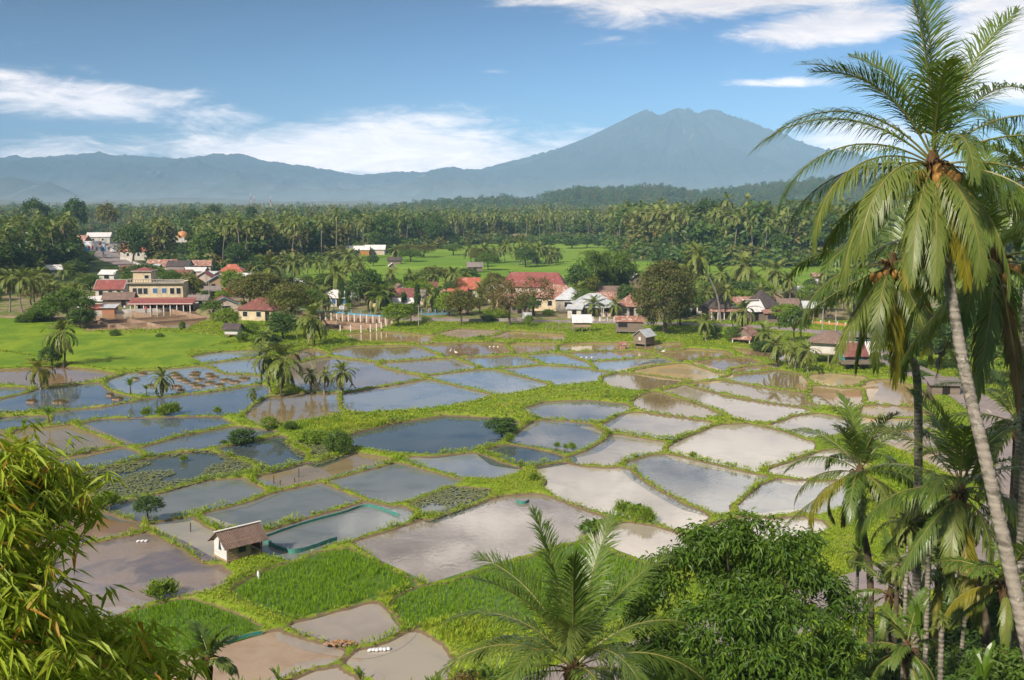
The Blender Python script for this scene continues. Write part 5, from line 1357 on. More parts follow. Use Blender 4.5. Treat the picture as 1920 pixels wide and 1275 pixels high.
# --- out in the fields
H('long_barn', 'long barn with pale pink roof at the far edge of the green fields', 971, 451, 9.5, 5, 2.6, 1.5, 0, 'gable', 'rust', M_brick, wins=(), door=None, short='pale pink barn', cat='barn')
H('farm_house', 'farmhouse with dark roof and orange front at the far grove', 673, 478, 10, 6, 2.6, 1.6, 0, 'gable', 'white', mat_plain('wall_orange', (0.5, 0.22, 0.06)), wins=((0, 'F'),), door=None, short='orange farmhouse')
H('farm_house', 'farmhouse with white roof right of the orange farmhouse', 704, 477, 9, 6, 2.6, 1.8, 0, 'gable', 'white', M_pinkw, wins=(), door=None, short='white roofed farmhouse')
H('field_hut', 'thatched field hut beside the clump of trees in the rice', 890, 510, 5.0, 3.4, 1.6, 1.3, 6, 'gable', 'grey', M_wood, wins=(), door=0, short='thatched field hut', cat='hut', lift=.6)
H('field_hut', 'tiny white gabled hut alone in the green field', 735, 503, 2.2, 2.4, 1.2, .9, 10, 'gable', 'white', M_wood, ridge='y', wins=(), door=None, short='tiny white field hut', cat='hut')
H('field_hut', 'dark flat hut at the field edge by the far scrub', 740, 494, 5.0, 3.0, 1.6, 1.0, 0, 'gable', 'dark', M_wood, wins=(), door=None, short='dark flat hut', cat='hut')
H('field_hut', 'small dark hut in the open rice right of the bamboo thicket', 1181, 488, 2.4, 2.2, 1.9, .7, 0, 'gable', 'dark', M_wood, wins=(), door=None, short='small dark hut', cat='hut')
H('field_hut', 'little pinkish hut in the fallow field on the right', 1532, 524, 3.0, 2.4, 1.4, .8, 0, 'gable', 'rust', M_wood, wins=(), door=None, short='pinkish field hut', cat='hut')

# --- mosque dome
x0, y0 = U(343, 462, .5)
r = thing('mosque', 'small mosque with rusty orange dome among the palms', 'mosque', (x0, y0, .3))
MB().box((0, 0, 2.5), (7.4, 6.4, 5)).box((0, 0, 5.02), (7.8, 6.8, .25)).build('wall', M_plast, r)
db = MB()
th = np.linspace(0, 6.2832, 24, endpoint=False)
prof = [(3.2, 5.0), (3.3, 5.5), (3.15, 6.3), (2.7, 7.1), (1.9, 7.8), (.9, 8.25), (.05, 8.5)]
V = np.array([(a * math.cos(t), a * math.sin(t), z) for a, z in prof for t in th])
db.add(V, [(i * 24 + j, i * 24 + (j + 1) % 24, (i + 1) * 24 + (j + 1) % 24, (i + 1) * 24 + j) for i in range(6) for j in range(24)])
db.build('dome', mat_plain('rusty_dome', (0.52, 0.24, 0.08), (0.42, 0.16, 0.06), 0.8, 0.5, 0.4, stain=(0.55, 0.42, 0.25)), r, True)
MB().tube([(0, 0, 8.6), (0, 0, 10.6)], [.12, .03], 6).blob((0, 0, 9.3), (.28, .28, .28), 8, 6).build('finial', M_trim, r)

# --- the lone hut on the crossing banks, nearest of all
hx, hy = (np.array(U(489, 1036, .5)) + np.array(U(406, 1041, .5))) / 2
hx, hy, hzr = float(hx), float(hy), math.radians(43)
r = thing('field_hut', 'lone plank hut with brown shingle roof where the near pond banks meet', 'hut', (hx, hy, gz1(hx, hy) - .05), hzr)
LANDMARKS.append(('lone plank hut', hx, hy, 4))
w_, d_, h_, lf, rh_ = 2.75, 1.95, 1.12, .36, .74
cab = 1.85                                                # closed room; the rest of the length is an open porch
xa, xb = -w_ / 2, -w_ / 2 + cab
mbw = MB(); mbw.box((xb - .04, 0, lf + h_ / 2), (.08, d_, h_)).box(((xa + xb) / 2, -d_ / 2 + .04, lf + h_ / 2), (cab, .08, h_)).box(((xa + xb) / 2, d_ / 2 - .04, lf + h_ / 2), (cab, .08, h_))
for i in range(7):                                        # plank joints
    mbw.box(((xa + xb) / 2, -d_ / 2 - .004, lf + .1 + i * .19), (cab, .03, .012))
mbw.build('wall', M_wood2, r)
X = xa
mbg = MB().box((X + .04, 0, lf + h_ / 2), (.08, d_, h_))
mbg.add([(X, -d_ / 2, lf + h_), (X, d_ / 2, lf + h_), (X, 0, lf + h_ + rh_ - .05), (X + .08, -d_ / 2, lf + h_), (X + .08, d_ / 2, lf + h_), (X + .08, 0, lf + h_ + rh_ - .05)], tris=[(0, 2, 1), (3, 4, 5)])
for i in range(10):
    mbg.box((X - .004, 0, lf + .12 + i * .15), (.02, d_ * (1 if i < 8 else .6), .01))
g_ = mbg.build('gable_wall', M_woodw, r)
g_['label'] = 'whitewashed gable wall'
sb = MB(); sb.add([(X - .03, -.2, lf + .55), (X - .03, .2, lf + .55), (X - .03, .06, lf + 1.25), (X - .03, -.02, lf + 1.25), (X - .01, -.2, lf + .55), (X - .01, .2, lf + .55), (X - .01, .06, lf + 1.25), (X - .01, -.02, lf + 1.25)], [(0, 3, 2, 1), (0, 1, 5, 4), (2, 3, 7, 6), (1, 2, 6, 5), (3, 0, 4, 7)])
sb.build('hanging_cloth', mat_plain('dark_teal_cloth', (0.03, 0.07, 0.09)), g_)
f_ = MB().box((xa + 1.12, -d_ / 2 - .01, lf + .68), (.66, .06, .72)).build('window', M_post, r); MB().box((xa + 1.12, -d_ / 2 - .035, lf + .68), (.54, .04, .6)).build('pane', mat_plain('dark_green_screen', (0.012, 0.03, 0.018)), f_)
M_shing, kk, o = new_mat('roof_shingle_brown')
t = kk.node('ShaderNodeTexCoord')
xx, yy, zz = kk.sep(t.outputs['Object'])
sheet = kk.node('ShaderNodeTexWhiteNoise', noise_dimensions='2D')
kk.put(sheet.inputs['Vector'], kk.combine(kk.m('FLOOR', kk.m('MULTIPLY', xx, 1.7)), kk.m('FLOOR', kk.m('MULTIPLY', zz, 1.9))))
nn = kk.noise(kk.scalevec(t.outputs['Object'], (1, 1, .5)), 3.0, 6.0, .65, .6)
cc = kk.mix(kk.m('ADD', kk.m('MULTIPLY', sheet.outputs[0], .55), kk.m('MULTIPLY', kk.ramp(nn, .3, .7), .5)), (0.245, 0.165, 0.13), (0.135, 0.088, 0.072))
cc = kk.mix(kk.ramp(kk.noise(t.outputs['Object'], 5.0, 5.0, .7), .56, .68), cc, (0.10, 0.07, 0.06))
ribs = kk.m('SINE', kk.m('MULTIPLY', xx, 50.0))
kk.l.new(principled(kk, cc, .85, .2, kk.m('ADD', ribs, nn), .5, .03).outputs[0], o.inputs[0])
rb = MB(); ovx, ovy = .30, .27
zo = lf + h_ - rh_ * ovy / (d_ / 2)
ro = MB()
for sy in (-1, 1):
    n_s = 14
    xs_ = np.linspace(xa - ovx, w_ / 2 + ovx, n_s + 1)
    lo_ = np.array([(x_, sy * (d_ / 2 + ovy + .05 * vnoise(np.array([x_ * 3.1]), np.array([sy * 5.0]))[0]), zo - .035 * vnoise(np.array([x_ * 4.7]), np.array([sy * 9.0]))[0]) for x_ in xs_])
    hi_ = np.array([(x_, 0, lf + h_ + rh_) for x_ in xs_])
    V_ = np.vstack([lo_, hi_, lo_ - (0, 0, .03), hi_ - (0, 0, .03)]); k_ = n_s + 1
    fl = [(i, i + 1, k_ + i + 1, k_ + i) for i in range(n_s)]
    ed = [(i, 2 * k_ + i, 2 * k_ + i + 1, i + 1) for i in range(n_s)] + [(0, k_, 3 * k_, 2 * k_), (n_s, 2 * k_ + n_s, 3 * k_ + n_s, k_ + n_s)]
    un = [(2 * k_ + i, 3 * k_ + i, 3 * k_ + i + 1, 2 * k_ + i + 1) for i in range(n_s)]
    ro.add(V_, fl + ed + un)
rr_ = ro.build('roof', M_shing, r)
MB().box((0, 0, lf + h_ + rh_ + .03), (w_ + .8, .2, .04)).build('ridge_cap', M_trim, rr_)
for x in (xa + .08, xb - .05, w_ / 2 - .08):
    for sy in (-1, 1):
        MB().tube([(x, sy * (d_ / 2 - .05), -.6), (x, sy * (d_ / 2 - .05), lf + h_ - (.0 if x < 1 else .12))], .045, 6).build('post', M_post, r)
MB().box((0, 0, lf - .05), (w_ + .1, d_ + .1, .1)).build('floor', M_wood2, r)
MB().box(((xb + w_ / 2) / 2, d_ / 2 - .05, lf + .32), (w_ / 2 - xb, .05, .5)).box((w_ / 2 - .05, .1, lf + .32), (.05, d_ - .3, .5)).build('porch_rail', M_wood, r)
# ------------------------------------------------------------------ trees and palms of the middle distance
def front_far(px):
    """rear edge of the village, where the far fields begin"""
    return np.interp(px, [0, 440, 520, 760, 940, 1080, 1200, 1320, 1560, 1700], [500, 515, 560, 545, 540, 550, 535, 540, 545, 530])
rg = np.random.RandomState(77)
CROWN_M = [L_fpalm, L_fpalmy, L_dry, L_rach]
CROWN_Y = [L_palmy, L_palmy, L_dry, L_rach]
CROWN_D = [L_palm, L_fpalmy, L_dry, L_rach]
def proto_mesh(mb, name, mats, smooth=False):
    o = mb.build(name, mats, None, smooth)
    me = o.data
    bpy.data.objects.remove(o)
    return me
PALM_CROWNS = [proto_mesh(palm_crown(np.random.RandomState(50 + i), 3.3, 24 + 2 * (i % 3), 20, 0.75, 0.13, el_lo=(-55, -40, -62, -48, -58)[i], el_hi=80, dry=(1, 0, 3, 1, 2)[i], yellow=(.15, .05, .3, .2, .1)[i], segs=7), 'palm_crown', CROWN_M) for i in range(5)]
PALM_Y = proto_mesh(palm_crown(np.random.RandomState(61), 3.2, 20, 18, 0.8, 0.14, el_lo=-40, dry=0, segs=7), 'palm_crown_yellow', CROWN_Y)
def put(me, name, parent, loc=(0, 0, 0), rz=0.0, sc=(1, 1, 1)):
    o = bpy.data.objects.new(name, me)
    COL.objects.link(o)
    o.parent = parent; o.location = loc; o.rotation_euler = (0, 0, rz); o.scale = sc
    return o

def mid_palm(bx, by, tx, ty, rad, label=None, me=None, group=None, dark=False, kindw='coconut palm', trunk=True):
    x, y = U(bx, by, 0.45)
    z = gz1(x, y)
    c = np.array(at(tx, ty, y + rg.uniform(-.4, .4)))
    Rm = rad * y / FPX * 1.38
    root = thing('coconut_palm', label or 'coconut palm', 'palm tree', (x, y, z), 0, group or 'coconut palms of the valley')
    cl = c - np.array([x, y, z])
    if cl[2] < 0.8: cl[2] = 0.8
    mid1 = np.array([cl[0] * .25 + rg.randn() * .05 * cl[2], rg.randn() * .05 * cl[2], cl[2] * .45])
    r_ = 0.10 + 0.006 * cl[2]
    palm_trunk([(0, 0, -.3), tuple(mid1), tuple(cl)], r_ * 1.15, r_ * .8, 7, 0.5, 1.7).build('trunk', M_trunkd if dark else M_trunk, root, True)
    put(me or PALM_CROWNS[rg.randint(5)], 'crown', root, tuple(cl), rg.rand() * 6.28, (Rm / 3.0,) * 3)
    if label is None:
        PENDING.append((root, kindw, x, y))
    return root

# broadleaf kinds: crown mesh and trunk mesh of a 10 m tree, 10 m wide
KINDS = {}
def make_kind(name, mat, seed, n_cl, n_leaf, l, w, rad, R=(5, 5, 4.2), trunk_h=3.2, lobes=7, droop=.3, low=-.35, r0=.28):
    tm, cm = broadleaf(np.random.RandomState(seed), 10, R, trunk_h, r0, n_cl, n_leaf, l, w, rad, lobes, droop, low)
    KINDS[name] = (proto_mesh(tm, 'trunk', [M_bark], True), proto_mesh(cm, 'crown', [mat]))
make_kind('dark', L_dark, 1, 95, 34, .60, .34, 1.15)
make_kind('dark2', L_dark, 2, 80, 40, .60, .34, 1.2, (5, 5, 4.6), 2.6, 5, low=-.6)
make_kind('mid', L_mid, 3, 90, 36, .58, .32, 1.15, lobes=9)
make_kind('mid2', L_mid, 4, 70, 40, .58, .32, 1.25, (5, 5, 3.6), 4.0, 6, low=-.2)
make_kind('olive', L_olive, 5, 85, 34, .55, .26, 1.1, (5, 5, 3.9), 3.6, 9, low=-.25)
make_kind('light', L_light, 6, 75, 40, .6, .34, 1.15, (5, 5, 4.5), 1.8, 8, low=-.7)
make_kind('airy', L_dark, 7, 55, 26, .55, .22, 1.2, (5, 5, 3.2), 3.4, 9, low=-.1)
make_kind('airyolive', L_rust, 8, 60, 26, .5, .24, 1.1, (5, 5, 4.6), 3.5, 10, low=-.5)
make_kind('flower', L_flower, 9, 75, 36, .6, .34, 1.1, (5, 5, 4.5), 2.4, 8, low=-.6)
make_kind('shrub', L_mid, 10, 70, 40, .75, .36, 1.3, (5, 5, 4.9), 1.0, 7, low=-.85, r0=.12)
make_kind('shrublight', L_light, 11, 60, 40, .8, .36, 1.3, (5, 5, 4.9), 1.0, 7, low=-.85, r0=.12)
make_kind('giant', mat_leaf('giant_tree_leaf', (0.055, 0.075, 0.014), (0.125, 0.125, 0.03), .5, .3, .2, tip=(0.20, 0.12, 0.04)), 12, 280, 52, .30, .18, .8, (5, 5, 5.2), 2.2, 14, low=-.55, r0=.3)
make_kind('column', L_dark, 13, 60, 40, 1.0, .5, 1.2, (5, 5, 4.95), 1.0, 4, low=-1.1, r0=.2)
bmb = MB()
rb_ = np.random.RandomState(14)
for i in range(46):
    a_ = rb_.rand() * 6.28; q_ = rb_.rand() ** .5 * 1.4; rr2 = 2.0 + 3.0 * rb_.rand()
    tcv = np.linspace(.3, 1, 7)
    hh = 7 + 3.4 * rb_.rand()
    P_ = np.stack([math.cos(a_) * (q_ + rr2 * tcv ** 2.2), math.sin(a_) * (q_ + rr2 * tcv ** 2.2), hh * np.sin(tcv * 1.75)], 1)
    leaf_cloud(bmb, rb_, P_, .8, 16, .75, .16, .7)
cul = MB()
for i in range(20):
    a_ = rb_.rand() * 6.28; q_ = rb_.rand() ** .5 * 1.2
    cul.tube([(math.cos(a_) * q_, math.sin(a_) * q_, -.2), (math.cos(a_) * (q_ + .3), math.sin(a_) * (q_ + .3), 4), (math.cos(a_) * (q_ + 1.2), math.sin(a_) * (q_ + 1.2), 7.5)], [.06, .05, .03], 5)
KINDS['bamboo'] = (proto_mesh(cul, 'culms', [M_bark], True), proto_mesh(bmb, 'crown', [L_mid]))

NAMES = dict(dark='broadleaf_tree', dark2='broadleaf_tree', mid='broadleaf_tree', mid2='broadleaf_tree', olive='broadleaf_tree', light='broadleaf_tree', airy='broadleaf_tree', airyolive='broadleaf_tree',
             flower='flowering_tree', shrub='shrub', shrublight='shrub', giant='broadleaf_tree', column='column_tree', bamboo='bamboo_clump')
WORDS = dict(dark='dark green tree', dark2='dense dark tree', mid='mid green tree', mid2='spreading green tree', olive='olive green tree', light='bright green tree', airy='open dark tree', airyolive='thin rusty leaved tree',
             flower='yellow flowering tree', shrub='green shrub', shrublight='light green shrub', giant='giant tree', column='dark column tree', bamboo='bamboo clump')
def mid_tree(kd, bx, by, w, h, label=None, group=None):
    x, y = U(bx, by, 0.45)
    z = gz1(x, y)
    s = y / FPX
    root = thing(NAMES[kd], label or WORDS[kd], 'shrub' if 'shrub' in kd else 'bamboo' if kd == 'bamboo' else 'tree', (x, y, z), 0, group or ('shrubs of the valley' if 'shrub' in kd else 'trees of the valley'))
    tm, cm = KINDS[kd]
    if kd not in ('column', 'giant', 'bamboo') and 'shrub' not in kd: w, h = w * 1.16, h * 1.08
    sc = (w * s / 10.4, w * s / 10.4, h * s / 10.0)
    rz = rg.rand() * 6.28
    put(tm, 'trunk', root, (0, 0, 0), rz, sc); put(cm, 'crown', root, (0, 0, 0), rz, sc)
    if label is None:
        PENDING.append((root, WORDS[kd], x, y))
    return root

P, T = mid_palm, mid_tree
# palms among the ponds
P(118, 684, 115, 622, 33, 'single palm with drooping crown at the edge of the bright rice field', dark=True)
P(76, 724, 73, 692, 29, 'short yellow green palm on the bank of the brown pond', PALM_Y)
P(303, 737, 304, 708, 24, 'small palm on the bank of the pond with grass islands')
P(527, 738, 528, 672, 45, 'largest palm of the pond bank clump, broad full crown', dark=True)
P(507, 733, 499, 664, 32, 'slimmer palm leaning left behind the largest pond bank palm')
P(582, 729, 582, 702, 16, 'smallest of the three short palms by the pinkish pond')
P(608, 732, 610, 704, 17, 'middle one of the three short palms by the pinkish pond')
P(641, 734, 641, 697, 26, 'tallest of the three short palms by the pinkish pond')
P(588, 648, 586, 596, 37, 'coconut palm with star shaped crown at the edge of the fish tanks', dark=True)
P(497, 655, 500, 634, 26, 'low palm below the olive trees at the field corner')
P(474, 748, 474, 736, 13, 'tiny palm on the bank left of the round pond')
# palms of the village
for q in [(18, 585, 15, 522, 23), (42, 588, 41, 522, 25), (66, 582, 62, 524, 24), (98, 566, 92, 528, 20), (505, 566, 505, 501, 30), (548, 545, 548, 492, 21), (632, 568, 632, 514, 30), (716, 590, 715, 552, 30), (676, 540, 675, 492, 19),
          (585, 570, 583, 535, 20), (845, 552, 845, 512, 12), (870, 556, 872, 520, 14), (905, 574, 903, 543, 19), (815, 550, 812, 515, 15), (770, 552, 768, 515, 13), (730, 552, 732, 512, 13), (660, 545, 655, 500, 18),
          (1113, 594, 1113, 570, 19), (1154, 597, 1153, 572, 17), (1402, 560, 1398, 499, 32), (1452, 565, 1455, 508, 31), (1480, 572, 1478, 524, 20), (1395, 628, 1394, 582, 27),
          (1323, 638, 1322, 604, 22), (1320, 592, 1322, 548, 22), (1458, 684, 1456, 646, 27), (1489, 692, 1488, 660, 22), (1515, 697, 1512, 657, 25), (1430, 648, 1434, 624, 24), (1345, 556, 1352, 512, 22), (1548, 585, 1545, 545, 22),
          (1368, 600, 1362, 545, 18), (1415, 560, 1420, 528, 17), (960, 540, 958, 514, 9), (1030, 548, 1030, 518, 8), (795, 560, 792, 530, 14), (1600, 560, 1596, 510, 20), (1640, 575, 1636, 520, 22)]:
    P(*q)
P(1352, 605, 1308, 480, 31, 'tall palm whose long bare trunk leans left over the road', None)
# clumps out in the fields
for q in [(935, 491, 938, 464, 14), (947, 492, 950, 460, 14), (905, 494, 907, 466, 13), (915, 489, 912, 464, 13), (978, 493, 978, 454, 16), (989, 494, 988, 468, 13), (1000, 495, 1001, 472, 12), (1012, 494, 1012, 464, 14), (1022, 493, 1024, 470, 13),
          (1034, 492, 1036, 472, 13), (1044, 491, 1046, 474, 12), (884, 491, 880, 468, 14), (970, 496, 968, 472, 12), (1008, 498, 1006, 480, 11), (1028, 497, 1030, 482, 10), (655, 508, 655, 480, 18), (620, 512, 620, 484, 18), (740, 488, 742, 468, 15), (995, 490, 996, 464, 12), (1040, 495, 1042, 480, 10), (895, 488, 893, 470, 11), (925, 493, 926, 472, 12), (600, 520, 598, 492, 16), (575, 515, 574, 488, 15)]:
    P(*q, group='palm clumps in the far rice fields')
# trees and bushes
T('dark', 277, 972, 57, 46, 'round dark green bush standing alone on the near left bank')
T('shrub', 636, 842, 62, 62, 'tall round green shrub on the bank left of the deep blue pond')
T('shrublight', 590, 822, 75, 36, 'low spreading light green shrub left of the tall round shrub')
T('dark2', 452, 828, 56, 42, 'airy dark tree overhanging the small deep pond')
T('dark2', 942, 812, 66, 42, 'airy dark tree leaning over the right end of the deep blue pond')
T('shrublight', 505, 800, 38, 28); T('shrub', 545, 806, 26, 20); T('shrub', 420, 722 + 100, 20, 14)
T('dark', 98, 684, 42, 46); T('shrub', 76, 600, 70, 34); T('mid', 128, 608, 82, 66); T('dark2', 150, 612, 50, 40); T('mid', 96, 602, 60, 50); T('shrub', 168, 600, 30, 34)
T('shrub', 215, 628, 24, 22); T('shrub', 300, 630, 18, 16); T('shrub', 342, 620, 12, 22); T('shrub', 50, 603, 40, 26)
T('olive', 497, 594, 100, 80); T('olive', 545, 618, 92, 84); T('dark2', 530, 636, 66, 56); T('olive', 470, 580, 70, 62); T('mid2', 580, 598, 52, 52); T('dark2', 505, 655, 52, 30)
T('light', 424, 616, 46, 40); T('shrublight', 470, 628, 38, 30); T('shrub', 455, 640, 26, 20)
T('flower', 362, 562, 36, 48, 'dark tree speckled with yellow flowers at the end of the cream block')
T('shrub', 388, 562, 24, 18); T('dark2', 692, 586, 66, 82); T('mid', 716, 584, 46, 56); T('light', 746, 612, 54, 46); T('mid', 770, 606, 32, 38)
T('olive', 864, 610, 58, 66); T('olive', 925, 585, 62, 60); T('airyolive', 957, 610, 76, 92); T('airyolive', 1002, 592, 66, 78); T('mid', 985, 596, 46, 44)
T('light', 991, 612, 15, 24, 'little clipped bright green tree before the white banner')
T('dark', 1084, 565, 52, 66); T('flower', 1106, 566, 38, 52); T('mid', 1098, 588, 44, 46); T('bamboo', 1138, 560, 110, 84, 'tall bamboo thicket behind the stepped tin roofs'); T('bamboo', 1165, 558, 70, 60)
T('giant', 1246, 624, 128, 156, 'giant rusty green tree by the road, the tallest crown of the village')
T('flower', 1346, 578, 44, 44); T('dark2', 1388, 575, 72, 50); T('dark', 1420, 580, 46, 46); T('mid', 1290, 600, 50, 60); T('dark2', 1275, 610, 50, 44)
T('mid', 1488, 642, 52, 68); T('light', 1470, 606, 52, 36); T('dark', 1546, 604, 44, 64); T('shrublight', 1520, 588, 46, 26); T('olive', 1540, 572, 50, 40); T('mid', 1440, 590, 36, 26); T('shrub', 1375, 640, 34, 36)
T('dark2', 1430, 655, 40, 26); T('shrub', 1340, 632, 28, 28); T('dark2', 1655, 640, 80, 60); T('dark', 1700, 650, 90, 80); T('mid2', 1640, 600, 70, 60); T('dark2', 1760, 690, 110, 90); T('mid', 1850, 720, 120, 110); T('dark', 1690, 600, 80, 80); T('dark2', 1800, 640, 120, 100); T('dark', 1890, 660, 120, 120)
T('dark2', 268, 536, 74, 44); T('mid', 302, 540, 56, 36); T('light', 285, 522, 44, 26); T('flower', 318, 538, 40, 34); T('dark2', 252, 494, 60, 74, 'big dark tree at the right side of the far road'); T('dark2', 236, 545, 36, 24); T('mid', 330, 552, 36, 24)
T('dark', 986, 500, 44, 36); T('olive', 895, 500, 34, 34); T('mid', 915, 506, 40, 34); T('dark2', 700, 498, 26, 22)
T('dark2', 332, 472, 34, 19); T('mid', 352, 474, 32, 20); T('dark', 343, 480, 26, 16); T('dark2', 168, 492, 30, 14); T('mid', 152, 486, 26, 18); T('mid2', 215, 512, 40, 12)
T('dark2', 1023, 465, 32, 19); T('dark2', 1072, 465, 40, 18); T('dark', 1100, 464, 30, 17); T('dark2', 1122, 464, 18, 14); T('olive', 795, 482, 46, 24); T('mid', 770, 490, 40, 22); T('olive', 760, 478, 38, 20); T('mid2', 850, 478, 38, 20)
T('olive', 815, 545, 66, 44); T('mid', 790, 548, 50, 38); T('dark', 845, 560, 36, 30); T('airyolive', 862, 560, 30, 40); T('mid', 735, 545, 36, 26); T('mid2', 650, 560, 44, 30); T('dark2', 610, 545, 36, 34); T('mid', 575, 560, 40, 44)
T('olive', 900, 590, 34, 30); T('shrublight', 940, 598, 40, 20); T('shrub', 915, 602, 40, 16); T('flower', 700, 560, 30, 26); T('light', 655, 580, 16, 12); T('light', 800, 605, 18, 12)
for i_, (bx, by, w_, h_, kd_) in enumerate([(1965, 640, 120, 110, 'dark2'), (2040, 600, 110, 100, 'mid'), (2100, 660, 130, 110, 'dark'), (2010, 720, 150, 140, 'mid'), (2180, 610, 110, 90, 'olive'), (2230, 700, 150, 130, 'dark2'), (2320, 640, 130, 100, 'mid2'), (2120, 790, 170, 150, 'dark'), (2400, 720, 160, 130, 'mid'), (2300, 820, 190, 160, 'dark2'), (2060, 860, 190, 170, 'mid2'), (2480, 640, 130, 100, 'dark')]):
    T(kd_, bx, by, w_, h_)
# slim column trees along the blue wall
for bx, by, h in [(591, 578, 42), (608, 574, 40), (641, 576, 58), (652, 578, 42), (727, 590, 48), (757, 585, 44), (762, 560, 48), (783, 587, 64), (819, 590, 56), (935, 545, 36), (972, 545, 22), (729, 545, 36), (560, 580, 30), (987, 540, 20), (825, 560, 26), (905, 560, 24), (960, 560, 22)]:
    T('column', bx, by, 13 if h > 30 else 9, h * 1.12, group='slim column trees along the village road')

# banana plants
BAN = [proto_mesh(banana_mesh(np.random.RandomState(90 + i), 9, 2.3, .55), 'banana_leaves', [L_banana]) for i in range(2)]
stem_me = proto_mesh(MB().tube([(0, 0, -.2), (0, 0, .9), (0.02, 0, 1.7)], [.14, .12, .08], 7), 'stem', [M_trunkd], True)
def banana(bx, by, hpx, label=None):
    x, y = U(bx, by, .45)
    s = hpx * y / FPX / 3.4
    root = thing('banana_plant', label or 'banana plant', 'banana plant', (x, y, gz1(x, y)), rg.rand() * 6.28, 'banana plants')
    put(stem_me, 'stem', root, sc=(s, s, s)); put(BAN[rg.randint(2)], 'leaves', root, (0, 0, 1.5 * s), rg.rand() * 6, (s, s, s))
    if label is None: PENDING.append((root, 'banana plant', x, y))
for q in [(92, 793, 38), (45, 795, 22), (245, 738, 34), (275, 742, 24), (75, 600, 30), (60, 604, 26), (545, 560, 30), (560, 566, 28), (1190, 560, 30), (1480, 596, 24), (1050, 560, 26), (830, 560, 22), (1200, 600, 24), (300, 1122, 20)]:
    banana(*q)

rv = np.random.RandomState(19)
nv_ = 0
while nv_ < 150:
    px_v, py_v = rv.uniform(-20, 1720), rv.uniform(528, 604)
    if px_v < 150 and py_v > 590: continue
    if 150 < px_v < 400 and py_v > 556: continue
    if 560 < px_v < 745 and py_v > 590: continue
    x, y = U(px_v, py_v, .5)
    if py_v < front_far(px_v) or polydist(np.array([x]), np.array([y]), ROADS)[0] < 5.5: continue
    if not all(abs(x - l_[1]) > l_[3] * .55 + 1.2 or not (-l_[3] - 5 < y - l_[2] < l_[3] * .6) for l_ in LANDMARKS): continue
    kd_v = rv.choice(['mid', 'mid2', 'dark', 'olive', 'light', 'shrub', 'shrublight', 'airyolive', 'dark2'])
    s_v = (py_v - 375) / 225.0
    w_v = rv.uniform(26, 58) * s_v; h_v = w_v * rv.uniform(.7, 1.15)
    if 'shrub' in kd_v: w_v *= .6; h_v = w_v * .7
    if rv.rand() < .22:
        mid_palm(px_v, py_v, px_v + rv.randn() * 3, py_v - rv.uniform(24, 52) * s_v, 24 * s_v)
    else:
        mid_tree(kd_v, px_v, py_v, w_v, h_v)
    nv_ += 1

# ------------------------------------------------------------------ the groves: first rows as trees of their own, the rest as one mass
FRONT = np.array([(-300, 585), (-60, 560), (0, 545), (60, 528), (110, 520), (165, 508), (200, 520), (290, 500), (330, 500), (420, 508), (480, 506), (560, 497), (640, 488), (700, 478), (760, 466), (830, 466), (870, 459), (960, 455), (1050, 456), (1140, 455), (1152, 470), (1200, 484), (1260, 492), (1350, 496), (1450, 499), (1550, 497), (1700, 505), (2250, 530)], float)
def front_y(px):
    return np.interp(px, FRONT[:, 0], FRONT[:, 1])
def px_of(x, y):
    return 960 + FPX * x / (y * math.cos(PITCH) + CAM_Z * math.sin(PITCH))
def ydist(py):
    return np.array([U(960, p_, .3)[1] for p_ in np.atleast_1d(py)])
FPALM = []
for i in range(6):
    r_ = np.random.RandomState(200 + i)
    m_ = palm_crown(r_, 3.6, 17 + (i % 3) * 2, 11, 0.95, 0.24, rr=0, el_lo=-50, dry=(0, 2, 1)[i % 3], yellow=(.1, .3)[i % 2], segs=5)
    hgt = 13.5 + 3 * r_.rand()
    lean = r_.randn(2) * 1.2
    mb = MB().merge(m_, None, (lean[0], lean[1], hgt))
    t0 = palm_trunk([(0, 0, -.5), (lean[0] * .2, lean[1] * .2, hgt * .5), (lean[0], lean[1], hgt)], .2, .13, 5, 2.0)
    mb.merge(t0, m=4)
    FPALM.append(proto_mesh(mb, 'coconut_palm', CROWN_M + [M_trunk]))
FTREE = []
for i, (mt, R, h) in enumerate([(L_dark, (5.5, 5.5, 5), 15), (L_dark, (6.5, 6.5, 6.5), 19), (L_mid, (6, 6, 5), 14), (L_olive, (5.5, 5.5, 4.5), 14), (L_mid, (5, 5, 6), 16), (L_light, (4.5, 4.5, 4), 10)]):
    r_ = np.random.RandomState(220 + i)
    tm, cm = broadleaf(r_, h, R, h * .42, .3, 70, 26, .95, .6, 1.5, 7, .25, -.5)
    FTREE.append(proto_mesh(MB().merge(cm).merge(tm, m=1), 'broadleaf_tree', [mt, M_bark]))

def clear_of(x, y, r=4):
    for _, lx, ly, ls in LANDMARKS:
        if abs(x - lx) < ls * .6 + r and -6 - ls < y - ly + (12 if ly > 350 else 5) < 12 + ls * .7: return False
    if polydist(np.array([x]), np.array([y]), FAR_ROAD)[0] < 9: return False
    return True
def open_view(px, py):
    """ground kept clear of tall trees: round the far road and its billboard, and before the dome"""
    return (148 < px < 248 and 443 < py < 532) or (318 < px < 368 and 461 < py < 505) or (85 < px < 150 and 450 < py < 475)
cand = []
rf = np.random.RandomState(5)
tries = 0
cells = {}
while len(cand) < 640 and tries < 60000:
    tries += 1
    px = rf.uniform(-120, 1960)
    f = rf.rand() ** 1.6
    py = front_y(px) + (409 - front_y(px)) * f
    if py > front_y(px): continue
    x, y = U(px, py, .3)
    key = (int(x / 5.5), int(y / 14))
    if key in cells or open_view(px, py) or not clear_of(x, y): continue
    cells[key] = 1
    cand.append((x, y, px, py))
cand.sort(key=lambda q: q[1])
n_p = n_t = 0
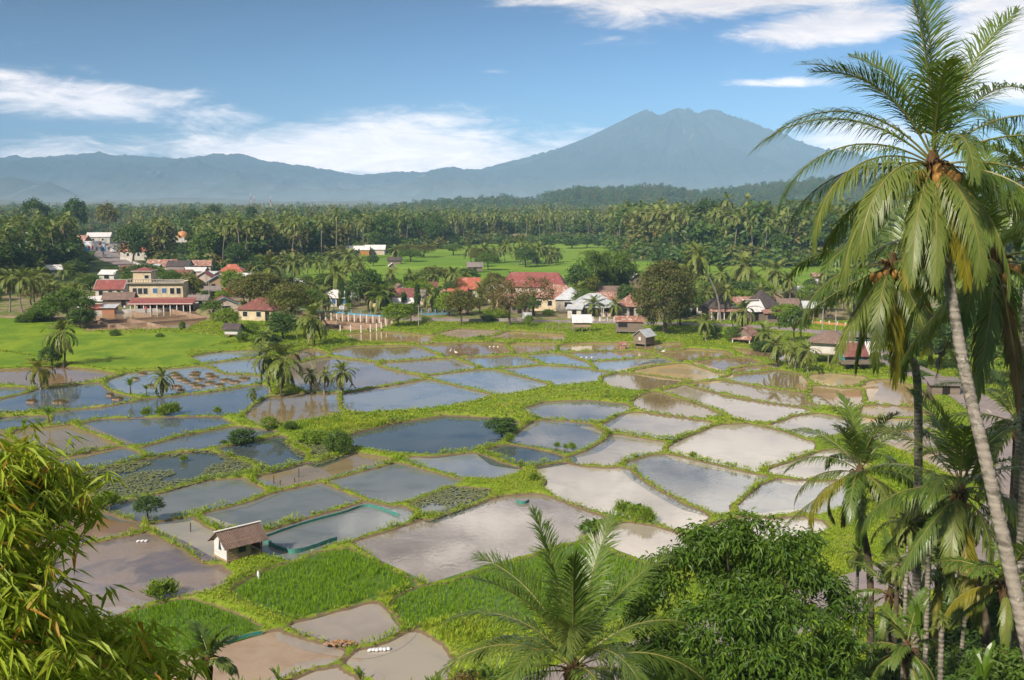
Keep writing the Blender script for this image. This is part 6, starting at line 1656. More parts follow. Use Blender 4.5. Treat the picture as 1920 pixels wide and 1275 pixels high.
for x, y, px, py in cand:
    short = 150 < px < 300 and py > 455
    palm = rf.rand() < (0.62 if px < 760 else 0.42 if px < 1140 else 0.5)
    sc = 0.72 + .55 * rf.rand()
    if short: sc *= .42
    if px > 1140: sc *= 1.22
    if palm and n_p < 170:
        o = bpy.data.objects.new('coconut_palm', FPALM[rf.randint(6)]); n_p += 1
        tag(o, 'coconut palm in the dense grove beyond the village', 'palm tree', 'palms of the far groves')
    elif n_t < 110:
        i = rf.choice(6, p=[.26, .14, .22, .16, .14, .08])
        o = bpy.data.objects.new('broadleaf_tree', FTREE[i]); n_t += 1
        sc *= 0.78 + (0.15 if y > 420 else 0)
        tag(o, 'leafy tree in the dense grove beyond the village', 'tree', 'leafy trees of the far groves')
    else:
        continue
    COL.objects.link(o)
    o.location = (x, y, 0.25); o.rotation_euler = (0, 0, rf.rand() * 6.28); o.scale = (sc * (.95 if palm else 1), sc * (.95 if palm else 1), sc)
# tall crowns that stand over the canopy
for k_, (px, ty, Y, w, lab) in enumerate([(62, 366, 560, 46, 'tall two domed dark tree over the left grove'), (138, 367, 560, 46, 'tall dark tree with split dome right of the two domed one'), (200, 376, 600, 40, 'paler tall tree beside the split dome'), (400, 378, 620, 28, 'round dark crown on the skyline above the hamlet'),
        (472, 383, 640, 26, 'upright dark crown on the grove skyline left of the masts'), (582, 394, 660, 28, 'dark round crown low on the grove skyline'), (535, 386, 700, 28, 'flat topped crown between two upright skyline crowns'), (664, 388, 640, 30, 'broad dark crown at the right end of the grove skyline'), (692, 390, 660, 26, 'dark crown touching the broad skyline crown'),
        (1440, 386, 640, 46, 'rounded dark tree rising over the right hand palm grove'), (1250, 412, 520, 34, 'bushy dark tree at the front of the right hand grove'), (1590, 410, 520, 50, 'olive round tree in front of the right hand grove'), (360, 388, 560, 26, 'small dark crown left of the hamlet skyline crown')]):
    x, y, zt = at(px, ty, Y)
    o = bpy.data.objects.new('broadleaf_tree', FTREE[(1, 0, 3)[k_ % 3] if k_ != 11 else 3]); COL.objects.link(o)
    s = w * Y / FPX / 11.5
    hh = (zt - .2) / (19 if o.data == FTREE[1] else 15 if o.data == FTREE[0] else 14)
    o.location = (x, y, .2); o.scale = (s, s, hh); o.rotation_euler = (0, 0, k_)
    tag(o, lab, 'tree', 'tall crowns over the groves')

# the rest of the groves, and the wooded hill: one mass
def low_variants(seed):
    r_ = np.random.RandomState(seed)
    va = []
    for i in range(3):
        m_ = palm_crown(r_, 3.6, 11, 5, 1.3, 0.5, rr=0, el_lo=-45, dry=0, yellow=.15, segs=3)
        v = MB().merge(m_, None, (0, 0, 14)); v.tube([(0, 0, 6), (0, 0, 14)], .18, 3, 4, False)
        va.append(v)
    for i in range(4):
        v = MB()
        R = np.array([4.5, 4.5, 4.2 + i]); c = np.array([0, 0, 8 + i])
        Pp = crown_points(r_, 22, R, 6, -.6) + c
        leaf_cloud(v, r_, Pp, 1.7, 9, 1.7, 1.15, .2, centre=c, m=5 + (i % 3))
        va.append(v)
    for i in range(3):
        v = MB()
        Pp = crown_points(r_, 16, np.array([4.2, 4.2, 3.2]), 6, -.9) + np.array([0, 0, 3.0])
        leaf_cloud(v, r_, Pp, 1.6, 10, 1.5, 1.0, .2, centre=(0, 0, 3.0), m=5 + (i % 3))
        va.append(v)
    return va
VAR = low_variants(9)
MASSM = [L_fpalm, L_fpalmy, L_dry, L_rach, M_trunk, L_dark, L_mid, L_olive]
def mass(name, pts, scs, kinds):
    mb = MB()
    for vi in range(len(VAR)):
        w = np.nonzero(kinds == vi)[0]
        if not len(w): continue
        V0 = np.concatenate(VAR[vi].v)
        a = rf.rand(len(w)) * 6.28
        ca, sa = np.cos(a)[:, None], np.sin(a)[:, None]
        X = (V0[None, :, 0] * ca - V0[None, :, 1] * sa) * scs[w][:, None] + pts[w, 0][:, None]
        Y = (V0[None, :, 0] * sa + V0[None, :, 1] * ca) * scs[w][:, None] + pts[w, 1][:, None]
        Z = V0[None, :, 2] * scs[w][:, None] + pts[w, 2][:, None]
        VV = np.stack([X, Y, Z], 2).reshape(-1, 3).astype(np.float32)
        base = (np.arange(len(w)) * len(V0))[:, None, None] + mb.nv
        for q, mi in VAR[vi].q:
            mb.q.append(((q[None] + base).reshape(-1, 4), np.tile(mi, len(w))))
        for t_, mi in VAR[vi].t:
            mb.t.append(((t_[None] + base).reshape(-1, 3), np.tile(mi, len(w))))
        mb.v.append(VV); mb.nv += len(VV)
    return mb.build(name, MASSM)
pp = []
rfm = np.random.RandomState(8)
while len(pp) < 10500:
    px = rfm.uniform(-250, 2150)
    fy = front_y(px)
    y0_ = ydist(fy - 3)[0] + 14
    y = y0_ - 8 + (2050 - y0_) * rfm.rand() ** 2.3
    x = (px - 960) / FPX * (y * math.cos(PITCH) + CAM_Z * math.sin(PITCH))
    if open_view(px, 637.5 - FPX * math.tan(math.atan2(-CAM_Z, y) + PITCH)): continue
    if y < 700 and not clear_of(x, y, 3): continue
    pp.append((x, y, .2))
for i in range(620):                                     # scrub along the front of the groves
    px = rfm.uniform(-200, 2000); y = ydist(front_y(px))[0] + rfm.uniform(-5, 9)
    x = (px - 960) / FPX * (y * math.cos(PITCH) + CAM_Z * math.sin(PITCH))
    if clear_of(x, y, 3) and not open_view(px, front_y(px)): pp.append((x, y, -.1))
pp = np.array(pp)
n_scrub = 1
uu = rfm.rand(len(pp))
kd = np.where(uu < .40, rfm.randint(0, 3, len(pp)), np.where(uu < .68, rfm.randint(3, 7, len(pp)), rfm.randint(7, 10, len(pp))))
kd = np.where((pp[:, 1] > 900) & (kd >= 7), kd - 4, kd)
kd = np.where(pp[:, 2] < 0, rfm.randint(7, 10, len(pp)), kd)
pxx = 960 + FPX * pp[:, 0] / pp[:, 1]
scs = (.55 + .6 * rfm.rand(len(pp))) * np.where((pxx > 1140) & (pp[:, 1] < 800), 1.25, 1.0) * np.where(pp[:, 1] > 1000, 1.15, 1.0)
o = mass('forest', pp, scs, kd)
tag(o, 'wooded plain of palms and trees stretching from the groves to the hills', 'forest', None, 'stuff')
HV = np.concatenate([np.array([v.co for v in ob_.data.vertices]) for ob_ in bpy.data.objects if ob_.name == 'hills.003'])
hm = HV[(HV[:, 1] < 2000) & (HV[:, 2] > 1.5) & (np.abs(HV[:, 0]) < 1300)]
hm = hm[rfm.randint(0, len(hm), 5200)] + np.c_[rfm.randn(5200) * 5, rfm.randn(5200) * 5, np.full(5200, -3.5)]
o = mass('hill_woods', hm, .75 + .5 * rfm.rand(len(hm)), rfm.randint(3, 7, len(hm)))
tag(o, 'closed tree canopy covering the low hills before the volcano', 'woods', None, 'stuff')

# ------------------------------------------------------------------ the leafy tree and the bushes at the lower edge
rt = np.random.RandomState(33)
c0 = at(1395, 1140, 31)
zb = gz1(c0[0] + .3, 31)
root = thing('broadleaf_tree', 'big leafy tree with dense dark drooping foliage at the lower edge beside the palms', 'tree', (c0[0] + .3, 31, zb))
H_ = at(1395, 962, 31)[2] - zb
R_ = np.array([3.35, 3.2, H_ * .5])
cc_ = np.array([-.3, 0, H_ - R_[2]])
lumps = [(-2.6, -.2, 2.6, 1.25), (-1.9, .2, H_ - 2.0, 1.35), (-.7, .1, H_ - 1.15, 1.15), (.75, .2, H_ - .95, 1.0), (1.5, 0, H_ - 1.9, 1.35), (2.5, .1, H_ - 2.6, 1.0), (2.35, 0, 3.3, 1.25), (0, -1.6, H_ - 2.6, 1.5), (-1.4, -1.5, 3.6, 1.5), (1.3, -1.6, 3.4, 1.5), (0, -1.9, 2.2, 1.5),
         (-2.4, -.9, 1.4, 1.3), (2.0, -1.0, 1.6, 1.4), (0, 1.5, H_ - 2.3, 1.6), (-1.5, 1.4, 3.6, 1.5), (1.6, 1.4, 3.6, 1.5), (.2, 0, H_ - 2.6, 1.6), (-2.9, .5, 4.0, .9), (3.0, .3, 4.4, .8), (-2.7, -.5, 4.7, 1.3), (2.6, -.5, 4.9, 1.2), (0, -1.9, 5.1, 1.6), (-1.4, -1.5, 5.9, 1.4), (1.4, -1.5, 5.9, 1.4), (-3.1, .2, 5.9, .8), (3.3, .2, 6.0, .7), (-.9, -2.1, 4.3, 1.4), (1.2, -2.1, 4.2, 1.4), (-2.3, -1.3, 4.2, 1.2), (2.5, -1.4, 4.1, 1.1), (-.1, .3, H_ - .55, .6), (1.9, .4, H_ - 1.1, .6), (-1.4, .3, H_ - .9, .7)]
Pc = []
for (lx, ly, lz, lr) in lumps:
    q_ = crown_points(rt, int(15 * lr * lr) + 6, np.array([lr, lr, lr * .85]), 6, -.8, .6)
    Pc.append(q_ + np.array([lx - .3, ly, lz]))
Pc = np.concatenate(Pc)
cm = MB()
leaf_cloud(cm, rt, Pc, .40, 46, .23, .07, .75, .55, centre=cc_, flat=.8)
cm.build('crown', [mat_leaf('big_tree_leaf', (0.035, 0.10, 0.011), (0.11, 0.19, 0.02), 0.5, 0.3, 0.3, tip=(0.15, 0.24, 0.02))], root)
limb_mesh(rt, (0, 0, -.4), (0, .1, H_ * .3), Pc[rt.permutation(len(Pc))[:16]], .22).build('trunk', M_bark, root, True)

def near_bush(px, py, Y, w, h, mat, seed, label, l=.2, wl=.07, n_cl=60, n_leaf=60, name='shrub', droop=.5, kd_=None):
    r_ = np.random.RandomState(seed)
    x, y, z = at(px, py, Y)
    zb = gz1(x, y)
    root = thing(name, label, 'shrub', (x, y, zb))
    hh = max(h, z - zb)
    R_ = np.array([w / 2, w / 2, hh / 2]); c = np.array([0, 0, hh / 2])
    Pc = crown_points(r_, n_cl, R_, 7, -1.1, .5) + c
    cm = MB(); leaf_cloud(cm, r_, Pc, w * .17, n_leaf, l, wl, droop, .6, centre=c)
    cm.build('crown', [mat], root)
    limb_mesh(r_, (0, 0, -.3), (0, 0, hh * .3), Pc[:8], .05).build('stem', M_bark, root, True)
    return root
near_bush(1690, 1180, 38, 5.0, 2.5, L_mid, 1, 'wide green bush under the mid-slope palms by the lower road', .26, .10, 90, 60)
near_bush(1560, 1215, 34, 4.0, 2.2, L_dark, 2, 'dark bush right of the big leafy tree', .24, .09, 80, 60)
near_bush(1640, 1262, 28, 3.2, 2.0, L_mid, 3, 'bright bush at the lower edge beside the low young palm', .2, .08, 80, 70)
near_bush(1780, 1235, 30, 3.4, 2.4, L_dark, 4, 'shaded dark bush between the slim trunks', .22, .09, 80, 60)
near_bush(1905, 1190, 26, 3.4, 2.6, L_mid, 5, 'green thicket behind the foot of the leaning trunk', .22, .09, 90, 70)
near_bush(1850, 1150, 35, 4.2, 3.0, L_dark, 6, 'tall shaded thicket behind the broad palm trunk', .24, .10, 90, 60)
near_bush(1740, 1110, 44, 5.0, 4.0, L_dark, 7, 'dark thicket beyond the lower road under the palms', .3, .12, 90, 60)
near_bush(1900, 1010, 42, 6.0, 5.0, L_dark, 8, 'high dark thicket filling the gap behind the leaning trunk', .3, .12, 110, 60)
near_bush(1830, 1040, 46, 5.0, 4.5, L_mid, 9, 'green thicket behind the broad palm crown', .3, .12, 100, 60)
near_bush(870, 1215, 33, 2.2, 1.6, L_rust, 10, 'small bush with reddish and yellowish leaf tips beside the young palm', .16, .06, 60, 70)
near_bush(1190, 1255, 33, 1.4, 1.0, L_mid, 11, 'little green bush at the lower edge beside the road', .16, .06, 40, 50)
near_bush(1290, 1280, 27, 2.6, 2.0, L_dark, 12, 'dark low foliage under the big leafy tree', .18, .07, 70, 70)
near_bush(1480, 1262, 29, 3.0, 2.0, L_mid, 13, 'green low foliage below the right side of the big leafy tree', .18, .07, 70, 70)
near_bush(1915, 1255, 20, 2.0, 1.8, L_mid, 14, 'bright bush in the lower corner at the leaning trunk', .18, .07, 60, 70)
for k_, (px, py, Y, s, lab) in enumerate([(1842, 1262, 24, .62, 'upright bright banana leaves at the lower edge beside the leaning trunk'), (1722, 1170, 31, .62, 'upright banana plant between the slim trunks')]):
    x, y, z = at(px, py, Y); zb = gz1(x, y)
    root = thing('banana_plant', lab, 'banana plant', (x, y, zb), k_)
    put(stem_me, 'stem', root, sc=(s, s, max(.3, (z - zb) / 2.0)))
    mbn = MB()
    bn = banana_mesh(np.random.RandomState(3 + k_), 5, 2.2, .52)
    Vb = np.concatenate(bn.v); 
    mbn.merge(bn); 
    o = mbn.build('leaves', [L_banana], root); o.location = (0, 0, max(.2, z - zb - .5)); o.scale = (s * .55, s * .55, s * 1.25)
# slim bare trunks of areca palms whose crowns mix into the grove
for k_, (x0p, y0p, x1p, y1p, Y, r_) in enumerate([(1695, 1275, 1703, 985, 34, .075), (1740, 1275, 1742, 975, 35, .10), (1770, 1275, 1766, 1160, 27, .085), (1792, 1275, 1826, 985, 36, .085), (1604, 1135, 1610, 1040, 48, .09), (1683, 1150, 1684, 1060, 38, .1)]):
    t0, b0 = at(x1p, y1p, Y), at(x0p, y0p, Y)
    zb = gz1(b0[0], Y)
    root = thing('areca_palm', ['slim pale areca trunk left of the banana plant', 'slim areca trunk passing behind the banana plant', 'grey stubby areca trunk at the lower edge', 'leaning areca trunk beside the broad palm trunk', 'thin pale areca palm by the lower road bend', 'dark areca palm under the olive fronds'][k_], 'palm tree', (b0[0], Y, zb))
    tp = np.array(t0) - np.array((b0[0], Y, zb))
    palm_trunk([(0, 0, -.2), tuple(tp * .5), tuple(tp)], r_ * 1.1, r_ * .9, 8, .25).build('trunk', M_trunk if k_ != 5 else M_trunkd, root, True)
    put(PALM_CROWNS[k_ % 5], 'crown', root, tuple(tp), k_, (.30 if k_ != 2 else .10,) * 3)

# ------------------------------------------------------------------ bamboo at the lower left
rbm = np.random.RandomState(44)
bx0, by0 = -6.6, 10.2
zb = gz1(bx0, by0)
root = thing('bamboo_clump', 'bright yellow green bamboo with hanging sprays at the lower left edge', 'bamboo', (bx0, by0, zb))
lm, cu = MB(), MB()
def spray(P, n, l):
    k_ = n
    B = np.repeat(np.asarray(P)[None], k_, 0) + rbm.randn(k_, 3) * .03
    a0 = rbm.rand() * 6.28
    a = a0 + rbm.randn(k_) * .9
    D = nrmz(np.stack([np.cos(a), np.sin(a), -.15 - .75 * rbm.rand(k_)], 1))
    up_ = nrmz(np.array([0, 0, 1.0]) + rbm.randn(k_, 3) * .45)
    leafn = nrmz(np.cross(D, up_))
    ln = (l * (.65 + .6 * rbm.rand(k_)))[:, None]; w = ln * .085
    tip = B + D * ln + np.array([0, 0, -1]) * ln * .22
    m1 = B + D * ln * .4
    i = np.arange(k_)[:, None] * 4
    lm.add(np.stack([B, m1 + leafn * w, tip, m1 - leafn * w], 1).reshape(-1, 3), tris=np.vstack([i + np.array([[0, 1, 2]]), i + np.array([[0, 2, 3]])]))
tips = [(178, 905, 11.0), (150, 935, 10.4), (95, 940, 10), (60, 970, 9.6), (30, 990, 9.2), (-30, 960, 9.6), (95, 1010, 9.8), (70, 1050, 9.2), (20, 1080, 8.6), (90, 1100, 9.2), (60, 1150, 8.8), (10, 1180, 8.2), (100, 1190, 9), (150, 1240, 9.6), (250, 1232, 10), (330, 1222, 10.6), (210, 1262, 9.2), (290, 1265, 9.6), (60, 1240, 8.4), (0, 1250, 8), (-60, 1100, 8.6), (140, 980, 10.6), (110, 905, 10.8), (40, 1030, 9), (350, 1265, 10.2), (90, 1270, 8.6), (180, 1275, 9)]
tips += [(150, 915, 10.7), (150, 960, 10.5), (120, 930, 10.4), (75, 1000, 9.6), (100, 1050, 9.6), (45, 1110, 8.9), (90, 1140, 9.1), (20, 1030, 9), (105, 1205, 9.1), (40, 1210, 8.5), (120, 1250, 9), (260, 1258, 9.7), (310, 1242, 10.2), (5, 1120, 8.5)]
for i_t, (px, py, Y) in enumerate(tips):
    if i_t % 4 == 3 and py < 1200: continue
    tp = np.array(at(px, py, Y))
    a0 = np.array([bx0 + rbm.randn() * .35, by0 + rbm.randn() * .35, zb - .2])
    apex = (a0 * .45 + tp * .55); apex[2] = max(tp[2] + .35, zb + 2.0)
    C_ = spline(np.array([a0, (a0 * .75 + apex * .25) * [1, 1, 0] + [0, 0, (a0[2] * .45 + apex[2] * .55)], apex, tp]), 10)
    C_ = C_ - np.array([bx0, by0, zb])
    cu.tube(C_, np.linspace(.035, .006, len(C_)), 6)
    m_ = len(C_)
    for j in range(int(m_ * .40), m_):
        for s_ in range(4):
            off = rbm.randn(3) * np.array([.19, .19, .13]) * (1.2 if j < m_ * .8 else .9)
            p0 = C_[j] + off
            spray(p0, 6, .23)
lm.build('leaves', [L_bamboo], root)
cu.build('culms', [mat_plain('bamboo_culm', (0.16, 0.19, 0.05), (0.22, 0.19, 0.07))], root, True)
near_bush(10, 1262, 9.5, 1.3, 1.0, L_mid, 41, 'green leaves behind the bamboo sprays at the lower left corner', .16, .035, 70, 70, droop=.8)
near_bush(40, 1150, 11.5, 1.3, 1.8, L_light, 42, 'light green foliage inside the bamboo clump at the left edge', .16, .03, 80, 80, droop=.8)

# ------------------------------------------------------------------ labels of the mid distance plants: by the nearest landmark
from collections import defaultdict
LM = [l_ for l_ in LANDMARKS if l_[0] != 'small house'] + [('pond bank palm clump', *U(520, 735), 4), ('pond with grass islands', *U(350, 715), 8), ('bright rice field', *U(180, 650), 10), ('giant tree', *U(1246, 624), 6), ('pink pond', *U(670, 705), 6)]
grp = defaultdict(list)
for ob_, kw, x, y in PENDING:
    best = min(LM, key=lambda L_: math.hypot(x - L_[1], (y - L_[2]) * .6))
    ddx, ddy = x - best[1], (y - best[2])
    rel = ('beyond' if ddy > 0 else 'in front of') if abs(ddy) > abs(ddx) * 1.1 else ('right of' if ddx > 0 else 'left of')
    grp[(kw, rel, best[0])].append((math.hypot(ddx, ddy), ob_))
ORD = ['nearest', 'second nearest', 'third nearest', 'fourth nearest', 'fifth nearest', 'sixth nearest', 'seventh nearest', 'eighth nearest', 'ninth nearest', 'tenth nearest', 'eleventh nearest', 'twelfth nearest', 'thirteenth nearest', 'fourteenth nearest', 'fifteenth nearest', 'sixteenth nearest', 'seventeenth nearest', 'eighteenth nearest']
for (kw, rel, lname), L_ in grp.items():
    L_.sort(key=lambda t_: t_[0])
    for i, (_, ob_) in enumerate(L_):
        ob_['label'] = f'{kw} {rel} the {lname}' if len(L_) == 1 else f'{ORD[min(i, 17)]} {kw} {rel} the {lname}'
# ------------------------------------------------------------------ grass on the banks, rice, floating leaves
rq = np.random.RandomState(101)
in_field = np.zeros(len(gx), bool)
for typ, P_ in POND_XY:
    if typ in ('lawn', 'rice'):
        w = np.nonzero((gx > P_[:, 0].min()) & (gx < P_[:, 0].max()) & (gy > P_[:, 1].min()) & (gy < P_[:, 1].max()))[0]
        in_field[w] |= inside_poly(gx[w], gy[w], P_)
on_road = polydist(gx, gy, ROADS) < ROAD_W + .3
ok = (~in_field) & (~on_road) & (gz > 0.15) & (np.abs(gx) < gy * 0.58 + 3)
dens_patch = fbm(gx * .16, gy * .16, 3, 61)
cellx = np.where(np.abs(gx) < 75, .34, 1.0)
celly = np.where(gy < 50, .6, np.where(gy < 112, .32, np.where(gy < 182, .5, 1.1)))

def tufts(name, idx, hgt, wid, nb, mats, mi, zoff=-.03):
    """tufts of nb blades that share their root"""
    n = len(idx)
    X = gx[idx] + (rq.rand(n) - .5) * cellx[idx] * 1.3; Y = gy[idx] + (rq.rand(n) - .5) * celly[idx] * 1.3
    Z = gz[idx] + zoff
    h = hgt * (.5 + rq.rand(n)); mb = MB()
    V = [np.stack([X, Y, Z], 1)]
    for b in range(nb):
        a = rq.rand(n) * 6.28; ln = .35 + .5 * rq.rand(n)
        tip = np.stack([X + np.cos(a) * h * ln, Y + np.sin(a) * h * ln, Z + h * (1.1 - .45 * ln)], 1)
        m_ = (V[0] * .45 + tip * .55) + np.stack([0 * h, 0 * h, h * .12], 1)
        sdv = np.stack([-np.sin(a), np.cos(a), 0 * a], 1) * (wid * (.6 + .8 * rq.rand(n)))[:, None]
        V += [m_ - sdv, m_ + sdv, tip]
    k_ = 1 + 3 * nb
    VV = np.stack(V, 1).reshape(-1, 3)
    i = np.arange(n)[:, None] * k_
    for m_ in range(len(mats)):
        sel = i[mi == m_]
        T_ = []
        for b in range(nb):
            o_ = 1 + 3 * b
            T_ += [sel + np.array([[0, o_, o_ + 1]]), sel + np.array([[o_, o_ + 2, o_ + 1]])]
        mb.t.append((np.vstack(T_), np.full(len(sel) * 2 * nb, m_, np.int32)))
    mb.v.append(VV.astype(np.float32)); mb.nv += len(VV)
    return mb.build(name, mats)

near = np.nonzero(ok & (gy > 40) & (gy < 112))[0]
wgt = (.35 + 1.3 * dens_patch[near]) * cellx[near] * celly[near]
idx = rq.choice(near, 105000, p=wgt / wgt.sum())
mi = (fbm(gx[idx] * .3, gy[idx] * .3, 3, 71) + rq.randn(len(idx)) * .08 > .52).astype(int)
o = tufts('grass', idx, .19 * (1 + 1.0 * (dens_patch[idx] > .57)), .019, 4, [L_grass, L_weed], mi)
tag(o, 'rough yellow green grass on the near pond banks', 'grass', None, 'stuff')
midz = np.nonzero(ok & (gy >= 112) & (gy < 204))[0]
wgt = (.2 + 1.5 * dens_patch[midz]) * cellx[midz] * celly[midz]
idx = rq.choice(midz, 52000, p=wgt / wgt.sum())
mi = (fbm(gx[idx] * .2, gy[idx] * .2, 3, 72) + rq.randn(len(idx)) * .08 > .5).astype(int)
o = tufts('grass', idx, .27, .05, 4, [L_grass, L_weed], mi)
tag(o, 'grass on the more distant pond banks and road verge', 'grass', None, 'stuff')
hilz = np.nonzero((gy > 14) & (gy < 50) & (np.abs(gx) < gy * .62 + 2) & (~on_road) & (gz > .2) & (~in_field))[0]
idx = rq.choice(hilz, 9000)
o = tufts('undergrowth', idx, .75, .10, 5, [L_weed, L_mid], (rq.rand(len(idx)) < .55).astype(int))
tag(o, 'leafy undergrowth covering the slope below the viewpoint', 'undergrowth', None, 'stuff')
# taller weeds in drifts along the banks
wi = rq.choice(np.nonzero(ok & (gy > 50) & (gy < 205) & (dens_patch > .56))[0], 750)
wm = MB()
for sl, part_ in enumerate(np.array_split(wi, 3)):
    Cw = np.stack([gx[part_], gy[part_], gz[part_] + .12 + .16 * rq.rand(len(part_))], 1)
    leaf_cloud(wm, rq, Cw, .55, 26, .26, .12, .0, .9, m=sl, flat=.55)
o = wm.build('weeds', [L_weed, L_grass, L_mid])
tag(o, 'low weeds and creepers in drifts along the banks', 'weeds', None, 'stuff')

# rice in the three near paddies
lab_r = iter(['young rice in rows in the paddy right of the lone hut', 'young rice in the paddy at the lower left', 'young rice in the long paddy behind the young palm'])
for typ, P_ in POND_XY:
    if typ == 'rice':
        lo, hi = P_.min(0), P_.max(0)
        n = int((hi - lo).prod() * 34)
        X = lo[0] + (hi[0] - lo[0]) * rq.rand(n); Y = lo[1] + (hi[1] - lo[1]) * rq.rand(n)
        row = .24
        u = (X * .82 + Y * .57) / row
        X = X + (np.round(u) - u) * row * .82 * .75; Y = Y + (np.round(u) - u) * row * .57 * .75
        den = fbm(X * .25, Y * .25, 3, 81)
        k_ = inside_poly(X, Y, P_) & (sdist(X, Y, P_) < -.25) & (rq.rand(n) < .35 + 1.3 * den)
        X, Y = X[k_], Y[k_]; n = len(X)
        h = .20 + .16 * fbm(X * .2, Y * .2, 2, 82) + .1 * rq.rand(n)
        mb = MB(); V = [np.stack([X, Y, np.full(n, .04)], 1)]
        for b in range(4):
            a = rq.rand(n) * 6.28; ln = .10 + .3 * rq.rand(n)
            tip = V[0] + np.stack([np.cos(a) * h * ln, np.sin(a) * h * ln, h * (1.1 - .3 * ln)], 1)
            m_ = V[0] * .5 + tip * .5 + np.stack([0 * h, 0 * h, h * .05], 1)
            s_ = np.stack([-np.sin(a), np.cos(a), 0 * a], 1) * .018
            V += [m_ - s_, m_ + s_, tip]
        i = np.arange(n)[:, None] * 13
        T_ = np.vstack([np.vstack([i + np.array([[0, 1 + 3 * b, 2 + 3 * b]]), i + np.array([[1 + 3 * b, 3 + 3 * b, 2 + 3 * b]])]) for b in range(4)])
        mb.add(np.stack(V, 1).reshape(-1, 3), tris=T_)
        o = mb.build('rice_plants', L_rice)
        tag(o, next(lab_r), 'rice', None, 'stuff')
# floating leaves in the weedy ponds
mb = MB()
for typ, P_ in POND_XY:
    if typ == 'weed':
        lo, hi = P_.min(0), P_.max(0); n = int((hi - lo).prod() * 46)
        X = lo[0] + (hi[0] - lo[0]) * rq.rand(n); Y = lo[1] + (hi[1] - lo[1]) * rq.rand(n)
        clear = np.hypot(X - U(352, 876)[0], (Y - U(352, 876)[1]) * .8)
        k_ = inside_poly(X, Y, P_) & (fbm(X * .3, Y * .3, 3, 91) > .25 + .34 * np.exp(-(clear / 5.5) ** 2)) & (rq.rand(n) < .75)
        X, Y = X[k_], Y[k_]; n = len(X)
        r_ = .07 + .08 * rq.rand(n); a0 = rq.rand(n) * 6.28; Z = .075 + .10 * rq.rand(n)
        V = []
        for j in range(5):
            a = a0 + j * 1.2566
            V.append(np.stack([X + np.cos(a) * r_, Y + np.sin(a) * r_, Z + .05 * rq.rand(n)], 1))
        i = np.arange(n)[:, None] * 5
        mb.add(np.stack(V, 1).reshape(-1, 3), quads=i + np.array([[0, 1, 2, 3]]), tris=i + np.array([[0, 3, 4]]))
o = mb.build('water_weeds', L_lily)
tag(o, 'floating water weeds matted over the shallow ponds', 'water weeds', None, 'stuff')

# round grass islands in the left pond
isl = MB().blob((0, 0, 0), (1, 1, .32), 14, 8, 0, .18, 3)
leaf_cloud(isl, rq, np.array([(math.cos(a) * q_, math.sin(a) * q_, .25) for a in np.linspace(0, 6, 13) for q_ in (.3, .75)]), .3, 16, .3, .07, -.5, .6, m=1)
isl_me = proto_mesh(isl, 'grass_island', [M_earth, L_rust])
for (a, b, r_) in [(268, 702, 1.0), (255, 711, .8), (310, 722, 1.0), (328, 701, .9), (332, 706, 1.2), (341, 712, 1.1), (367, 700, 1.2), (364, 705, 1.2), (375, 713, 1.2), (363, 721, .9), (373, 725, 1.3), (331, 726, 1.2), (340, 733, .8), (393, 703, 1.0), (399, 708, 1.4), (394, 719, 1.2), (412, 723, 1.1), (424, 714, 1.4), (441, 717, 1.1), (458, 711, 1.3), (283, 724, .9), (350, 716, .9)]:
    x, y = U(a, b, .05)
    o = bpy.data.objects.new('grass_island', isl_me); COL.objects.link(o)
    o.location = (x, y, .03); o.scale = (r_ * .66, r_ * .62, .6); o.rotation_euler = (0, 0, rq.rand() * 6)
    tag(o, 'round mound of brownish grass standing in the left pond', 'grass mound', 'grass mounds in the left pond')
for (a, b, r_) in [(60, 754, .7), (112, 755, .9), (206, 742, .5), (220, 749, .7)]:
    x, y = U(a, b, .05)
    o = bpy.data.objects.new('grass_island', isl_me); COL.objects.link(o)
    o.location = (x, y, .05); o.scale = (r_, r_, .7)
    tag(o, 'small weedy mound in the blue pond next to the bright rice field', 'grass mound', 'weedy mounds in the blue pond')
tall = MB(); leaf_cloud(tall, rq, np.array([(rq.randn() * .3, rq.randn() * .3, .5) for i in range(16)]), .35, 18, .5, .09, -.8, .5); leaf_cloud(tall, rq, np.array([(rq.randn() * .25, rq.randn() * .25, 1.1) for i in range(9)]), .3, 14, .4, .08, -.5, .5)
tall_me = proto_mesh(tall, 'tall_weed', [L_light])
for (a, b, s_) in [(300, 776, 1.2), (312, 776, 1.6), (328, 774, 1.7), (275, 778, 1.3), (407, 773, 1.0), (1045, 836, .7), (1072, 840, .9), (1060, 838, .6), (1300, 856, .8), (1120, 993, .9), (1098, 992, .9), (955, 830, 1.1), (345, 922 - 60, .8), (208, 948, 1.6), (190, 955, 1.4), (295, 1120, 1.5), (315, 1112, 1.3), (1000, 905, .9), (1165, 960, 1.3), (1190, 970, 1.4), (1215, 978, 1.2), (1210, 975, 1.5)]:
    x, y = U(a, b, .2)
    o = bpy.data.objects.new('tall_weed', tall_me); COL.objects.link(o)
    o.location = (x, y, max(.0, gz1(x, y) - .05)); o.scale = (s_ * .6,) * 3; o.rotation_euler = (0, 0, rq.rand() * 6)
    tag(o, 'tall leafy weed growing at the edge of a pond', 'weed', 'tall weeds at the pond edges')

